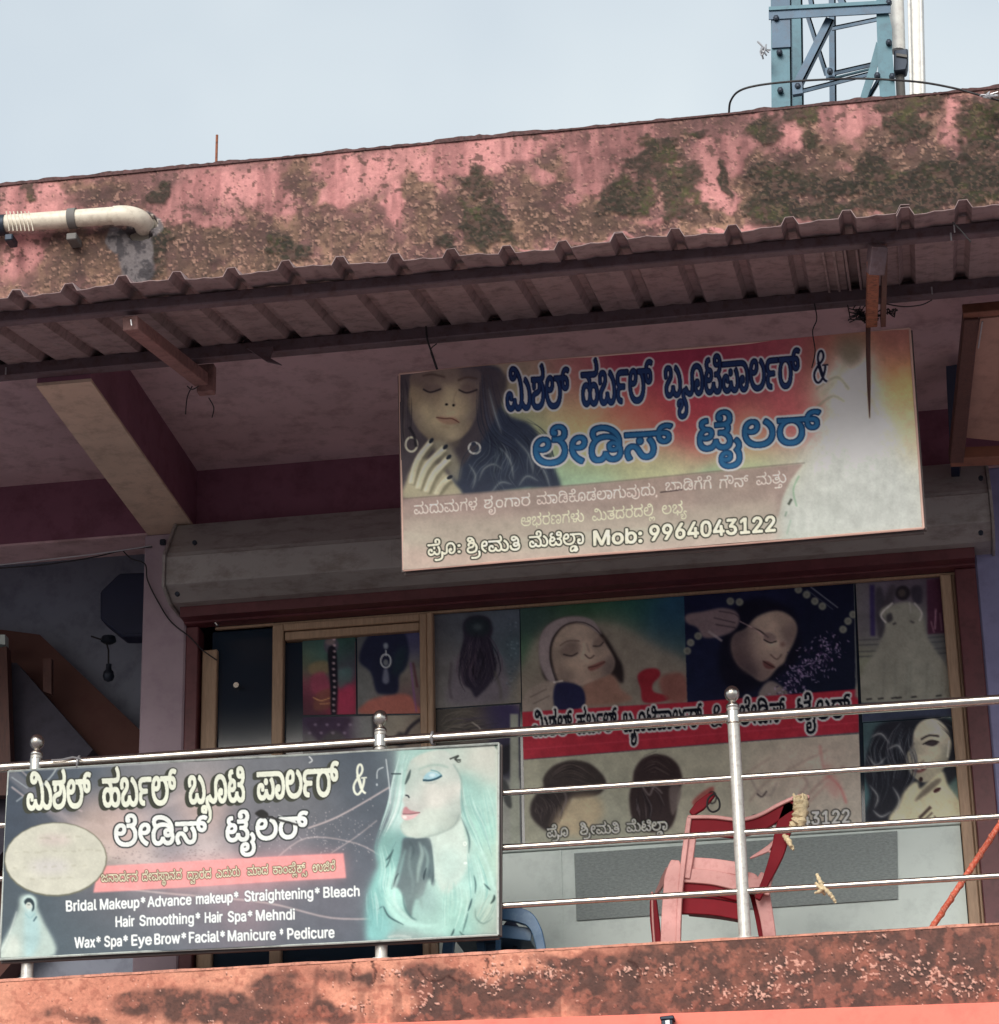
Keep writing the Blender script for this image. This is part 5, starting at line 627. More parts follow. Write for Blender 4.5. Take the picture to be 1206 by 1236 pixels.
# ================================================================== print: a small painter for flat artwork
def _decode():
    G = {}; o = 0; D = GLYPHS
    while o < len(D):
        i, nc = D[o], D[o+1]; o += 2; cs = []
        for _ in range(nc):
            m = D[o]; o += 1; x = y = 0; c = []
            for _ in range(m):
                dx, dy = D[o], D[o+1]; o += 2; x += dx >> 1; y += dy; c.append((x, y, dx & 1))
            cs.append(c)
        G[i] = cs
    return G
GL = _decode()
def flat(contours, n=4):
    out = []
    for c in contours:
        pts = []; m = len(c)
        for k in range(m):
            x, y, on = c[k]; x2, y2, on2 = c[(k+1) % m]; pts.append((x, y, on))
            if not on and not on2: pts.append(((x+x2)/2, (y+y2)/2, 1))
        k0 = next(k for k, q in enumerate(pts) if q[2]); pts = pts[k0:]+pts[:k0]+[pts[k0]]
        k = 0; P = []
        while k < len(pts)-1:
            if pts[k+1][2]: P.append(pts[k][:2]); k += 1
            else:
                a, b, d = pts[k], pts[k+1], pts[k+2]
                for t in range(n):
                    t /= n; P.append(((1-t)**2*a[0]+2*t*(1-t)*b[0]+t*t*d[0], (1-t)**2*a[1]+2*t*(1-t)*b[1]+t*t*d[1]))
                k += 2
        out.append(np.array(P, float))
    return out
def gauss(m, s):
    if s < .25: return m
    r = int(3*s)+1; k = np.exp(-.5*(np.arange(-r, r+1)/s)**2); k /= k.sum()
    p = np.pad(m, r, mode='edge')
    p = sum(k[i]*p[i:i+m.shape[0]] for i in range(2*r+1)); return sum(k[i]*p[:, i:i+m.shape[1]] for i in range(2*r+1))
def dilate(m, r):
    o = m.copy(); R = int(math.ceil(r)); h, w_ = m.shape; p = np.pad(m, R)
    for dy in range(-R, R+1):
        for dx in range(-R, R+1):
            d = math.hypot(dx, dy)
            if d > r+.5 or d == 0: continue
            o = np.maximum(o, p[R+dy:R+dy+h, R+dx:R+dx+w_]*min(1, r+.5-d))
    return o
class Art:
    def __init__(s, x0, y0, x1, y1, sc):
        s.o = (x0, y0); s.s = sc; s.w = int((x1-x0)*sc); s.h = int((y1-y0)*sc)
        s.Y, s.X = np.mgrid[0:s.h, 0:s.w]; s.X = s.X/sc+x0; s.Y = s.Y/sc+y0
        s.img = np.zeros((s.h, s.w, 3))
    def bg(s, pts, sig=40, region=None, blur=0, smooth=False):
        st = 4; X, Y = s.X[::st, ::st], s.Y[::st, ::st]; W = np.full(X.shape, 1e-9); A = np.zeros(X.shape+(3,))
        for q in pts:
            x, y, c = q[:3]; sg = q[3] if len(q) > 3 else sig
            k = np.exp(-(((X-x)**2+(Y-y)**2)/(2*sg*sg)))+1e-6/(1+((X-x)**2+(Y-y)**2)/1e4); W += k; A += k[..., None]*np.array(c, float)
        A /= W[..., None]; iy = np.linspace(0, A.shape[0]-1, s.h); ix = np.linspace(0, A.shape[1]-1, s.w)
        y0 = np.floor(iy).astype(int); x0 = np.floor(ix).astype(int); y1 = np.minimum(y0+1, A.shape[0]-1); x1 = np.minimum(x0+1, A.shape[1]-1)
        fy = (iy-y0)[:, None, None]; fx = (ix-x0)[None, :, None]
        R = (A[y0][:, x0]*(1-fx)+A[y0][:, x1]*fx)*(1-fy)+(A[y1][:, x0]*(1-fx)+A[y1][:, x1]*fx)*fy
        if region is None: s.img[:] = R
        else:
            reg = np.array(region, float)
            if smooth: reg = curve_pts(np.concatenate([reg[-2:], reg, reg[:3]]), 4)[8:-8]
            m, y0, x0, h, w_ = s._mask([reg], blur, 2)
            s._blend(m, y0, x0, R[y0:y0+h, x0:x0+w_])
        return s
    def _mask(s, polys, blur, pad=4, dil=0):
        P = [np.c_[(p[:, 0]-s.o[0])*s.s, (p[:, 1]-s.o[1])*s.s] for p in polys]
        allp = np.concatenate(P); pd = int(pad+3*blur*s.s+dil*s.s)+2
        x0 = max(0, int(allp[:, 0].min())-pd); x1 = min(s.w, int(allp[:, 0].max())+pd); y0 = max(0, int(allp[:, 1].min())-pd); y1 = min(s.h, int(allp[:, 1].max())+pd)
        h, w_ = y1-y0, x1-x0
        if h <= 0 or w_ <= 0: return None, 0, 0, 0, 0
        SS = 2; wind = np.zeros((h*SS, w_*SS+1), np.int16)
        for p in P:
            q = (p-np.array([x0, y0]))*SS; r_ = np.roll(q, -1, 0)
            for (a, b), (c, d) in zip(q, r_):
                if b == d: continue
                sg = 1
                if d < b: a, b, c, d = c, d, a, b; sg = -1
                ys = np.arange(max(0, math.ceil(b-.5)), min(h*SS, math.ceil(d-.5)))
                if len(ys) == 0: continue
                xi = np.clip(np.ceil(a+(ys+.5-b)*(c-a)/(d-b)-.5).astype(int), 0, w_*SS); wind[ys, xi] += sg
        m = (np.cumsum(wind, 1)[:, :w_*SS] != 0).astype(float).reshape(h, SS, w_, SS).mean((1, 3))
        if blur: m = gauss(m, blur*s.s)
        return m, y0, x0, h, w_
    def _blend(s, m, y0, x0, col, a=1):
        if m is None: return
        h, w_ = m.shape; v = s.img[y0:y0+h, x0:x0+w_]; k = (m*a)[..., None]; v[:] = v*(1-k)+np.array(col, float)*k
    def poly(s, pts, col, a=1, blur=.5, smooth=True):
        P = np.array(pts, float)
        if smooth:
            P = np.concatenate([P[-2:], P, P[:3]]); P = curve_pts(P, 4)[8:-8]
        m, y0, x0, h, w_ = s._mask([P], blur); s._blend(m, y0, x0, col, a); return s
    def line(s, pts, w, col, a=1, blur=.35, taper=False):
        P = curve_pts(pts, 5) if len(pts) > 2 else np.array(pts, float); n = len(P)
        T = np.gradient(P, axis=0); T /= np.linalg.norm(T, axis=1)[:, None]+1e-9; N = np.c_[-T[:, 1], T[:, 0]]
        t = np.linspace(0, 1, n); W = w/2*(np.sin(np.pi*np.clip(t, .06, .94))**.7 if taper else np.ones(n))
        Q = np.concatenate([P+N*W[:, None], (P-N*W[:, None])[::-1]])
        m, y0, x0, h, w_ = s._mask([Q], blur); s._blend(m, y0, x0, col, a); return s
    def ell(s, x, y, rx, ry, col, a=1, blur=.5, ang=0):
        t = np.linspace(0, 2*math.pi, 28, endpoint=False); c, d = math.cos(ang), math.sin(ang)
        P = np.c_[x+rx*np.cos(t)*c-ry*np.sin(t)*d, y+rx*np.cos(t)*d+ry*np.sin(t)*c]
        m, y0, x0, h, w_ = s._mask([P], blur); s._blend(m, y0, x0, col, a); return s
    def ring(s, x, y, rx, ry, w, col, a=1, ang=0):
        t = np.linspace(0, 2*math.pi, 30); c, d = math.cos(ang), math.sin(ang)
        return s.line(np.c_[x+rx*np.cos(t)*c-ry*np.sin(t)*d, y+rx*np.cos(t)*d+ry*np.sin(t)*c], w, col, a)
    def text(s, key, x0, y0, x1, y1, h, col, outline=None, halo=None, shadow=None, bold=0, lean=.02, inner=None, a=1, latin=False, col2=None):
        if latin:
            gs = []; x = 0
            for ch in key:
                if ch != ' ': gs.append((1000+ord(ch), x))
                x += 240 if ch == ' ' else ADV[ch]
        else: gs = WORDS[key]
        pol = []
        for g_, ox in gs:
            for p in flat(GL[g_]): pol.append(p+np.array([ox, 0]))
        al = np.concatenate(pol); xa, xb = al[:, 0].min(), al[:, 0].max(); k = h/(727 if latin else 560)
        Q = []
        for p in pol:
            t = (p[:, 0]-xa)/(xb-xa); Q.append(np.c_[x0+(x1-x0)*t-lean*-1*0-p[:, 1]*k*lean, y0+(y1-y0)*t-p[:, 1]*k])
        dil = bold+(outline[1] if outline else 0)+(halo[1] if halo else 0)+(abs(shadow[1])+abs(shadow[2]) if shadow else 0)
        m, yy, xx, hh, ww = s._mask(Q, 0, 4, dil)
        if m is None: return s
        b = dilate(m, bold*s.s) if bold else m
        bo = dilate(b, outline[1]*s.s) if outline else b
        if halo: s._blend(gauss(dilate(bo, halo[1]*s.s), .5*s.s), yy, xx, halo[0], a)
        if shadow:
            n = 5
            for i in range(n, 0, -1):
                dx, dy = int(round(shadow[1]*s.s*i/n)), int(round(shadow[2]*s.s*i/n)); s._blend(np.roll(np.roll(bo, dx, 1), dy, 0), yy, xx, shadow[0], a)
        if outline: s._blend(bo, yy, xx, outline[0], a)
        if col2 is not None:
            t = np.linspace(0, 1, b.shape[0])[:, None, None]; c = np.array(col2, float)*(1-t)+np.array(col, float)*t; s._blend(b, yy, xx, np.broadcast_to(c, b.shape+(3,)), a)
        else: s._blend(b, yy, xx, col, a)
        if inner: s._blend(m if not bold else np.clip(m*1.0, 0, 1), yy, xx, inner, .55*a)
        return s
    def hair(s, spine, width, n, cols, w=(.6, 1.6), a=.7, wave=0, seed=0):
        """a lock: n strands that follow the spine inside the width"""
        R = np.random.RandomState(seed); sp = curve_pts(spine, 5); T = np.gradient(sp, axis=0); T /= np.linalg.norm(T, axis=1)[:, None]+1e-9; N = np.c_[-T[:, 1], T[:, 0]]
        t = np.linspace(0, 1, len(sp))
        for i in range(n):
            o = R.uniform(-.5, .5)*width; a0 = R.uniform(0, .45); a1 = R.uniform(.55, 1); k = (t >= a0) & (t <= a1)
            if k.sum() < 4: continue
            ph = R.uniform(0, 6.3); q = sp+N*(o*(.5+.8*np.sin(np.pi*np.clip(t, .1, .9)))+wave*np.sin(t*9+ph))[:, None]
            s.line(q[k][::2], R.uniform(*w), cols[R.randint(len(cols))], a*R.uniform(.5, 1), .3, True)
        return s
    def age(s, seed, amt=.07):
        n = fbm(s.X, s.Y, .09, 4, seed)+.5*fbm(s.X, s.Y, .5, 3, seed+9); s.img *= (1+amt*2*(n-.75))[..., None]
        s.img += (RNG.rand(s.h, s.w)-.5)[..., None]*5; s.img = np.clip(s.img, 3, 250); return s
    def sample(s, P, gain=1.0, cap=.82, gamma=1.0):
        px, py = to_px(P); x = np.clip((px-s.o[0])*s.s-.0, 0, s.w-1.01); y = np.clip((py-s.o[1])*s.s, 0, s.h-1.01)
        ix, iy = x.astype(int), y.astype(int); fx, fy = (x-ix)[..., None], (y-iy)[..., None]; I = s.img
        c = (I[iy, ix]*(1-fx)+I[iy, ix+1]*fx)*(1-fy)+(I[iy+1, ix]*(1-fx)+I[iy+1, ix+1]*fx)*fy
        return np.clip(srgb(c)**gamma*gain, .004, cap)

# ------------------------------------------------------------------ sign hung under the canopy
def art_upper():
    A = Art(474, 384, 1124, 700, 2.2)
    A.bg([(500,460,(120,108,100)),(620,440,(150,128,118)),(610,500,(150,160,130)),(690,450,(160,110,110),25),(700,520,(198,178,134)),(760,440,(140,62,82)),(850,440,(138,60,80)),(830,500,(184,84,92),30),(770,500,(196,120,104),24),(940,450,(150,84,92)),
          (900,520,(206,150,126),24),(960,500,(196,100,104),22),(1000,440,(150,110,96),22),(700,590,(150,190,164),30),(640,560,(140,178,156),28),(800,570,(192,198,160),30),(900,570,(176,200,160),24),(960,570,(200,196,170),24),(860,590,(150,204,168),14),
          (1010,480,(196,178,146),26),(1040,440,(176,128,104),22),(1080,420,(150,104,98),20),(1085,470,(204,164,110),26),(1100,520,(206,190,152),24),(1040,560,(206,210,202),50),(1080,620,(204,208,202),50),(980,620,(200,208,196),34),(700,660,(196,192,182),40),(560,660,(194,184,172),40),(850,660,(196,194,184),40)], 38)
    # gown that fades into white
    A.poly([(1018,420),(1052,425),(1062,470),(1075,520),(1100,600),(1105,640),(930,648),(945,600),(985,540),(1000,490),(985,470),(1005,445)], (206,210,206), .75, 9)
    A.ell(1028,428,12,15,(120,110,92),.6,4).line([(1020,440),(1008,460),(990,478)],6,(160,164,140),.5,2)
    A.line([(985,470),(1010,455),(1025,470)],3,(120,128,108),.5,1).line([(985,492),(1005,478),(1020,485)],3,(130,136,116),.5,1).line([(1035,470),(1050,480),(1060,500)],3,(160,158,140),.5,1.5)
    for i in range(26):
        x = 960+i*5.5; A.line([(1010+i*2.2,500+RNG.uniform(-10,20)),(x,560),(x-6+RNG.uniform(-6,6),640)],RNG.uniform(1,4),(214,216,212) if i % 2 else (186,192,186),.22,1.2)
    A.line([(965,575),(958,592),(962,612)],2,(120,170,130),.5,.6).line([(952,610),(956,603)],3,(60,70,60),.8,.5).line([(950,618),(948,624)],2,(110,140,120),.6,.6).line([(955,628),(950,645)],2,(150,180,160),.5,.6)
    # woman, eyes closed, hand at her chin
    skin = (188,172,146); deep = (66,62,72); hair = (52,60,80); lite = (206,200,174)
    A.poly([(604,446),(600,470),(612,500),(640,512),(660,540),(668,562),(676,590),(640,588),(600,594),(560,598),(545,580),(552,540),(566,500),(572,446)], hair, .96, 2)
    A.poly([(481,450),(604,446),(600,500),(560,560),(500,600),(486,600)], (80,74,80), .95, 2)
    face = [(502,449),(575,446),(579,470),(577,498),(566,520),(552,532),(530,536),(512,526),(500,510),(493,490),(495,468)]
    A.bg([(510,454,(118,104,98)),(540,452,(128,114,106)),(570,452,(100,90,92)),(500,480,(146,132,112)),(512,496,(176,164,138)),(530,480,(150,136,116)),(545,478,(184,172,146)),(543,486,(192,180,152)),(560,492,(168,154,130)),(574,480,(120,108,102)),(576,500,(104,96,94)),(520,512,(176,164,138)),(540,496,(176,162,138)),(538,518,(168,156,132)),
          (545,527,(182,170,146)),(560,518,(140,128,112)),(512,520,(120,110,98)),(530,532,(128,118,104)),(498,505,(116,106,98)),(562,470,(140,126,112)),(520,474,(140,126,112))], 8, face, 1.2, True)
    for (bx, sx) in ((512,1),(557,1)): pass
    A.poly([(510,468),(520,463),(534,466),(532,473),(520,474)], (104,90,90), .6, 2); A.line([(511,470),(520,474),(533,470)], 1.8, (40,36,44), .9, .5); A.line([(510,454),(522,452),(538,456)], 2.2, (84,70,66), .8, .8)
    A.poly([(555,468),(566,464),(576,468),(574,475),(562,475)], (104,90,90), .6, 2); A.line([(554,471),(564,475),(577,471)], 1.8, (40,36,44), .9, .5); A.line([(553,460),(564,456),(577,458)], 2.2, (84,70,66), .8, .8)
    A.line([(552,472),(548,484),(551,490)], 1.5, (146,128,108), .6, .8); A.ell(539.5,489,1.8,1.4,(24,20,24),1,.4).ell(548,490,1.6,1.6,(24,20,24),1,.4)
    A.poly([(527,505),(534,503),(541,505),(548,504),(555,510),(546,513),(536,512)], (150,112,100), .55, 1); A.line([(527,504.5),(537,506),(546,506),(555,511)], 1.2, (84,50,48), .9, .4); A.line([(533,515),(543,517)], 2.5, (150,132,112), .6, 1)
    A.poly([(520,528),(545,531),(556,528),(552,540),(530,544)], (120,110,98), .6, 2.5)
    # hand with dark nails
    A.poly([(488,602),(491,580),(499,562),(512,554),(530,562),(546,580),(558,596),(540,600)], (178,172,148), 1, 1.8)
    A.poly([(522,536),(536,534),(548,545),(556,562),(552,582),(540,566)], (150,146,128), .8, 2.5)
    for (xa, ya), (xb, yb), (xc, yc), w_ in (((496,584),(504,556),(521,533),8),((504,590),(515,563),(537,541),8.5),((514,594),(524,572),(542,553),8.5),((526,597),(534,584),(543,576),8)):
        A.line([(xa+1.5,ya+1),(xb+2.5,yb+2),(xc+1,yc+3)], w_+1.5, (120,116,98), .7, 1.1); A.line([(xa,ya),(xb,yb),(xc,yc)], w_-1, (206,200,174), .95, .9); A.line([(xa-1.5,ya),(xb-1.5,yb-1),(xc-1,yc+1)], 2, (224,220,200), .6, .9)
    for x, y, g_ in ((521,532.5,-.9),(538,540,-.75),(542,552,-.7),(543,576,-.5)): A.ell(x,y,3.8,2.2,(40,46,58),1,.5,g_)
    # earrings
    A.ring(497,537,7,8.5,2.6,(190,186,170)); A.line([(494,516),(500,526),(503,540)],3.4,(44,42,50),.9,.6); A.ring(573,541,7,6.5,2.4,(190,190,184)); A.ell(572,536,3,2.5,(60,64,80),1,.5)
    # hair locks
    A.hair([(585,447),(590,490),(600,520),(630,545),(640,590)], 34, 34, [(34,38,54),(74,84,104),(44,50,68)], seed=1, a=.6)
    A.hair([(578,500),(588,540),(572,560),(560,590)], 26, 22, [(34,38,54),(100,110,120),(50,58,74)], seed=2, a=.6)
    A.hair([(620,508),(648,530),(655,560),(668,588)], 26, 26, [(34,40,52),(96,108,112),(60,72,84)], seed=3, a=.55, wave=2)
    for p in (((590,470),(598,500),(606,524)),((604,540),(616,556),(620,578)),((578,580),(584,566),(596,560),(606,566)),((622,530),(638,548),(644,572)),((648,556),(658,570),(664,588)),((592,596),(604,582),(618,584)),((626,586),(636,574),(650,580)),((566,560),(574,574),(570,590))): A.line(p, 4.5, (120,130,136), .42, 1.6, True); A.line(p, 1.2, (176,182,176), .5, .6, True)
    A.hair([(596,520),(612,545),(606,575),(618,596)], 22, 26, [(150,158,158),(40,46,60),(96,108,116)], seed=5, a=.45, wave=2.5); A.hair([(630,520),(646,550),(640,585)], 20, 22, [(140,150,150),(40,46,60)], seed=6, a=.4, wave=2.5)
    A.hair([(486,452),(490,480),(490,520),(494,548)], 14, 18, [(40,38,46),(110,100,96)], seed=4, a=.6)
    # lower taupe band
    A.poly([(486,602),(700,584),(970,560),(955,580),(945,602),(940,625),(700,642),(560,655),(487,640)], (168,148,142), .9, 1.2, False)
    A.poly([(487,625),(700,622),(940,606),(942,650),(487,688)], (192,184,170), .75, 7, False); A.line([(486,602),(700,584),(972,559)], 1.2, (120,110,104), .6, .5)
    A.poly([(486,660),(620,668),(800,655),(940,640),(940,660),(486,690)], (216,184,176), .45, 6, False)
    # lettering
    halo = ((236,238,244), 2.1); nav = (26,48,86); nav2 = (28,26,52)
    for k_, x0, y0, x1, y1, h in (('A1',612,496,687.5,491,38),('A2',703,489.5,788,483.5,40),('A3',803,479,966,466.5,37)): A.text(k_,x0,y0,x1,y1,h,nav,outline=((20,24,44),.4),halo=halo,bold=1.5,col2=nav2,inner=(52,78,120))
    for k_, x0, y0, x1, y1, h in (('B1',645,561,812,550,32),('B2',843,543.5,991,534,32)): A.text(k_,x0,y0,x1,y1,h,(44,102,146),outline=((16,36,66),.8),halo=((244,246,250),2.4),bold=1.7,col2=(24,60,98),inner=(70,130,170))
    amp(A, 982, 424, 999, 462, (26,28,52), (206,208,216))
    pw = (232,214,206)
    for k_, x0, y0, x1, y1 in (('C1',500,621,576,615),('C2',584.5,613.5,640,609.5),('C3',648,608.5,791,597),('C4',803.5,593,859,590),('C5',869,590,904,587.5),('C6',913.5,586.5,949.5,583)): A.text(k_,x0,y0,x1,y1,11,pw,bold=.45,outline=((148,128,124),.5))
    A.line([(793,597),(792,600)],2,pw)
    for k_, x0, y0, x1, y1 in (('D1',629,635,705,629),('D2',715,628.5,791,622),('D3',799.5,621,829.5,619)): A.text(k_,x0,y0,x1,y1,11,(222,220,196),bold=.4,outline=((160,152,140),.5))
    for k_, x0, y0, x1, y1 in (('E1',517,671,550,668),('E2',564,668,628,663.5),('E3',639,660.5,705,656)): A.text(k_,x0,y0,x1,y1,13.5,(240,238,220),outline=((34,38,30),1.6),bold=.7)
    A.text(':',553,667.5,556,667.3,14,(240,238,220),outline=((34,38,30),1.6),bold=.8,latin=True)
    A.text('Mob:',717,658,775,654.5,17,(240,238,220),outline=((34,38,30),1.6),bold=1.2,latin=True)
    A.text('9964043122',785,653,936,641.5,18,(240,238,220),outline=((34,38,30),1.6),bold=1.2,latin=True)
    # rust run from the bracket, scratches and creases
    A.line([(1046,396),(1049,430),(1049,470),(1050,505)],4.2,(92,66,60),.85,.6,True); A.line([(797,594),(824,591)],1.4,(50,40,42),.8,.4)
    A.poly([(1010,405),(1045,402),(1046,420),(1030,436),(1012,430)], (104,98,84), .5, 5)
    return A.age(61)
def amp(A, x0, y0, x1, y1, col, halo=None):
    sx, sy = x1-x0, y1-y0
    pts = [(.98,.96),(.72,.86),(.42,.45),(.33,.22),(.42,.04),(.60,.0),(.72,.12),(.66,.28),(.30,.50),(.08,.70),(.12,.90),(.34,1.0),(.60,.90),(.80,.66),(.86,.46)]
    P = [(x0+a*sx, y0+b*sy) for a, b in pts]
    if halo is not None: A.line(P, 6.2, halo, .95, .6)
    A.line(P, 2.8, col, 1, .35); A.line([(x0+.62*sx,y0+.45*sy),(x0+1.06*sx,y0+.43*sy)], 1.8, col, 1, .3); A.line([(x0+.36*sx,y0+.36*sy),(x0+.66*sx,y0+.80*sy)], 4.0, col, 1, .3)

# ------------------------------------------------------------------ sign tied to the railing
def art_lower():
    A = Art(-8, 888, 612, 1170, 2.2)
    A.bg([(20,940,(74,86,100)),(90,925,(86,98,112)),(170,930,(132,134,140)),(240,925,(156,154,158)),(320,915,(120,124,132)),(420,910,(84,94,106)),(450,960,(86,96,108)),(30,990,(66,78,94)),(60,985,(96,100,112),16),(110,990,(186,168,162),22),(150,1000,(206,182,178),20),(60,960,(90,98,110),20),(120,1020,(200,186,176),22),
          (200,1000,(150,148,156),22),(240,970,(206,182,176),20),(300,1000,(120,120,128),22),(360,960,(120,122,128)),(400,1010,(104,108,118)),(440,1040,(98,106,118)),(350,1030,(150,142,150),20),(250,1035,(202,190,190),22),(160,1030,(206,192,188),20),(20,1060,(84,96,106)),(40,1110,(84,98,108)),(100,1120,(86,100,110)),
          (200,1090,(140,134,142)),(120,1080,(112,112,120)),(300,1085,(160,140,148)),(250,1130,(112,114,124)),(350,1120,(104,110,120)),(420,1100,(124,122,132)),(430,1130,(90,100,112)),(180,1145,(92,104,114)),(520,920,(178,200,196)),(470,1100,(122,160,160),20)], 30)
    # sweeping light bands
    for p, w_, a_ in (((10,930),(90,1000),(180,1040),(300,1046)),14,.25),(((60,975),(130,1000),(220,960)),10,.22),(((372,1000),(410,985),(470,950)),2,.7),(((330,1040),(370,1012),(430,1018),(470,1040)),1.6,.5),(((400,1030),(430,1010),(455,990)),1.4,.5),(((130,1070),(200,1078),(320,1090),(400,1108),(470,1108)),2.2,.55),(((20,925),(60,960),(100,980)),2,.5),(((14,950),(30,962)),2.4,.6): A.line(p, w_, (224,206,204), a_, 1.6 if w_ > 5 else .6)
    for i in range(240):
        A.ell(RNG.uniform(300,450), RNG.normal(1005,16), RNG.uniform(.3,1.1), RNG.uniform(.3,1.1), (196,190,194), .5, .3)
    for i in range(160): A.ell(RNG.uniform(120,270), RNG.normal(1030,7), RNG.uniform(.5,1.6), .6, (120,108,110), .35, .4)
    # pink address band
    A.poly([(118,1045),(415,1030),(418,1060),(112,1077)], (238,166,166), .95, .8, False); A.poly([(200,1040),(415,1030),(417,1060),(200,1073)], (246,160,160), .4, 8, False)
    # pale oval
    A.ell(67,1037.5,62,44.5,(120,120,104),.9,.6,-.05); A.ell(67,1037,60.5,43,(205,205,193),1,.5,-.05)
    A.ell(66,1014,20,6,(214,196,196),.6,4); A.ell(60,1046,24,8,(206,202,208),.6,5)
    for y, xa, xb in ((1012,48,92),(1028,18,118),(1046,16,110),(1060,36,80)):
        x = xa
        while x < xb: A.line([(x,y+RNG.uniform(-1,1)-(x-60)*.04),(x+RNG.uniform(3,9),y+RNG.uniform(-1,1)-(x-60)*.04)], RNG.uniform(1,2.6), (178,176,160), .45, .6); x += RNG.uniform(8,14)
    # little bride
    A.poly([(24,1083),(34,1080),(43,1084),(45,1096),(52,1112),(66,1153),(-2,1160),(12,1120),(22,1098)], (190,206,200), .9, 2)
    A.poly([(30,1098),(42,1098),(48,1130),(40,1152),(30,1152)], (170,206,212), .6, 3); A.poly([(0,1158),(14,1128),(24,1140),(20,1158)], (216,222,214), .7, 3)
    A.ell(35,1090,8.5,10,(198,218,216),.9,1.2); A.poly([(29,1088),(33,1084),(38,1085),(41,1090),(41,1097),(38,1100),(39,1093),(34,1090),(31,1092)], (36,54,64), .95, .6); A.ell(34.5,1093,3.6,4.2,(206,212,206),1,.6); A.line([(33,1092),(36,1092)],1,(70,80,84),.7,.4); A.line([(30,1102),(36,1108),(42,1102)],1.4,(150,184,188),.7,.6); A.line([(40,1112),(44,1106)],1.6,(50,76,88),.8,.5)
    A.line([(20,1100),(10,1130),(-4,1156)],1.4,(226,232,228),.6,.8)
    # blonde woman, traced on a local grid
    def q(L): return [(422+x/4.447, 881+y/4.447) for x, y in L]
    def fld(L): return [(422+x/4.447, 881+y/4.447, c) for x, y, c in L]
    A.bg(fld([(330,150,(176,208,202)),(420,120,(168,202,196)),(560,110,(196,208,200)),(700,150,(206,208,200)),(750,230,(204,208,200)),(680,330,(168,206,198)),(760,400,(176,210,202)),(620,330,(154,192,186)),(700,520,(170,212,202)),(760,700,(188,212,196)),(700,700,(166,204,198)),(230,450,(200,224,220)),(180,600,(134,176,172)),(160,660,(156,204,198)),(230,640,(124,162,162)),(200,800,(166,214,208)),(120,850,(134,186,182)),(240,880,(192,230,222)),(120,1000,(116,168,168)),
        (160,1060,(150,204,204)),(260,1000,(156,198,192)),(300,1090,(152,168,168)),(350,1030,(168,206,198)),(430,1040,(178,215,206)),(550,850,(192,224,216)),(500,700,(190,216,210)),(560,600,(198,216,208)),(600,750,(170,206,200)),(560,950,(166,206,196)),(640,1050,(154,196,188)),(720,950,(174,196,186)),(740,1060,(168,182,172)),(690,850,(178,214,206)),(400,950,(150,176,174))]), 13,
        q([(262,80),(560,72),(797,62),(800,1104),(90,1132),(92,980),(105,860),(150,740),(140,640),(165,560),(210,480),(232,340),(250,200)]), 3.2)
    A.poly(q([(100,1130),(95,900),(150,760),(200,800),(190,950),(230,1125)]), (140,192,190), .5, 5)
    A.bg(fld([(340,600,(84,100,108)),(420,600,(96,112,118)),(300,700,(104,122,126)),(380,720,(108,126,130)),(440,740,(92,112,118)),(330,820,(112,128,132)),(400,860,(146,164,164)),(350,900,(122,140,142)),(320,960,(112,132,134))]), 9,
        q([(290,580),(350,575),(428,572),(446,620),(452,700),(458,810),(446,840),(430,800),(412,830),(398,880),(372,905),(352,912),(338,960),(330,1002),(306,970),(288,900),(262,850),(232,838),(248,760),(270,690),(280,630)]), 1.3, True)
    for p, w_, c, a_, b_ in (([(372,600),(390,660),(372,740),(364,820)],5,(172,194,190),.7,1.3),([(396,620),(420,690),(408,770)],4,(158,184,182),.6,1.2),([(330,620),(320,720),(340,820),(330,900)],4,(136,156,158),.6,1.3),([(300,640),(268,760),(250,840)],4,(150,186,184),.6,1.2),([(440,640),(452,760),(440,830)],2.2,(64,84,92),.7,.7),
        ([(412,740),(400,780),(398,806)],2.4,(48,66,74),.85,.5),([(432,750),(424,790)],2,(70,92,98),.8,.5),([(262,770),(240,810),(226,856)],2.6,(52,72,76),.85,.6),([(312,590),(344,640),(330,700)],3,(74,92,98),.6,1),([(352,880),(378,900),(390,960)],4,(140,162,160),.6,1.4)): A.line(q(p), w_, c, a_, b_, True)
    A.line(q([(246,740),(214,820),(206,900),(236,980),(300,1030),(380,1050),(470,1052)]), 8.5, (194,232,224), .8, 1.8, True)
    A.line(q([(262,780),(240,860),(244,930),(290,990),(350,1030)]), 4, (214,240,234), .6, 1.2, True); A.line(q([(286,880),(296,950),(330,1004),(360,1020)]), 2.6, (84,116,118), .7, .8, True); A.line(q([(184,950),(212,1002),(290,1046)]), 2.2, (58,88,92), .8, .6, True); A.line(q([(150,965),(178,948),(190,975)]), 1.6, (76,112,116), .7, .6, True)
    A.hair(q([(290,110),(262,250),(236,400),(190,520),(150,620)]), 13, 30, [(226,238,236),(178,210,206),(206,228,224),(140,182,180)], seed=11, a=.5, w=(.8,2.2)); A.hair(q([(330,110),(310,190),(300,230)]), 12, 14, [(206,228,222),(150,190,186)], seed=17, a=.5, w=(.8,2))
    A.hair(q([(170,600),(200,740),(190,860),(250,960)]), 16, 26, [(206,232,226),(150,196,192),(180,218,212)], seed=12, a=.4, w=(1,2.8)); A.hair(q([(120,830),(140,960),(150,1100)]), 16, 20, [(176,218,214),(116,166,168),(206,226,222)], seed=14, a=.45, w=(1,2.6))
    for p, w_, c, a_ in (([(236,640),(214,680),(194,700)],2.6,(50,78,82),.8),([(226,668),(208,716),(194,740)],2,(66,98,100),.75),([(250,600),(222,650)],2,(96,128,130),.7),([(150,580),(138,640),(160,720)],2,(120,160,160),.6)): A.line(q(p), w_, c, a_, .6, True)
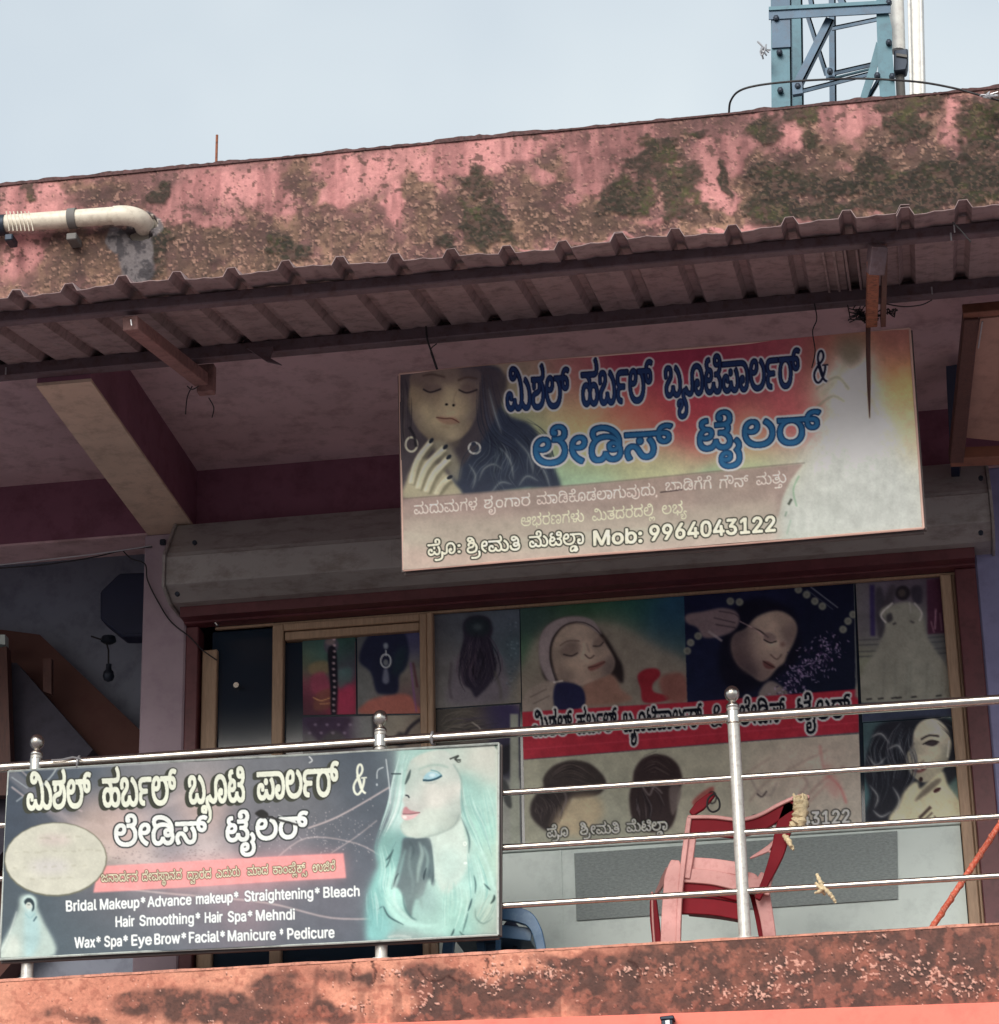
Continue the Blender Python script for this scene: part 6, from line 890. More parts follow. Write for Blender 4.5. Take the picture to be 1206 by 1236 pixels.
    # face and neck
    A.poly(q([(430,560),(600,470),(620,560),(640,700),(600,800),(520,880),(470,820),(456,700),(448,610)]), (202,216,209), .9, 2.2)
    A.line(q([(350,576),(428,572),(446,610),(458,700),(462,800)]), 2.2, (206,222,216), .8, .8)
    A.poly(q([(470,660),(560,640),(610,700),(580,800),(500,820)]), (188,212,206), .6, 5)
    A.bg(fld([(400,160,(208,214,206)),(500,150,(206,214,208)),(560,200,(196,206,200)),(330,230,(188,202,196)),(350,320,(204,210,204)),(440,330,(212,212,206)),(530,330,(210,210,204)),(580,400,(192,202,196)),(595,470,(160,172,168)),(530,500,(196,206,198)),(430,500,(208,218,210)),(320,540,(208,216,208)),(400,560,(196,210,202)),(290,520,(188,204,196)),(310,390,(198,200,196)),(560,530,(166,180,174)),(480,560,(176,192,186)),(450,200,(192,206,200)),(305,300,(180,196,190)),(500,250,(202,210,204))]), 8,
        q([(324,170),(400,122),(500,104),(556,150),(590,240),(604,340),(602,450),(570,510),(480,556),(390,578),(310,572),(280,540),(274,505),(290,482),(276,445),(292,405),(284,372),(296,345),(300,270)]), 1.1, True)
    A.line(q([(590,450),(560,515),(480,556),(400,576)]), 1.6, (140,156,152), .55, .9); A.line(q([(274,510),(282,545),(312,574)]), 1.2, (170,186,180), .6, .6)
    A.poly(q([(396,264),(406,238),(436,222),(474,232),(490,246),(462,262),(428,266)]), (166,204,216), .95, .7); A.poly(q([(424,240),(446,230),(462,242),(440,252)]), (214,230,234), .8, .7)
    A.line(q([(392,268),(430,269),(466,259),(494,243)]), 2.3, (26,70,88), .95, .4); A.line(q([(494,243),(470,222),(434,214)]), 1.3, (96,150,162), .8, .5); A.line(q([(400,280),(440,284),(470,272)]), 1.6, (166,176,172), .6, .8)
    A.line(q([(368,212),(420,192),(480,186),(530,200)]), 2.2, (160,188,180), .65, .9); A.poly(q([(296,290),(308,246),(328,210),(324,250),(306,284)]), (70,88,88), .9, .5); A.line(q([(222,235),(276,235)]), 1.3, (34,52,58), .95, .35)
    A.line(q([(298,350),(312,352),(320,364)]), 1.7, (34,42,50), .95, .4); A.line(q([(300,372),(322,376)]), 2, (178,184,180), .6, .7); A.line(q([(320,300),(300,340)]), 1.5, (186,196,190), .5, .8)
    A.poly(q([(284,440),(292,416),(306,412),(322,428),(352,436),(378,442),(334,450),(288,450)]), (194,142,148), .95, .6); A.poly(q([(280,454),(326,456),(372,444),(344,472),(306,484),(284,474)]), (226,190,192), .95, .6); A.line(q([(284,450),(326,450),(378,442)]), 1.1, (122,76,84), .85, .35); A.poly(q([(282,458),(304,462),(306,474),(288,474)]), (244,240,236), .8, .5); A.line(q([(290,492),(330,494)]), 1.8, (178,188,180), .55, .8)
    A.line(q([(536,154),(566,142),(584,136),(566,156),(596,158)]), 1.8, (40,46,44), .9, .4); A.line(q([(560,150),(580,170),(596,166)]), 1.3, (60,66,62), .85, .4)
    # right hand hair
    A.line(q([(556,180),(598,260),(602,350),(606,440)]), 2, (146,168,164), .7, .8); A.line(q([(604,450),(640,540),(690,620),(740,720),(780,860)]), 3.4, (196,226,218), .75, 1); A.line(q([(600,470),(630,540),(644,600),(640,664)]), 2.4, (74,100,104), .75, .8, True)
    A.hair(q([(610,260),(640,420),(700,560),(770,760)]), 22, 34, [(206,230,224),(150,194,190),(186,216,210),(124,166,166)], seed=13, a=.45, w=(.8,2.4)); A.hair(q([(700,280),(730,480),(770,650)]), 20, 24, [(206,228,220),(160,200,194)], seed=18, a=.4, w=(.8,2.6))
    A.hair(q([(650,640),(680,780),(690,900),(640,1080)]), 20, 30, [(206,232,226),(140,186,182),(176,214,206)], seed=19, a=.45, w=(.9,2.6)); A.hair(q([(560,800),(570,920),(540,1090)]), 30, 34, [(206,232,224),(150,194,188),(184,220,212)], seed=20, a=.4, w=(1,3)); A.hair(q([(780,880),(740,980),(680,1060)]), 16, 20, [(196,212,200),(130,156,150)], seed=24, a=.5, w=(.9,2.4))
    for p, w_, c, a_ in (([(658,905),(648,940),(636,975)],2.2,(46,76,80),.85),([(668,780),(678,830),(674,880)],1.9,(66,98,100),.8),([(722,826),(742,846),(758,862)],2,(54,82,84),.8),([(778,886),(776,910),(758,934)],3,(40,62,60),.85),([(562,1066),(554,1090),(544,1106)],2.2,(46,74,76),.85),([(636,980),(624,1030),(606,1090)],2.4,(84,116,114),.7),([(590,1080),(602,1096),(620,1104)],2,(60,86,86),.7),([(676,960),(680,1010),(720,1040),(770,1010)],2,(110,136,130),.6)): A.line(q(p), w_, c, a_, .6, True)
    A.ring(422+620/4.447, 881+612/4.447, 1.7, 2.2, 1.1, (232,238,234)); A.ell(422+622/4.447, 881+716/4.447, 2.4, 1.6, (224,236,232), 1, .4)
    A.poly(q([(200,1108),(240,1078),(340,1090),(420,1100),(500,1104),(480,1122),(210,1130)]), (156,172,170), .7, 2.6); A.line(q([(206,1112),(260,1104),(330,1112)]), 2.4, (206,212,208), .6, 1); A.poly(q([(770,68),(790,72),(792,104),(780,88)]), (70,90,88), .8, .6)
    A.line([(600,899),(600.5,1126)],2,(216,220,206),.6,.7)
    # white scribbled lines beside the ampersand
    for p in (((466,916),(470,950),(471,970)),((455,940),(456,930),(463,926))): A.line(p, 1.5, (206,214,218), .85, .4)
    A.ell(455,947,1.2,1.6,(196,204,210),.9,.4); A.line([(373,913),(377,918),(373,921)],1.6,(226,230,230),.9,.4)
    # lettering
    cr = (230,234,220); ol = ((34,38,36), 1.35); sh = ((64,68,58), -3.6, 2.2)
    for k_, x0, y0, x1, y1, h in (('A1',33.5,978,110.5,974.5,33.5),('A2',125,974,213,970,33.5),('A3a',228,969.5,295,967,33),('A3b',311,965,409,960,33)): A.text(k_,x0,y0,x1,y1,h,cr,outline=ol,shadow=sh,bold=1.25)
    for k_, x0, y0, x1, y1, h in (('B1',138.5,1021,250,1016.5,26),('B2',273,1015.5,372,1011,25.5)): A.text(k_,x0,y0,x1,y1,h,(232,236,234),outline=((28,36,40),1.8),bold=1.25)
    amp(A, 426, 923, 442, 959, (230,234,220), None)
    A.poly([(308,981),(316,977),(324,983),(318,988),(310,984)], (24,24,26), 1, .7); A.line([(318,984),(338,990),(360,996)], 2.6, (36,36,38), .9, .5); A.line([(336,984),(350,990),(364,995)], 1.2, (210,214,214), .8, .4)
    for k_, x0, y0, x1, y1 in (('F1',121.6,1064,165.5,1063),('F2',171,1063,219,1060.5),('F3',226,1061,255,1060),('F4',261,1059.5,290,1057.5),('F5',299,1057,324,1055.5),('F6',330,1055.5,371,1053),('F7',378,1053,405,1051)): A.text(k_,x0,y0,x1,y1,9,(238,232,206),outline=((70,56,44),1.0),bold=.45)
    wh = (236,240,240)
    def eng(words_, y0, y1, xs, xe, h):
        for t_, a_, b_ in words_:
            f0, f1 = ((q-xs)/(xe-xs) for q in (a_, b_)); A.text(t_, a_, y0+(y1-y0)*f0, b_, y0+(y1-y0)*f1, h, wh, bold=.75, latin=True, halo=((84,92,102),.5))
    eng([('Bridal',79.5,116),('Makeup*',120.5,175),('Advance',178,231),('makeup*',237,288),('Straightening*',296,386),('Bleach',391,434)],1099.5,1081.5,79.5,434,12.4)
    eng([('Hair',139.5,162),('Smoothing*',168.5,242),('Hair',248,269),('Spa*',276,305),('Mehndi',310,356)],1118.5,1110,139.5,356,12.4)
    eng([('Wax*',90,121),('Spa*',126,154),('Eye',159,183),('Brow*',187,225),('Facial*',229,272),('Manicure',276,333),('*',338.5,342),('Pedicure',347.5,403.5)],1144,1131.5,90,403.5,12.6)
    # wear along the edges, faded top left corner scratches
    A.line([(70,926),(62,938),(50,950)],2,(206,214,214),.7,.5); A.line([(14,938),(34,952)],1.5,(186,196,200),.6,.5); A.line([(28,962),(20,968)],2,(186,196,200),.6,.5)
    A.line([(10,931),(120,926),(300,914),(602,896)],1.6,(190,194,194),.7,.5); A.line([(0,1157),(180,1150),(400,1139),(601,1128)],1.6,(60,66,66),.7,.5)
    return A.age(71, .05)

# ------------------------------------------------------------------ posters on the shop windows
def art_window():
    A = Art(340, 680, 1180, 1120, 1.9)
    A.img[:] = (70, 74, 78)
    # bride's braid with a red sari (left in the door)
    A.bg([(375,770,(48,66,66)),(400,775,(40,70,64)),(420,780,(34,56,54)),(375,800,(72,78,62)),(390,790,(56,82,80)),(420,800,(64,60,72)),(380,830,(100,48,66)),(415,845,(120,40,62)),(375,855,(66,40,50)),(425,855,(90,36,52))], 14, [(364,763),(430,759),(430,864),(365,866)])
    A.poly([(372,805),(385,798),(398,800),(398,812),(378,815)], (104,90,66), .7, 1.5); A.poly([(375,818),(392,812),(396,835),(380,838)], (112,50,70), .8, 1.5); A.poly([(406,812),(424,806),(424,826),(410,832)], (60,88,86), .7, 2)
    A.poly([(382,838),(400,832),(402,852),(380,858)], (92,62,50), .7, 1.5); A.line([(378,842),(388,846),(400,842)],1.2,(160,130,80),.7,.4); A.line([(386,850),(400,849)],1.2,(160,130,80),.6,.4)
    A.ell(400,779,9,11,(66,64,74),1,1); A.ell(399,775,6,4,(96,84,84),.7,1); A.poly([(396,785),(406,785),(408,830),(407,862),(400,862),(399,830)], (24,22,34), 1, .7)
    for i in range(13): A.ell(403.5+math.sin(i)*.6, 772+i*7.2, 1.8, 1.5, (146,128,132), .8, .5)
    A.poly([(410,835),(425,826),(428,860),(408,862)], (122,34,66), .7, 2)
    # bun with jewellery
    A.bg([(440,765,(64,66,70)),(500,765,(56,56,84)),(436,830,(84,86,86)),(497,820,(92,92,84)),(500,850,(88,60,70))], 20, [(431,759),(508,755),(508,862),(431,864)])
    A.poly([(436,862),(440,850),(456,842),(490,838),(502,850),(506,862)], (122,76,68), 1, 1.5)
    A.poly([(440,775),(452,762),(470,758),(488,763),(494,785),(490,806),(482,816),(480,836),(462,838),(454,834),(448,812),(434,798)], (26,30,52), 1, 1.4); A.poly([(476,790),(490,780),(488,806),(474,816)], (28,46,52), .7, 3)
    A.ring(466,798,6,8,1.8,(136,140,142)); A.ell(466,800,3,4,(92,96,100),.9,.5); A.ell(466,780,3,4,(98,104,112),.9,.8); A.line([(466,785),(466,792)],1.6,(130,134,138)); A.poly([(464,808),(468,808),(470,822),(466,826),(462,822)], (96,100,112), .8, 1)
    A.line([(496,800),(499,830),(503,860)],2,(96,60,110),.7,.7); A.line([(499,800),(504,830)],3,(66,36,46),.7,.7); A.line([(430,775),(431,862)],1.4,(96,50,58),.8,.4)
    # lower row in the door
    A.bg([(375,870,(50,42,60)),(380,895,(92,92,90)),(440,880,(96,98,98)),(480,880,(104,100,92)),(500,890,(92,84,78)),(410,880,(60,46,66))], 12, [(364,866),(508,863),(508,925),(364,925)])
    A.poly([(368,868),(400,866),(424,868),(414,884),(396,900),(380,890)], (52,40,58), .9, 2); A.poly([(382,900),(398,884),(410,884),(424,900),(430,925),(380,925)], (64,62,64), .9, 2); A.line([(452,864),(455,925)],6,(48,46,50),.9,1)
    A.line([(508,868),(494,880),(485,898)],4,(34,30,40),.9,1); A.ell(484,893,7,9,(44,42,46),.9,1.5)
    for i in range(8): A.ell(374+i*7,880+(-1)**i*5,2,1.6,(120,110,124),.6,.7)
    # long curls, grey poster
    A.bg([(540,755,(64,68,76)),(610,750,(64,72,82)),(535,800,(82,82,84)),(612,800,(66,76,84)),(540,845,(92,92,92)),(600,845,(92,90,86)),(622,780,(56,74,80),10),(560,850,(96,96,96))], 22, [(523,742),(628,735),(628,852),(523,860)])
    A.poly([(548,800),(556,790),(600,790),(610,810),(612,845),(544,850),(543,820)], (84,80,88), .9, 3)
    A.poly([(562,748),(575,743),(590,746),(595,760),(593,772),(598,795),(597,815),(588,830),(580,838),(574,842),(568,832),(560,826),(556,808),(556,790),(560,770),(559,757)], (40,36,50), 1, 1.2); A.ell(577,757,16,12,(32,40,48),1,2)
    A.hair([(577,760),(570,790),(566,815),(576,838)],24,40,[(64,54,68),(22,20,32),(76,66,76)],seed=21,wave=2.4,a=.7); A.hair([(582,765),(590,790),(588,815),(580,835)],22,34,[(68,58,72),(22,22,34)],seed=22,wave=2.4,a=.7); A.ell(577,757,6,4,(74,84,88),.6,2)
    A.line([(545,800),(543,830),(546,844)],3,(64,60,66),.7,1); A.line([(597,810),(604,830),(605,845)],3,(70,68,66),.7,1)
    for i in range(60): A.ell(RNG.uniform(612,627),RNG.uniform(745,850),1.2,.7,(96,110,118) if i % 2 else (42,56,66),.6,.5)
    # dark photo under it
    A.bg([(530,870,(62,60,58)),(570,880,(70,66,62)),(610,870,(48,42,72)),(560,910,(64,62,58)),(620,900,(40,40,54)),(620,980,(110,112,108))], 16, [(523,857),(628,850),(628,1024),(523,1024)])
    A.hair([(530,880),(560,868),(600,872)],22,34,[(88,84,78),(30,28,34),(52,46,66)],seed=23,wave=3,a=.7); A.hair([(540,890),(580,885),(615,880)],16,30,[(96,92,86),(34,30,40)],seed=24,wave=2,a=.7)
    A.line([(570,872),(580,880),(576,886)],1.4,(128,124,118),.8,.4); A.poly([(524,905),(604,900),(604,1024),(524,1024)],(104,108,104),.8,2,False)
    A.poly([(604,905),(622,900),(618,925),(606,935)], (28,28,36), .9, 1.2); A.poly([(616,862),(626,862),(628,1024),(616,1024)], (112,116,108), .95, .8, False); A.poly([(604,940),(614,948),(618,975),(609,968)],(44,46,48),.8,1)
    # ---- the wide salon banner
    A.bg([(640,740,(44,64,62)),(700,730,(40,70,52)),(760,725,(36,74,66)),(810,735,(26,60,84)),(640,790,(60,92,72),14),(820,770,(40,66,74)),(660,830,(96,92,88)),(780,800,(102,98,90)),(820,820,(104,98,90)),(740,770,(98,94,84),20),(690,780,(96,92,88))], 24, [(628,733),(826,717),(830,848),(630,860)])
    A.poly([(636,790),(660,760),(700,750),(745,755),(790,780),(828,800),(829,848),(632,858)], (104,99,91), .9, 5)
    A.poly([(652,790),(655,765),(668,750),(690,745),(712,750),(732,770),(744,790),(752,805),(752,825),(738,815),(720,800),(690,820),(660,822)], (38,32,34), .95, 1.5)
    A.poly([(652,800),(652,770),(665,752),(690,744),(714,748),(726,764),(722,766),(705,754),(685,754),(668,770),(664,795),(672,824),(662,822)], (112,104,106), 1, 1)
    A.line([(672,824),(665,800),(666,775),(680,756),(700,751),(716,757),(727,768)], 1.2, (44,38,40), .9, .4)
    A.poly([(667,795),(670,772),(684,756),(704,754),(722,766),(734,782),(742,798),(738,812),(722,820),(706,826),(690,830),(676,824)], (122,110,100), 1, 1.2); A.poly([(706,826),(738,814),(750,832),(762,846),(700,852)], (112,88,78), 1, 2)
    A.bg([(672,790,(112,102,94)),(680,772,(128,116,106)),(700,762,(132,120,110)),(722,775,(118,106,98)),(690,800,(136,122,110)),(705,790,(142,128,116)),(712,783,(140,126,114)),(725,790,(126,112,102)),(738,800,(98,88,84)),(720,812,(120,106,96)),(700,818,(128,114,104)),(682,818,(100,90,84)),(676,808,(112,100,92)),(688,784,(104,94,88)),(722,780,(104,94,88)),(735,808,(86,78,76))], 7,
         [(667,795),(670,772),(684,756),(704,754),(722,766),(734,782),(742,798),(738,812),(722,820),(706,826),(690,830),(676,824)], 1, True)
    A.poly([(676,786),(684,778),(696,776),(702,782),(696,791),(682,793)], (92,80,76), .55, 2); A.line([(680,790),(690,792),(698,788)],1.6,(44,38,42),.9,.5); A.line([(676,780),(686,774),(700,774)],1.4,(74,62,60),.8,.6)
    A.poly([(716,776),(722,770),(730,770),(728,778),(718,782)], (92,80,76), .55, 1.5); A.line([(716,780),(724,780),(729,775)],1.4,(44,38,42),.9,.5); A.line([(706,790),(712,795),(718,791)],1.4,(62,50,48),.9,.5); A.line([(708,776),(712,788)],1.6,(98,86,78),.6,.8)
    A.poly([(710,806),(718,802),(728,798),(731,800),(724,806),(714,810)], (104,70,66), .9, .7); A.line([(710,806),(720,804),(731,799)],1,(56,38,38),.9,.4)
    A.poly([(632,858),(636,836),(650,826),(664,822),(672,830),(668,850),(660,857)], (112,104,98), 1, 1.2); A.line([(640,842),(660,832)],1.2,(70,64,62),.7,.5); A.line([(644,850),(664,840)],1.2,(70,64,62),.7,.5); A.poly([(670,828),(686,824),(704,832),(704,854),(672,856)], (32,34,62), 1, 1); A.line([(668,824),(680,822)],2,(160,156,150),.7,.5)
    A.poly([(770,816),(780,808),(794,808),(797,816),(788,826),(790,836),(808,840),(804,846),(778,848),(774,832)], (112,24,40), 1, 1); A.poly([(796,820),(818,812),(829,820),(829,846),(806,846)], (106,70,64), .9, 2)
    A.bg([(840,720,(22,26,50)),(900,715,(26,30,56)),(1000,715,(20,24,44)),(850,800,(24,30,54)),(1020,800,(20,26,44)),(900,830,(24,28,48))], 30, [(826,717),(1031,702),(1033,834),(830,848)])
    A.poly([(868,800),(874,760),(890,730),(920,722),(955,735),(965,760),(960,800),(900,838),(876,828)], (20,20,34), .9, 3)
    A.poly([(900,760),(915,745),(938,738),(955,745),(962,758),(958,775),(950,790),(946,800),(938,806),(928,818),(918,822),(904,812),(890,800),(884,780),(888,766)], (118,106,98), 1, 1.5); A.poly([(884,770),(896,768),(898,800),(908,815),(896,808),(884,790)], (92,78,74), .8, 2.5)
    A.bg([(895,775,(84,72,72)),(900,795,(76,64,66)),(910,770,(128,114,106)),(925,752,(132,118,108)),(945,745,(120,106,98)),(958,762,(100,88,84)),(915,790,(120,106,98)),(925,805,(110,96,90)),(935,780,(140,126,114)),(946,785,(122,108,100)),(935,798,(122,108,100)),(925,815,(92,80,78)),(905,808,(66,56,60)),(955,775,(94,82,80)),(892,765,(70,60,64))], 8,
         [(900,760),(915,745),(938,738),(955,745),(962,758),(958,775),(950,790),(946,800),(938,806),(928,818),(918,822),(904,812),(890,800),(884,780),(888,766)], 1.6, True)
    A.line([(908,758),(918,762),(928,770)],1.8,(44,36,40),.9,.5); A.poly([(922,766),(930,764),(938,770),(932,775),(924,773)], (96,82,82), .7, 1); A.line([(922,772),(930,776),(938,774)],1.5,(26,22,28),.9,.4); A.ell(945,778,3,3,(72,48,48),.6,1.5); A.line([(930,790),(938,796),(944,790)],1.4,(66,50,48),.8,.6); A.poly([(922,798),(930,800),(936,806),(928,808),(922,804)], (84,54,54), .9, .7); A.line([(921,798),(929,803),(936,806)],1,(40,28,30),.9,.4)
    A.poly([(920,830),(932,822),(950,834),(952,842),(918,842)], (108,100,96), .9, 1.2)
    A.poly([(829,742),(850,738),(872,734),(888,738),(893,748),(888,760),(872,768),(850,770),(842,758),(829,752)], (96,84,88), 1, 1.2); A.line([(862,746),(888,752)],1.2,(44,36,46),.8,.5); A.line([(864,754),(888,758)],1.2,(44,36,46),.8,.5); A.line([(868,738),(886,741),(893,746)],1.2,(44,36,46),.7,.5); A.line([(855,762),(872,774)],3,(120,112,114),.8,.6); A.line([(893,750),(912,760),(922,768)],1.2,(140,120,120),.8,.4)
    for x, y in ((834,776),(830,786),(843,768),(882,726),(893,727),(964,712),(974,718),(984,726),(993,732),(1018,760),(1024,750),(1030,742)): A.ell(x,y,4.6,4.6,(110,112,100),.85,.7).ell(x,y,2.4,2.4,(78,78,76),.7,.6)
    A.line([(978,708),(1012,734)],1.4,(100,102,110),.8,.4); A.line([(974,712),(1006,736)],1,(70,72,84),.8,.4)
    for i in range(300):
        t = RNG.rand(); x = 948+t*58+RNG.normal(0,9); y = 830-t*52+RNG.normal(0,9); a = RNG.uniform(0,3.1); A.line([(x,y),(x+3.4*math.cos(a),y+3.4*math.sin(a))],RNG.uniform(.7,1.6),(126,110,136) if i % 3 else (50,36,66),.75,.35)
    A.poly([(629,860),(832,848),(1036,832),(1037,884),(834,900),(632,917)], (126,16,44), 1, .6, False); A.line([(632,905),(1037,872)],1,(150,60,80),.5,.6); A.line([(700,884),(790,879)],1,(150,60,80),.35,.6)
    A.bg([(640,960,(120,120,108)),(760,940,(122,122,110)),(860,940,(124,122,110)),(960,910,(130,124,114)),(1020,960,(134,126,118)),(700,1005,(116,118,108)),(900,990,(124,122,112)),(1030,1000,(126,124,116))], 40, [(632,918),(834,901),(1037,886),(1041,996),(836,1010),(634,1022)])
    A.poly([(656,940),(668,925),(690,918),(712,922),(728,936),(732,948),(722,960),(700,964),(676,962),(660,954)], (52,46,46), 1, 1.2); A.poly([(642,968),(656,950),(676,948),(690,960),(686,975),(676,992),(664,1004),(650,996),(641,984)], (46,40,42), 1, 1.5); A.poly([(676,978),(694,962),(722,962),(728,985),(706,1008),(676,1008),(666,1000)], (140,128,106), .8, 4)
    A.hair([(664,940),(690,928),(722,945)],20,26,[(78,68,66),(30,26,30)],seed=31,a=.6); A.hair([(650,956),(664,975),(660,1000)],26,30,[(72,62,64),(28,24,30),(90,80,78)],seed=32,a=.6,wave=1.6); A.line([(678,950),(684,965),(676,985)],2.4,(96,90,92),.6,.8)
    A.poly([(766,930),(776,916),(792,911),(808,914),(820,926),(824,944),(818,960),(816,985),(806,1002),(780,1004),(764,990),(760,962),(764,945)], (50,40,42), 1, 1.2); A.hair([(772,930),(792,918),(816,935)],22,24,[(80,68,66),(30,24,28)],seed=33,a=.6); A.hair([(775,950),(785,975),(782,1000)],26,26,[(92,88,92),(30,26,32)],seed=34,a=.6,wave=1); A.line([(775,948),(784,960),(790,950),(800,958)],2,(110,104,104),.7,.7); A.poly([(808,952),(820,948),(822,962),(812,985)], (92,84,82), .8, 1)
    for p, c in ((((1000,905),(960,925),(925,945),(905,968)),(104,90,84)),(((1020,925),(985,950),(960,985)),(110,84,80)),(((960,930),(975,945),(965,960)),(100,78,76)),(((905,935),(915,955),(930,960),(938,945)),(92,84,82)),(((990,900),(996,930),(1014,950),(1022,970)),(146,76,76)),(((1000,945),(975,970),(950,990)),(118,96,90)),(((880,950),(900,935),(930,915)),(112,100,92))): A.line(p, 2.4, c, .7, 1.2)
    A.poly([(994,915),(1004,930),(1014,955),(1008,962),(998,945)], (150,84,84), .5, 4); A.poly([(900,930),(950,905),(1000,895),(1025,910),(1000,950),(950,985),(915,980)], (144,130,122), .35, 10)
    A.poly([(836,968),(850,955),(862,950),(858,964),(842,974)], (120,54,52), .8, 1.2); A.ring(860,963,5,7,1.6,(40,34,38)); A.line([(914,958),(920,962),(926,955)],2,(54,46,48),.8,.5)
    bl = (14,18,32); ha = ((196,192,184), 2.2)
    for k_, x0, y0, x1, y1 in (('A1',644,889,691,886),('A2',697,886,745,882.5),('A3',753,884,848,877.5),('B1',893,875,948,871),('B2',962,870,1027,866)): A.text(k_,x0,y0,x1,y1,23,bl,halo=ha,bold=.9)
    amp(A, 858, 852, 872, 877, bl, (172,168,158))
    for k_, x0, y0, x1, y1 in (('E1',661,1011,686,1009.5),('E2',701,1008,748,1005.5),('E3',757,1004.5,806,1002)): A.text(k_,x0,y0,x1,y1,10.5,(176,176,160),outline=((24,26,28),1.5),bold=.6)
    A.text('Mob:',862,1005,902,1002,14,(176,176,160),outline=((24,26,28),1.5),bold=.9,latin=True); A.text('9964043122',908,1001,1026,993,15.5,(176,176,160),outline=((24,26,28),1.6),bold=.9,latin=True)
    # ---- bride at the altar
    A.bg([(1042,720,(88,88,82)),(1060,720,(70,64,86)),(1080,705,(74,66,74)),(1130,700,(62,56,66)),(1090,760,(92,92,88)),(1040,830,(98,100,88)),(1140,830,(90,92,90)),(1100,830,(98,102,90)),(1145,760,(76,78,80))], 20, [(1033,703),(1152,691),(1158,843),(1039,848)])
    A.poly([(1050,706),(1056,706),(1057,768),(1051,768)],(44,36,72),.9,1,False); A.poly([(1057,716),(1066,713),(1070,760),(1060,768)],(44,42,50),.7,1.5); A.poly([(1073,710),(1082,708),(1076,735),(1062,748)],(50,46,52),.8,2); A.poly([(1100,710),(1112,708),(1113,728),(1103,726)],(44,40,50),.9,1.2); A.poly([(1119,700),(1145,697),(1147,764),(1120,766)],(60,32,50),.95,1,False); A.line([(1130,735),(1129,760)],1.6,(132,104,118),.8,.6); A.line([(1135,740),(1137,762)],1.4,(110,86,100),.7,.6); A.line([(1124,750),(1128,764)],1.6,(120,90,104),.7,.6)
    for y in (772,778,786,792): A.line([(1036,y+1),(1062,y)],1.6,(62,64,66),.8,.5); A.line([(1120,y-2),(1148,y-4)],1.6,(60,62,66),.8,.5)
    A.poly([(1080,729),(1098,727),(1112,738),(1116,752),(1120,770),(1140,800),(1156,830),(1157,842),(1040,847),(1042,812),(1058,785),(1068,762),(1068,748),(1062,742),(1066,734)], (106,106,98), .95, 1.5)
    A.ell(1090,716,9,9,(38,34,40),1,1); A.ell(1089,716,4.4,4.6,(70,62,60),.8,1); A.line([(1078,728),(1064,742),(1070,752)],2.2,(150,148,146),.8,.6); A.line([(1104,728),(1113,740),(1110,750)],2.2,(140,138,136),.7,.6); A.poly([(1070,744),(1076,740),(1078,748),(1072,752)],(44,42,48),.8,1); A.line([(1078,754),(1082,752)],2.4,(40,38,44),.8,.7); A.line([(1099,750),(1104,752)],2,(52,50,54),.8,.7); A.line([(1098,727),(1100,740)],1.6,(128,126,126),.6,.6)
    for x in (1066,1080,1094,1098,1118,1136): A.line([(x+2,800),(x,846)],2,(88,90,84),.5,1.2)
    for x in (1046,1060,1076,1082,1100,1130): A.line([(x,845-(x-1040)*.05),(x+7,844-(x-1040)*.05)],2,(30,30,34),.8,.5)
    A.poly([(1040,850),(1160,843),(1161,864),(1041,872)], (50,56,72), 1, .8, False)
    # ---- woman with red lips and wavy dark hair
    A.bg([(1050,880,(56,74,78)),(1150,900,(60,84,84)),(1050,960,(60,88,92)),(1160,940,(60,84,84)),(1150,985,(120,118,106))], 24, [(1040,872),(1163,864),(1168,992),(1044,997)])
    A.poly([(1060,876),(1090,868),(1140,866),(1158,885),(1160,930),(1130,960),(1100,990),(1046,994),(1050,960),(1042,930),(1050,900)], (34,36,44), 1, 2)
    A.poly([(1104,884),(1112,872),(1128,868),(1142,878),(1148,895),(1146,912),(1140,926),(1128,938),(1116,944),(1104,938),(1096,926),(1094,914),(1102,900)], (136,132,116), 1, 1.2)
    A.poly([(1078,994),(1084,972),(1096,950),(1108,944),(1112,952),(1136,930),(1146,950),(1164,975),(1167,992)], (146,142,120), 1, 1.5)
    A.bg([(1104,905,(110,108,98)),(1112,885,(136,132,118)),(1128,878,(150,146,130)),(1140,890,(134,130,118)),(1145,910,(104,104,96)),(1125,910,(156,150,132)),(1112,915,(150,144,126)),(1104,918,(126,122,108)),(1128,925,(132,128,112)),(1112,938,(120,116,102)),(1100,930,(104,100,90)),(1136,920,(112,110,98)),(1118,902,(128,122,110))], 7,
         [(1104,884),(1112,872),(1128,868),(1142,878),(1148,895),(1146,912),(1140,926),(1128,938),(1116,944),(1104,938),(1096,926),(1094,914),(1102,900)], 1, True)
    A.line([(1112,893),(1122,888),(1134,889)],2.2,(36,32,36),.95,.5); A.poly([(1116,898),(1124,894),(1133,897),(1126,901)],(48,42,48),.95,.5); A.line([(1114,899),(1124,894),(1134,896)],1.4,(20,18,22),.9,.35); A.line([(1104,897),(1100,905)],1.6,(70,64,64),.7,.7); A.line([(1104,920),(1110,922),(1116,918)],1.5,(92,84,76),.8,.6)
    A.poly([(1100,926),(1110,927),(1120,924),(1116,931),(1106,933)], (88,58,58), 1, .7); A.line([(1103,928),(1112,929)],1.4,(190,186,176),.7,.4); A.line([(1146,894),(1144,915)],2,(150,150,140),.7,.5)
    A.hair([(1096,872),(1086,900),(1092,930),(1080,960)],30,46,[(84,86,92),(22,22,30),(60,64,72)],seed=41,a=.6,wave=2); A.hair([(1070,880),(1054,905),(1062,940),(1050,985)],22,34,[(96,100,104),(22,24,32),(60,68,76)],seed=42,a=.6,wave=2.5); A.hair([(1130,868),(1152,885),(1158,910)],12,16,[(70,74,80),(24,24,30)],seed=43,a=.6)
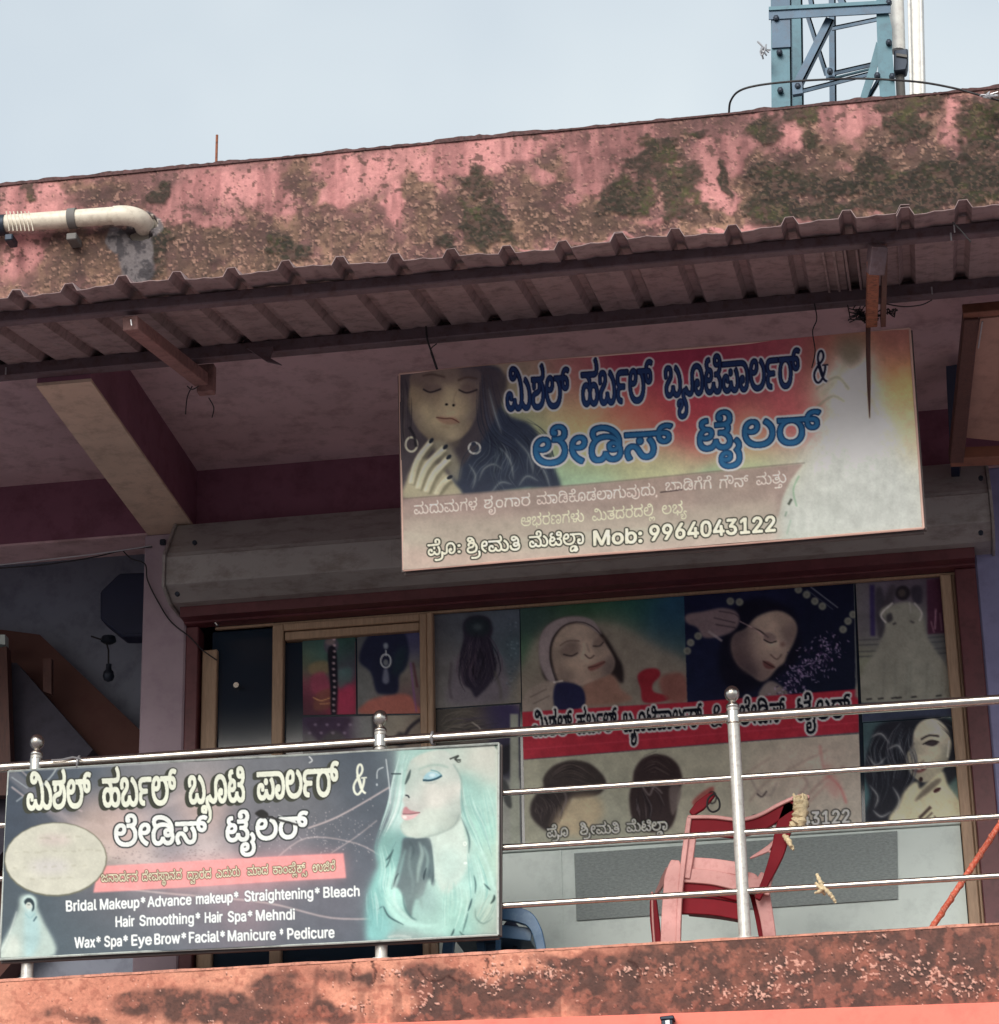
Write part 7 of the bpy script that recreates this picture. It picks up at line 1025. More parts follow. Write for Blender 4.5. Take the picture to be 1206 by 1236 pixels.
    for p in (((1048,912),(1058,924),(1070,914)),((1052,890),(1064,886),(1074,898)),((1050,948),(1060,962),(1056,976)),((1072,905),(1084,900),(1092,912)),((1078,950),(1086,966),(1080,984)),((1054,978),(1064,986),(1076,980))): A.line(p,4,(96,98,102),.5,1.4,True); A.line(p,1.3,(140,142,140),.6,.5,True)
    A.poly([(1104,968),(1116,952),(1132,940),(1136,944),(1120,958)], (70,64,60), .7, 1.2); A.ell(1131.5,954,5,2.4,(56,30,34),1,.4,-.5); A.ell(1112,941,2.4,3,(44,30,32),1,.4); A.line([(1110,988),(1124,974)],3.6,(56,44,44),.9,.6); A.line([(1116,990),(1126,981)],2.2,(60,50,50),.8,.6); A.line([(1128,985),(1131,989)],2,(70,60,56),.8,.5)
    return A.age(81, .08)
AW = art_window()
GY = [(700, 3.1), (800, 3.0), (900, 3.0), (1000, 2.8)]
def win_col(P, u, v):
    px, py = to_px(P); g_ = np.interp(py-(px-603)*-.066, [a for a, _ in GY], [b for _, b in GY])[..., None]
    C = AW.sample(P, g_*1.62, .8, 1.27); L = C.mean(-1, keepdims=True)
    return np.clip(L+(C-L)*.84, .003, .8), None
def poster(name, quad, label, cat='poster', group='posters on the salon windows', Y=.9555, px=1.25):
    q = [at(x, y, Y=Y) for x, y in quad]        # lt rt lb rb
    w_ = abs(quad[1][0]-quad[0][0]); h_ = abs(quad[2][1]-quad[0][1])
    o = grid_obj(name, *q, max(4, int(w_/px)), max(4, int(h_/px)), MT['attr_poster'], None, win_col, 'flat'); return tag(o, label, cat, group)
YP = .9545
poster('braid_poster', ((365,763),(429,759),(366,863),(430,862)), 'small poster of a flower-trimmed braid over a red sari, left in the glass door', Y=YP)
poster('bun_poster', ((431,759),(507,755),(432,862),(508,861)), 'small poster of a jewelled dark hair bun seen from behind, right in the glass door', Y=YP)
poster('hairstyle_poster', ((365,866),(507,863),(366,925),(508,925)), 'dim hairstyle poster low in the glass door, half hidden by the railing sign', Y=YP)
poster('curls_poster', ((523,742),(627,735),(524,855),(629,848)), 'grey poster of long dark curls seen from behind, right of the door frame', Y=.9535)
poster('dark_hair_poster', ((523,857),(627,850),(523,1022),(630,1018)), 'dim dark hair photo print below the grey long curls poster', Y=.9535)
poster('salon_banner', ((628,733),(1031,702),(634,1022),(1041,996)), 'large salon banner with facial and eye makeup photos above a crimson lettered strip', 'banner', Y=.9535, px=1.1)
poster('bride_poster', ((1033,703),(1151,691),(1041,872),(1160,864)), 'poster of a bride in a wide white gown, top right of the shop window', Y=.9535)
poster('red_lips_poster', ((1042,873),(1162,865),(1045,997),(1166,991)), 'poster of a woman with wavy black hair and hand at chin, right of the banner', Y=.9535)

# ================================================================== canopy
can = thing('metal_canopy', (0, -1.15, 6.0), 'rusty brown corrugated metal canopy on tubes below the mossy roof parapet', 'canopy')
TS = math.tan(math.radians(12.7)); YF0, ZF0 = -1.655, 5.882
def zs(Y): return ZF0+TS*(Y-YF0)
PIT = .1895; x_c0 = at(611, 292, Y=YF0)[0]            # one crest is known; the rest repeat
def sheet(i0, i1, name='corrugated_sheet', lift=0.0):
    V = []; F = []; ny = 14
    xs_ = []
    for i in range(i0, i1):
        c = x_c0+i*PIT
        xs_ += [(c-.029, 0), (c-.013, .030), (c+.013, .030), (c+.029, 0), (c+PIT*.36, 0), (c+PIT*.5, .004), (c+PIT*.64, 0)]
    xs_ += [(x_c0+i1*PIT-.029, 0), (x_c0+i1*PIT-.013, .030), (x_c0+i1*PIT+.016, .029)]
    n = len(xs_)
    for j in range(ny):
        y = YF0+(-.64-YF0)*j/(ny-1)
        for x, h in xs_:
            wob = .006*math.sin(x*3.1+i0)*(1-j/ny)+.004*math.sin(x*11+j*.2)*(1-j/ny)
            V.append((x, y+(0.006*math.sin(x*7)+.003*math.sin(x*31)) if j == 0 else y, zs(y)+h+lift+wob))
    for j in range(ny-1):
        for i in range(n-1): a = j*n+i; F.append((a, a+1, a+n+1, a+n))
    o = mesh(name, V, F, MT['sheet'], can)
    md = o.modifiers.new('thickness', 'SOLIDIFY'); md.thickness = .0022; md.offset = 1
    return o
k = 0
for i0, i1 in ((-15,-9),(-9,-3),(-3,2),(2,7),(7,12)): sheet(i0, i1, lift=.003*(k % 2)); k += 1
def purlin(Y, w_, nm='purlin', dz=0): 
    z = zs(Y)-w_/2-.003+dz; return MB().box(-2.9, 2.7, Y-w_/2, Y+w_/2, z-w_/2, z+w_/2).build(nm, MT['tube'], can, bevel=.004)
pa = zs(-1.53)-.02; purlin(-1.455, .042)
zb = at(603, 397, Y=-.68)[2]; MB().box(-2.9, 2.7, -.705, -.655, zb-.026, zb+.026).build('purlin', MT['tube'], can, bevel=.004)
# hidden gap fillers: one strip carries the sheets on the back tube, one stops light leaks
zz = zs(-.68)
MB().box(-2.9, 2.7, -.69, -.67, zb+.027, max(zb+.03, zz-.001)).build('bearing_strip', MT['tube'], can)
MB().box(-3.0, 2.8, -.645, -.632, zb-.01, zb+.16).build('light_blocking_strip', MT['tube'], can)  # added strip that keeps light from leaking between sheets and parapet
# left bracket arm, running back under the sheets
a0, a1 = at(156, 388, Y=-1.50), at(247, 462, Y=-.72)
def arm(p, q, w_, h_, mat, nm='bracket_arm'): return MB().bar(p, q, w_, h_).build(nm, mat, can, bevel=.003)
arm(at(157, 390, Y=-1.48), at(243, 458, Y=-.60), .055, .05, MT['armbrown'])
pend = at(250, 462, Y=-.58); MB().box(pend[0]-.035, pend[0]+.03, -.60, -.56, pend[2]-.045, pend[2]+.07).build('bracket_foot', MT['armbrown'], can, bevel=.003)
t0 = at(156, 388, Y=-1.50); MB().tube([at(158,386,Y=-1.51), at(159,393,Y=-1.51)], .003, 6).build('pale_clip', MT['wirepale'], can)
# right bracket arm seen end on, with orange rust
b0, b1 = at(1057, 308, Y=-1.50), at(1052, 397, Y=-.80)
MB().bar(at(1054, 322, Y=-1.46), at(1052, 388, Y=-.74), .040, .045).build('bracket_arm', MT['rust'], can, bevel=.003)
MB().bar(at(1060, 296, Y=-1.50), at(1056, 330, Y=-1.44), .055, .06).build('bracket_head', MT['tube'], can, bevel=.003)
MB().bar(at(1068, 300, Y=-1.49), at(1066, 390, Y=-.76), .018, .03).build('bracket_stiffener', MT['darkwood'], can)
# two slender rods beside it (translucent strip with narrow ribs)
for xq in (993, 1006, 1020, 1034):
    p, q = at(xq, 312, Y=-1.3), at(xq-1, 362, Y=-.9); MB().bar((p[0],-1.46,zs(-1.46)-.006), (p[0]+.004,-.72,zs(-.72)-.006), .008, .006).build('sheet_rib', MT['sheet'], can)
# small pale screws and hooks
for q, Y in (((7,447),-.72),((1148,285),-1.52),((1152,275),-1.53),((1125,350),-.72)):
    p = at(*q, Y=Y); MB().tube([p+(0,0,.012), p-(0,0,.016)], .003, 6).build('screw', MT['wirepale'], can)
cl_ = thing('sheet_offcut', at(315, 425, Y=-.7), 'small dark crumpled metal scrap dangling below the canopy tube, left', 'metal scrap')
MB().plate([at(298,420,Y=-.74), at(330,418,Y=-.74), at(326,432,Y=-.74), at(340,440,Y=-.74), at(322,436,Y=-.74)], (0,.01,0)).build('scrap', MT['tube'], cl_)

# ================================================================== hanging sign
def sign(name, quad, Y, art, gain, nu, nv, label, bow, border):
    q = [at(x, y, Y=Y) for x, y in quad]
    t = thing(name, tuple((q[0]+q[3])/2), label, 'sign')
    def col(P, u, v):
        C = art.sample(P, gain(P) if callable(gain) else gain, .84, 1.14)
        return C, bow(u, v)+.005*(fbm(u*4, v*1.6, 1.6, 3, 77)-.5)
    grid_obj('printed_face', *q, nu, nv, MT['attr_print'], t, col)
    m = MB(); f = .022
    lt, rt, lb, rb = [p+np.array((0, .030, 0)) for p in q]
    for a, b in ((lt, rt), (lb, rb), (lt, lb), (rt, rb), ((lt+rt)/2, (lb+rb)/2)):
        MB().bar(a, b, .02, .02, up=(0, 1, 0)).build('frame_tube', MT['signframe'], t)
    # hemmed vinyl edge wrapped over the frame
    for a, b in ((q[0], q[1]), (q[2], q[3]), (q[0], q[2]), (q[1], q[3])):
        MB().tube(curve_pts([a+(0,.004,0), a*.7+b*.3+(0,.003,.002), a*.35+b*.65+(0,.004,-.002), b+(0,.004,0)], 4), .0045, 6).build('vinyl_edge', border, t, smooth=True)
    return t
edge_u = material('vinyl_edge_pink', (216,178,164), .5, var=.1); edge_l = material('vinyl_edge_pale', (176,184,180), .5, var=.1, dirt=(80,86,86), dirt_amt=.5)
def gain_u(P): px, py = to_px(P); return np.interp(py+(px-603)*.085, [440, 500, 560, 640, 700], [2.2, 2.1, 1.7, 1.05, .9])[..., None]  # print colour brightened towards the top to offset the canopy's shade
sign('hanging_signboard', ((482,451),(1098,396),(487,688),(1115,637)), -.64, art_upper(), gain_u, 780, 320,
     'colourful beauty parlour signboard hanging below the canopy, blue lettering and phone number', lambda u, v: .004*np.sin(u*9+v*2)+.003*np.sin(v*7+u*3)-.003, edge_u)
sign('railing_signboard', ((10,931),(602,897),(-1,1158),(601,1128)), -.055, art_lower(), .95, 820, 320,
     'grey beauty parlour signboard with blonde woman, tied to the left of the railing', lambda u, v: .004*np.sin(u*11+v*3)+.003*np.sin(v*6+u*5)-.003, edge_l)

# ================================================================== railing
rail = thing('balcony_railing', (0, 0, ZC), 'stainless steel balcony railing with ball finials on the curb', 'railing')
ztop = at(640, 884, Y=0)[2]
def raildef(y_at_603): return at(603, y_at_603, Y=0)[2]
zr = [raildef(885.5), raildef(957), raildef(1023), raildef(1093)]
MB().tube([(-2.6,0,zr[0]),(0,0,zr[0]+.001),(2.6,0,zr[0]-.001)], .019, 20).build('top_rail', MT['steel'], rail, smooth=True)
for z in zr[1:]: MB().tube([(-2.6,0,z),(0,0,z-.002),(2.6,0,z)], .0115, 14).build('rail', MT['steel'], rail, smooth=True)
for xq, yq in ((45,890),(459,870),(884,845),(1330,822),(-420,920)):
    X = at(xq, yq, Y=0)[0]; zt_ = zr[0]
    po = MB().tube([(X,0,ZC-.01),(X,0,zt_+.036)], .0225, 20).build('post', MT['postpaint'], rail, smooth=True)
    MB().lathe((X,0,zt_+.036), [(.0225,0),(.025,.003),(.025,.012),(.016,.022),(.012,.027),(.015,.031),(.021,.035),(.0265,.046),(.0285,.058),(.0265,.070),(.019,.081),(.008,.087)], 24).build('finial', MT['steel'], po, smooth=True)
    MB().lathe((X,0,zt_-.026), [(.0228,0),(.027,.004),(.027,.048),(.0228,.052)], 20).build('rail_socket', MT['steel'], po, smooth=True)
    MB().lathe((X,0,ZC), [(.042,0),(.04,.006),(.0228,.010)], 20).build('base_flange', MT['postpaint'], po, smooth=True)
# wire ties that hold the sign
for i, (xq, yq) in enumerate(((95,913),(521,893))):
    c = at(xq, yq, Y=0); L_ = [(c[0]+.004*math.sin(a*2)+.003*a/6, -.024*math.cos(a), zr[0]+.024*math.sin(a)) for a in np.linspace(0, 12.5, 40)]
    L_ += [(c[0]+.01, -.05, zr[0]-.03), (c[0]+.012, -.06, zr[0]-.04)]
    o = MB().tube(L_, .0035, 6).build('wire_tie', MT['wirepale'], None, smooth=True); tag(o, ('twisted pale wire tying the sign to the rail beside the leftmost finial','twisted pale wire tying the sign to the rail right of the middle finial')[i], 'wire tie', 'wire ties on the top rail')
c = at(80, 917, Y=-.02); o = MB().tube([at(62,918,Y=-.03), at(75,917,Y=-.03), at(88,914,Y=-.03), at(98,916,Y=-.03)], .004, 6).build('wire_tail', MT['wirepale'], None, smooth=True); tag(o, 'loose pale wire end lying along the top rail by the leftmost finial', 'wire')
# rags knotted on the railing
def rag(pts, r, name, label, mat=MT['cloth']):
    m = MB()
    for i, p in enumerate(pts):
        P = curve_pts(p, 6); R = r*(.35+.65*np.sin(np.linspace(.5, 2.9, len(P))))*(1+.25*np.sin(np.arange(len(P))*2.1+i)); m.tube(P, R, 9)
    o = m.build(name, mat, None, smooth=True); return tag(o, label, 'rag')
rag([[at(986,1055,Y=-.02), at(990,1064,Y=-.028), at(994,1072,Y=-.026)], [at(990,1068,Y=-.026), at(998,1075,Y=-.03), at(1005,1083,Y=-.025), at(1009,1090,Y=-.02)], [at(985,1066,Y=-.01), at(992,1074,Y=-.03), at(984,1078,Y=-.01)], [at(994,1066,Y=.012), at(991,1073,Y=-.022), at(996,1080,Y=.0)]], .0075, 'knotted_rag', 'pale strip of cloth knotted round the lowest rail right of the chair')

# ================================================================== chairs on the balcony
def pxpoly(m, pts, Y, depth): m.plate([at(x, y, Y=Y) for x, y in pts], (0, depth, 0)); return m
ch = thing('red_plastic_chair', at(870, 1145, Y=.3), 'broken sun faded red plastic chair standing behind the railing post', 'chair')
Y0 = .22
def strip(pts, w_, d, Y, name, mat, par=ch, dy=None):
    P = curve_pts([at(x, y, Y=Y+(dy[i] if dy else 0)) for i, (x, y) in enumerate(pts)], 5); m = MB(); V = []
    T = np.gradient(P, axis=0); T /= np.linalg.norm(T, axis=1)[:, None]; N = np.cross(T, (0, 1, 0)); N /= np.linalg.norm(N, axis=1)[:, None]
    W = np.interp(np.linspace(0, 1, len(P)), np.linspace(0, 1, len(w_)), w_) if hasattr(w_, '__len__') else np.full(len(P), w_)
    for p, n_, ww in zip(P, N, W): V += [p-n_*ww/2, p+n_*ww/2, p+n_*ww/2+(0, d, 0), p-n_*ww/2+(0, d, 0)]
    k_ = len(P); F = [(4*i+a, 4*i+(a+1) % 4, 4*i+4+(a+1) % 4, 4*i+4+a) for i in range(k_-1) for a in range(4)]+[(0,1,2,3), (4*k_-1,4*k_-2,4*k_-3,4*k_-4)]
    m.add(V, F); return m.build(name, mat, par, bevel=.0025)
# back: two stiles with a pale rim, crest rail sweeping up to the right
strip([(832,986),(826,1030),(820,1090),(818,1165)], [.018,.02,.018,.018], .03, Y0, 'back_stile', MT['chairpink'])
strip([(838,990),(832,1035),(828,1060)], .03, .02, Y0+.012, 'stile_web', MT['chairpink'])
strip([(832,996),(862,998),(890,1000),(920,992),(950,974),(975,966)], [.070,.068,.068,.06,.05,.045], .018, Y0+.01, 'crest_rail', MT['chairred'])
strip([(830,986),(862,986),(892,989),(915,984),(942,970),(964,961),(977,962)], .014, .03, Y0, 'crest_rim', MT['chairpink'])
strip([(958,970),(946,1000),(938,1030),(925,1062),(914,1085)], [.07,.06,.05,.03,.02], .022, Y0+.01, 'back_stile', MT['chairred'])
strip([(930,1030),(944,1005),(934,1020),(905,1036)], [.02,.03,.03,.005], .01, Y0+.03, 'broken_splat', MT['chairpink'])
strip([(834,982),(845,972),(856,962),(862,958)], [.02,.04,.03,.012], .02, Y0+.10, 'back_corner', MT['chairred'])
o = MB().tube(curve_pts([at(x, y, Y=Y0+.1) for x, y in ((862,958),(868,966),(868,976),(860,980),(854,974),(855,964),(862,958))], 5), .004, 7).build('wire_loop', MT['wire'], ch, smooth=True)
strip([(822,1042),(860,1044),(900,1050)], .05, .02, Y0+.03, 'back_slat', MT['chairpink'])
strip([(822,1056),(860,1059),(892,1066),(930,1072)], .055, .02, Y0+.02, 'seat_back_edge', MT['chairpink'])
strip([(820,1070),(860,1074),(895,1082)], .04, .03, Y0+.03, 'seat_apron', MT['chairred'])
strip([(820,1093),(860,1095),(895,1101)], .06, .02, Y0+.04, 'seat_apron', MT['chairred'])
strip([(821,1078),(860,1082),(895,1088)], .012, .34, Y0+.04, 'seat', MT['chairred'])
# arms and legs
strip([(815,1038),(813,1060),(808,1110),(806,1165)], [.03,.07,.06,.055], .02, Y0+.01, 'rear_leg', MT['chairpink'])
strip([(788,1078),(790,1110),(796,1165)], [.02,.035,.035], .03, Y0+.34, 'front_leg', MT['chairred'])
strip([(787,1076),(788,1110),(792,1165)], .008, .04, Y0+.335, 'leg_rim', MT['chairpink'])
strip([(806,1050),(798,1066),(791,1078)], [.03,.035,.02], .03, Y0+.05, 'armrest', MT['chairpink'], dy=[0,.14,.28])
strip([(905,1062),(915,1090),(923,1125),(930,1165)], [.035,.045,.05,.05], .03, Y0+.12, 'front_leg', MT['chairred'])
strip([(926,1055),(920,1075),(926,1110),(934,1165)], [.05,.06,.05,.045], .02, Y0+.06, 'rear_leg', MT['chairpink'])
strip([(898,1058),(908,1062),(915,1072)], [.04,.05,.02], .05, Y0+.06, 'armrest', MT['chairpink'])
rag([[at(962,962,Y=.18), at(965,975,Y=.17), at(962,990,Y=.17), at(955,998,Y=.18)], [at(970,962,Y=.2), at(968,980,Y=.17), at(966,1000,Y=.17)]], .022, 'cloth_scrap', 'cream cloth scrap tied to the raised tip of the red chair')
rag([[at(946,1008,Y=.2), at(952,1016,Y=.19), at(958,1026,Y=.18)], [at(950,1010,Y=.2), at(955,1022,Y=.17)]], .010, 'cloth_shred', 'small cream cloth shred dangling below the cloth scrap on the red chair')
rag([[at(958,958,Y=.17), at(960,970,Y=.16), at(958,975,Y=.17)], [at(969,958,Y=.17), at(969,972,Y=.165)]], .006, 'cloth_tie', 'pale cord ends wrapped round the tip of the red chair')

cb = thing('blue_plastic_chair', at(600, 1160, Y=.25), 'blue plastic chair partly hidden behind the right end of the railing sign', 'chair')
def sb(pts, w_, d, Y, nm, mat=MT['chairblue']): return strip(pts, w_, d, Y, nm, mat, cb)
sb([(560,1098),(600,1100),(632,1106),(645,1118),(652,1140),(657,1175)], [.05,.055,.055,.04,.035,.035], .03, .20, 'arched_leg_frame')
sb([(545,1118),(541,1140),(538,1175)], .042, .03, .24, 'leg')
sb([(575,1112),(580,1140),(582,1175)], .03, .03, .3, 'leg'); sb([(590,1112),(590,1140),(590,1175)], .045, .03, .34, 'leg'); sb([(602,1112),(601,1140),(600,1175)], .02, .02, .24, 'leg')
sb([(548,1126),(600,1124),(642,1128)], .05, .28, .23, 'seat')
sb([(612,1125),(614,1150),(612,1175)], .09, .02, .4, 'rear_panel', MT['navy'])
sb([(606,1118),(625,1132),(640,1128)], [.10,.07,.02], .02, .35, 'side_web', MT['navy'])

po = thing('leaning_pole', at(1120, 1140, Y=.2), 'flaking orange red pole leaning behind the railing at the right edge', 'pole')
pa_, pb_ = at(1112, 1140, Y=.15), at(1222, 972, Y=.15)
MB().tube([pa_+(pb_-pa_)*t+np.array((random.uniform(-.001,.001),0,0)) for t in np.linspace(0,1,24)], .011, 10).build('shaft', material('flaking_red_paint', (196,84,58), .7, var=.2, scale=40, bump=.3, dirt=(226,160,140), dirt_amt=.85), po, smooth=True)
MB().tube([pa_+(pb_-pa_)*t+np.array((.012*math.cos(t*60),-.012*math.sin(t*60),0)) for t in np.linspace(.02,.98,160)], .004, 6).build('wound_cord', material('faded_cord', (206,120,96), .9, var=.2), po, smooth=True)

# ================================================================== left bay fittings
oc = thing('octagonal_board', at(178, 730, Y=1.18), 'dark navy octagonal board hung high behind the lilac pillar', 'board')
pts = [(121,714),(144,692),(205,690),(228,712),(228,745),(205,768),(147,768),(121,747)]
pxpoly(MB(), pts, 1.18, .10).build('board', MT['navy'], oc, bevel=.006)
pxpoly(MB(), [(125,716),(146,696),(203,694),(224,714),(224,743),(203,764),(149,764),(125,745)], 1.175, .004).build('face_panel', MT['navy'], oc)
hb = thing('hanging_bulb_holder', at(130, 800, Y=1.25), 'dark bulb holder hanging on a cable below the octagonal board', 'lamp')
MB().tube([at(110,768,Y=1.25), at(128,774,Y=1.25), at(131,785,Y=1.25), at(131,806,Y=1.25)], .004, 6).build('cable', MT['wire'], hb)
p = at(131, 815, Y=1.25); MB().lathe((p[0],p[1],p[2]-.03), [(.004,0),(.02,.008),(.026,.025),(.022,.045),(.013,.055),(.012,.08)], 14).build('holder', MT['bolt'], hb, smooth=True)
p = at(131, 774, Y=1.25); MB().lathe((p[0],p[1],p[2]-.01), [(.02,0),(.035,.01),(.03,.03),(.01,.035)], 14).build('ceiling_rose', MT['bolt'], hb, smooth=True)
def cable(name, pts, r, mat, label, cat='cable', group=None, n=8):
    o = MB().tube(curve_pts([at(x, y, Y=Y) for x, y, Y in pts], n), r, 7).build(name, mat, None, smooth=True); return tag(o, label, cat, group)
cable('service_cable', [(-20,684,.8),(60,675,.8),(120,668,.82),(182,659,.88)], .0032, MT['wirepale'], 'pale taut cable running from the left edge to the lilac pillar')
cable('service_cable', [(-20,687,.82),(50,682,.82),(110,673,.84),(150,664,.86),(184,660,.88)], .0032, MT['wire'], 'black cable sagging just under the pale cable, left of the pillar')
cable('service_cable', [(148,664,.86),(158,674,.86),(175,681,.87),(178,700,.88),(190,725,.885),(206,750,.885),(228,768,.88),(245,785,.90),(262,797,.92)], .003, MT['wire'], 'thin black cable drooping across the front of the lilac pillar')
bx = thing('wall_switch_clip', at(197, 653, Y=.89), 'small dark clip at the top of the lilac pillar', 'clip'); p = at(197, 655, Y=.89)
MB().box(p[0]-.012,p[0]+.012,.875,.894,p[2]-.012,p[2]+.012).build('clip_body', MT['bolt'], bx, bevel=.003)

# framed panel beside the sign, right edge
fp = thing('framed_plywood_panel', at(1190, 470, Y=0), 'dull beige panel in a brown wooden frame under the canopy, right edge of the view', 'panel')
A_ = at(1183,385,Y=-.45); B_ = at(1262,377,Y=-.45); C_ = at(1242,536,Y=.15); D_ = at(1163,528,Y=.15)
nb = np.cross(B_-A_, D_-A_); nb /= np.linalg.norm(nb); nb = nb*(1 if nb[1] > 0 else -1)
MB().plate([A_, B_, C_, D_], nb*.02).build('plywood', MT['plywood'], fp)
off = nb*-.012
def fbar(a, b, w_, h_, mat, nm='frame_member'): MB().bar(a, b, w_, h_, up=tuple(nb)).build(nm, mat, fp, bevel=.003)
L0, L1 = at(1172,380,Y=-.46), at(1154,553,Y=.20); fbar(L0, L1, .055, .06, MT['darkwood'])
fbar(at(1162,376,Y=-.47), at(1262,367,Y=-.47), .030, .05, MT['orangewood']); fbar(at(1147,552,Y=.2), at(1262,547,Y=.2), .05, .06, MT['orangewood'])
MB().tube([at(1186,388,Y=-.48), at(1181,420,Y=-.35)], .003, 6).build('pale_wire', MT['wirepale'], fp)
MB().plate([at(1142,442,Y=.35), at(1166,438,Y=.35), at(1158,560,Y=.6), at(1148,560,Y=.6)], (0,.2,0)).build('side_cheek', MT['navy'], fp)

# ================================================================== wires twisted round the canopy tube
def tangle(name, cx, cy, sx, sy, n, Y, label, seed, r=.0022, mat=MT['wire']):
    R = np.random.RandomState(seed); m = MB()
    for i in range(n):
        p = [at(cx+R.normal(0, sx*.35), cy+R.normal(0, sy*.3), Y=Y+R.uniform(-.03, .03)) for _ in range(4)]
        if i % 3 == 0: p[-1] = at(cx+R.uniform(-1, 1)*sx, cy+R.uniform(-.9, .9)*sy, Y=Y)
        m.tube(curve_pts(p, 7), r, 5)
    o = m.build(name, mat, None, smooth=True); return tag(o, label, 'wire')
tangle('wire_tangle', 1042, 380, 28, 15, 17, -.76, 'tangle of thin dark wires round the rusty bracket above the hanging sign', 5)
tangle('wire_tangle', 1075, 376, 16, 8, 5, -.76, 'few stray dark wires just right of the rusty bracket', 6)
for i, (pts, lab) in enumerate(((((514,392,-.72),(516,410,-.72),(522,428,-.70),(528,446,-.68)),'dark twisted wire tying the left end of the hanging sign to the tube'),(((527,415,-.72),(520,422,-.70),(523,434,-.69),(527,446,-.67)),'thin second wire strand beside the twisted tie at the sign left end'),
      (((983,366,-.72),(986,385,-.72),(981,400,-.70),(984,424,-.68),(980,444,-.665)),'thin dark wire hanging in front of the sign by the ampersand'),(((1066,366,-.76),(1090,370,-.76),(1112,368,-.76),(1125,362,-.76)),'thin dark wire curving right along the canopy tube from the rusty bracket'),
      (((232,466,-.62),(226,480,-.62),(224,500,-.62)),'short dark wire dangling from the left bracket arm'),(((226,466,-.62),(232,470,-.62),(240,466,-.62)),'small wire loop at the foot of the left bracket arm'),(((252,480,-.6),(258,492,-.6),(256,504,-.6)),'wire hook hanging from the end of the left bracket arm'),
      (((1150,268,-1.6),(1160,278,-1.6),(1172,292,-1.6)),'thin wire ends at the canopy front tube near the right edge'))):
    cable('binding_wire', pts, .0036 if i == 0 else .0022, MT['wire'], lab, 'wire', 'binding wires of the canopy')
rr = thing('rust_streaked_rod', at(1048, 450, Y=-.68), 'thin rusty rod end hanging in front of the sign below the bracket', 'rod')
MB().tube([at(1048,385,Y=-.72), at(1048,430,Y=-.70), at(1049,470,Y=-.69), at(1050,503,Y=-.68)], [.009,.008,.006,.0015], 8).build('rod', MT['darkwood'], rr, smooth=True)

# ================================================================== drain pipe at the roof
pp = thing('drain_pipe', at(90, 265, Y=-.75), 'cream plastic drain pipe with an elbow entering the broken roof parapet, left', 'pipe')
zp = YR-.065
c0, c1, c2 = at(-90, 277, Y=zp), at(60, 266, Y=zp), at(140, 260, Y=zp); R_ = .0345
MB().tube([c0, c1, c2], R_, 28).build('pipe', MT['pvc'], pp, smooth=True)
e = [at(138,260.5,Y=zp), at(150,260,Y=zp), at(162,262,Y=zp+.012), at(170,266,Y=zp+.035), at(174,272,Y=zp+.07), at(175,276,Y=zp+.11)]
MB().tube(curve_pts(e, 5), R_*1.12, 28).build('elbow', MT['pvc'], pp, smooth=True)
j = at(88, 264, Y=zp); MB().tube([j-(.016,0,-.001), j+(.016,0,.0015)], R_*1.17, 28).build('collar', MT['rubber'], pp, smooth=True)
j = at(86, 283, Y=zp-.01); MB().box(j[0]-.02,j[0]+.02,zp-.01,YR,j[2]-.02,j[2]+.008).build('collar_lug', MT['rubber'], pp, bevel=.003)
j = at(3, 272, Y=zp); MB().tube([j-(.014,0,-.001), j+(.014,0,.001)], R_*1.2, 28).build('clamp', MT['bolt'], pp, smooth=True)
for i in range(7):
    q = at(10+i*4.5, 262, Y=zp); q2 = at(14+i*4.8, 281, Y=zp); MB().tube([q+(0,-R_*.8,.01), (q+q2)/2+(0.004,-R_-.001,0), q2+(0,-R_*.8,-.006)], .0022, 5).build('wire_wrap', MT['pvc'], pp)
j = at(12, 289, Y=zp-.03); MB().box(j[0]-.016,j[0]+.016,zp-.05,zp+.02,j[2]-.012,j[2]+.016).build('clamp_bolt', MT['bolt'], pp, bevel=.004)
rb_ = thing('rebar_stub', at(261, 197, Y=-.55), 'thin dark reinforcing bar sticking up from the roof parapet, left', 'rebar')
MB().tube([at(261,200,Y=-.56), at(261.5,180,Y=-.56), at(262,163,Y=-.56)], .0052, 8).build('bar', MT['rust'], rb_, smooth=True)
# black cable looping along the parapet top
o = MB().tube(curve_pts([at(x, y, Y=Y) for x, y, Y in ((880,136,-.52),(882,122,-.55),(892,110,-.6),(915,103,-.62),(960,98,-.64),(1020,95,-.64),(1060,95.5,-.64),(1110,99,-.64),(1150,106,-.66),(1180,114,-.68),(1206,121,-.69),(1250,132,-.7))], 8), .0042, 8).build('black_cable', MT['wire'], None, smooth=True); tag(o, 'black cable arching over the top of the roof parapet, right', 'cable')
tangle('pale_wire_bundle', 1195, 116, 12, 6, 8, -.72, 'small bundle of pale wire on the black cable at the right edge', 9, .0025, MT['wirepale'])
tangle('wire_sprig', 921, 62, 9, 22, 4, 2.9, 'curled grey wire sticking out left of the teal tower leg', 10, .005, MT['wirepale'])

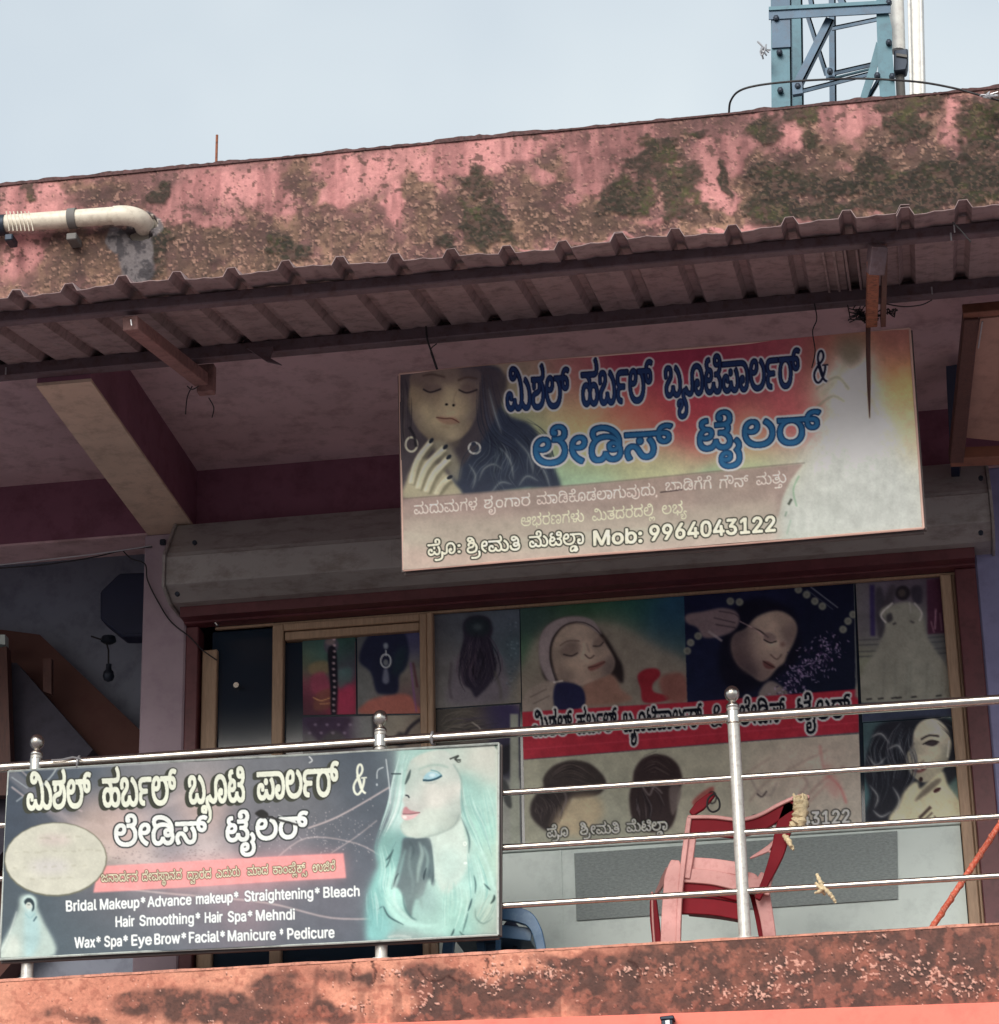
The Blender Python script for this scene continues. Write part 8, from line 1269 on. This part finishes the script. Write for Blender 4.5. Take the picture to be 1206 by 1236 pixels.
# ================================================================== lattice tower and down pipes on the roof
tw = thing('lattice_tower', at(1000, 150, Y=3.0), 'teal painted steel lattice tower standing behind the roof parapet', 'tower')
YT, YB = 3.0, 3.6
def flatbar(x0, y0, x1, y1, wpx, Y, nm, mat, lip=True, th=.008):
    a, b = at(x0, y0, Y=Y), at(x1, y1, Y=Y); s_ = wpx/235.0; d = b-a; d /= np.linalg.norm(d); n_ = np.cross(d, (0, 1, 0)); n_ /= np.linalg.norm(n_)
    m = MB().plate([a-n_*s_/2, a+n_*s_/2, b+n_*s_/2, b-n_*s_/2], (0, th, 0))
    if lip: m.plate([a+n_*s_/2, a+n_*(s_/2-th), b+n_*(s_/2-th), b+n_*s_/2], (0, s_*.9, 0))
    return m.build(nm, mat, tw)
flatbar(942,-60,944,170,25,YT,'leg',MT['teal']); flatbar(942,-30,943,57,23,YT-.012,'splice_plate',MT['slate'],False)
flatbar(961,-60,964,170,14,YB,'leg',MT['teal']); flatbar(1004,-60,1006,170,9,YB+.1,'leg',MT['slate'])
# cranked front right leg
m = MB(); pts = [(1056,-40),(1076,-40),(1078,30),(1078,60),(1080,90),(1084,170),(1062,170),(1062,90),(1068,72),(1061,40),(1058,20)]
pts = [(1058,-50),(1072,-50),(1072,12),(1077,35),(1077,60),(1081,110),(1085,170),(1062,170),(1062,110),(1060,90),(1059,50),(1058,20)]
pxpoly(m, pts, YT, .01).build('leg', MT['teal'], tw)
pxpoly(MB(), [(1058,50),(1064,60),(1057,90),(1046,120),(1034,150),(1030,150),(1040,112),(1050,80)], YT+.05, .01).build('gusset', MT['teal'], tw)
flatbar(1063,92,1042,128,5,YT+.10,'strut',MT['slate'])
flatbar(928,17,1075,9,15,YT-.02,'cross_beam',MT['slate']); flatbar(928,10,1075,2,5,YT-.03,'cross_beam_flange',MT['teal'],False)
flatbar(1002,22,962,102,11,YT+.03,'brace',MT['slate']); flatbar(975,18,998,90,6,YT+.3,'brace',MT['slate']); flatbar(1008,-20,1018,5,9,YT+.03,'brace',MT['slate']); flatbar(974,-30,980,6,7,YT+.3,'brace',MT['slate'])
for a_ in ((1004,34,1062,22),(1006,88,1054,77),(962,111,1052,88)): flatbar(*a_,6,YT+.25,'rung',MT['slate'])
flatbar(1006,94,1054,82,3,YT+.3,'rung',MT['teal'],False)
pxpoly(MB(), [(956,98),(968,97),(969,112),(957,114)], YT-.02, .03).build('joint_plate', MT['slate'], tw); pxpoly(MB(), [(996,82),(1006,80),(1008,92),(997,94)], YT+.02, .03).build('joint_plate', MT['slate'], tw)
for x, y in ((941,63),(942,109),(937,22),(1073,51),(1077,92),(1059,91),(963,104),(1002,86),(1073,3)):
    p = at(x, y, Y=YT-.02); MB().lathe((p[0], YT-.034, p[2]), [(.006,0),(.016,.004),(.016,.03)], 6, 'y').build('bolt', MT['bolt'], tw)
dp = thing('white_downpipe', at(1106, 120, Y=3.1), 'tall white ribbed downpipe beside the teal tower on the roof', 'pipe')
a, b = at(1104,-60,Y=3.1), at(1109,160,Y=3.1); MB().tube([a, b], .042, 18).build('pipe', MT['whitepipe'], dp, smooth=True)
for dx in (-8, 6): MB().tube([at(1104+dx,-60,Y=3.05), at(1109+dx,160,Y=3.05)], .008, 8).build('edge_pipe', MT['whitepipe'], dp, smooth=True)
d2 = thing('short_white_downpipe', at(1083, 60, Y=3.15), 'shorter white pipe directly right of the teal tower leg', 'pipe')
MB().tube([at(1080,-60,Y=3.15), at(1084,62,Y=3.15)], .040, 18).build('pipe', MT['whitepipe'], d2, smooth=True); MB().tube([at(1085,66,Y=3.14), at(1090,160,Y=3.14)], .024, 12).build('stub', MT['rubber'], d2, smooth=True)
pxpoly(MB(), [(1079,60),(1096,58),(1096,76),(1094,84),(1079,86)], 3.08, .08).build('clamp_bracket', MT['bolt'], d2, bevel=.006); pxpoly(MB(), [(1082,64),(1095,66),(1095,69),(1082,67)], 3.07, .01).build('clamp_band', MT['rubber'], d2)

# small clamp on the salmon ledge
cm = thing('ledge_clamp', at(805, 1232, Y=-.16), 'small dark clamp with a pale stud on the salmon ledge edge', 'clamp')
pxpoly(MB(), [(796,1227),(813,1225),(814,1230),(797,1231)], -.17, .06).build('cap', MT['bolt'], cm, bevel=.003); pxpoly(MB(), [(798,1231),(812,1230),(812,1250),(799,1250)], -.165, .05).build('body', MT['bolt'], cm, bevel=.003); pxpoly(MB(), [(803,1232),(808,1231),(809,1240),(804,1241)], -.17, .004).build('stud', MT['wirepale'], cm)
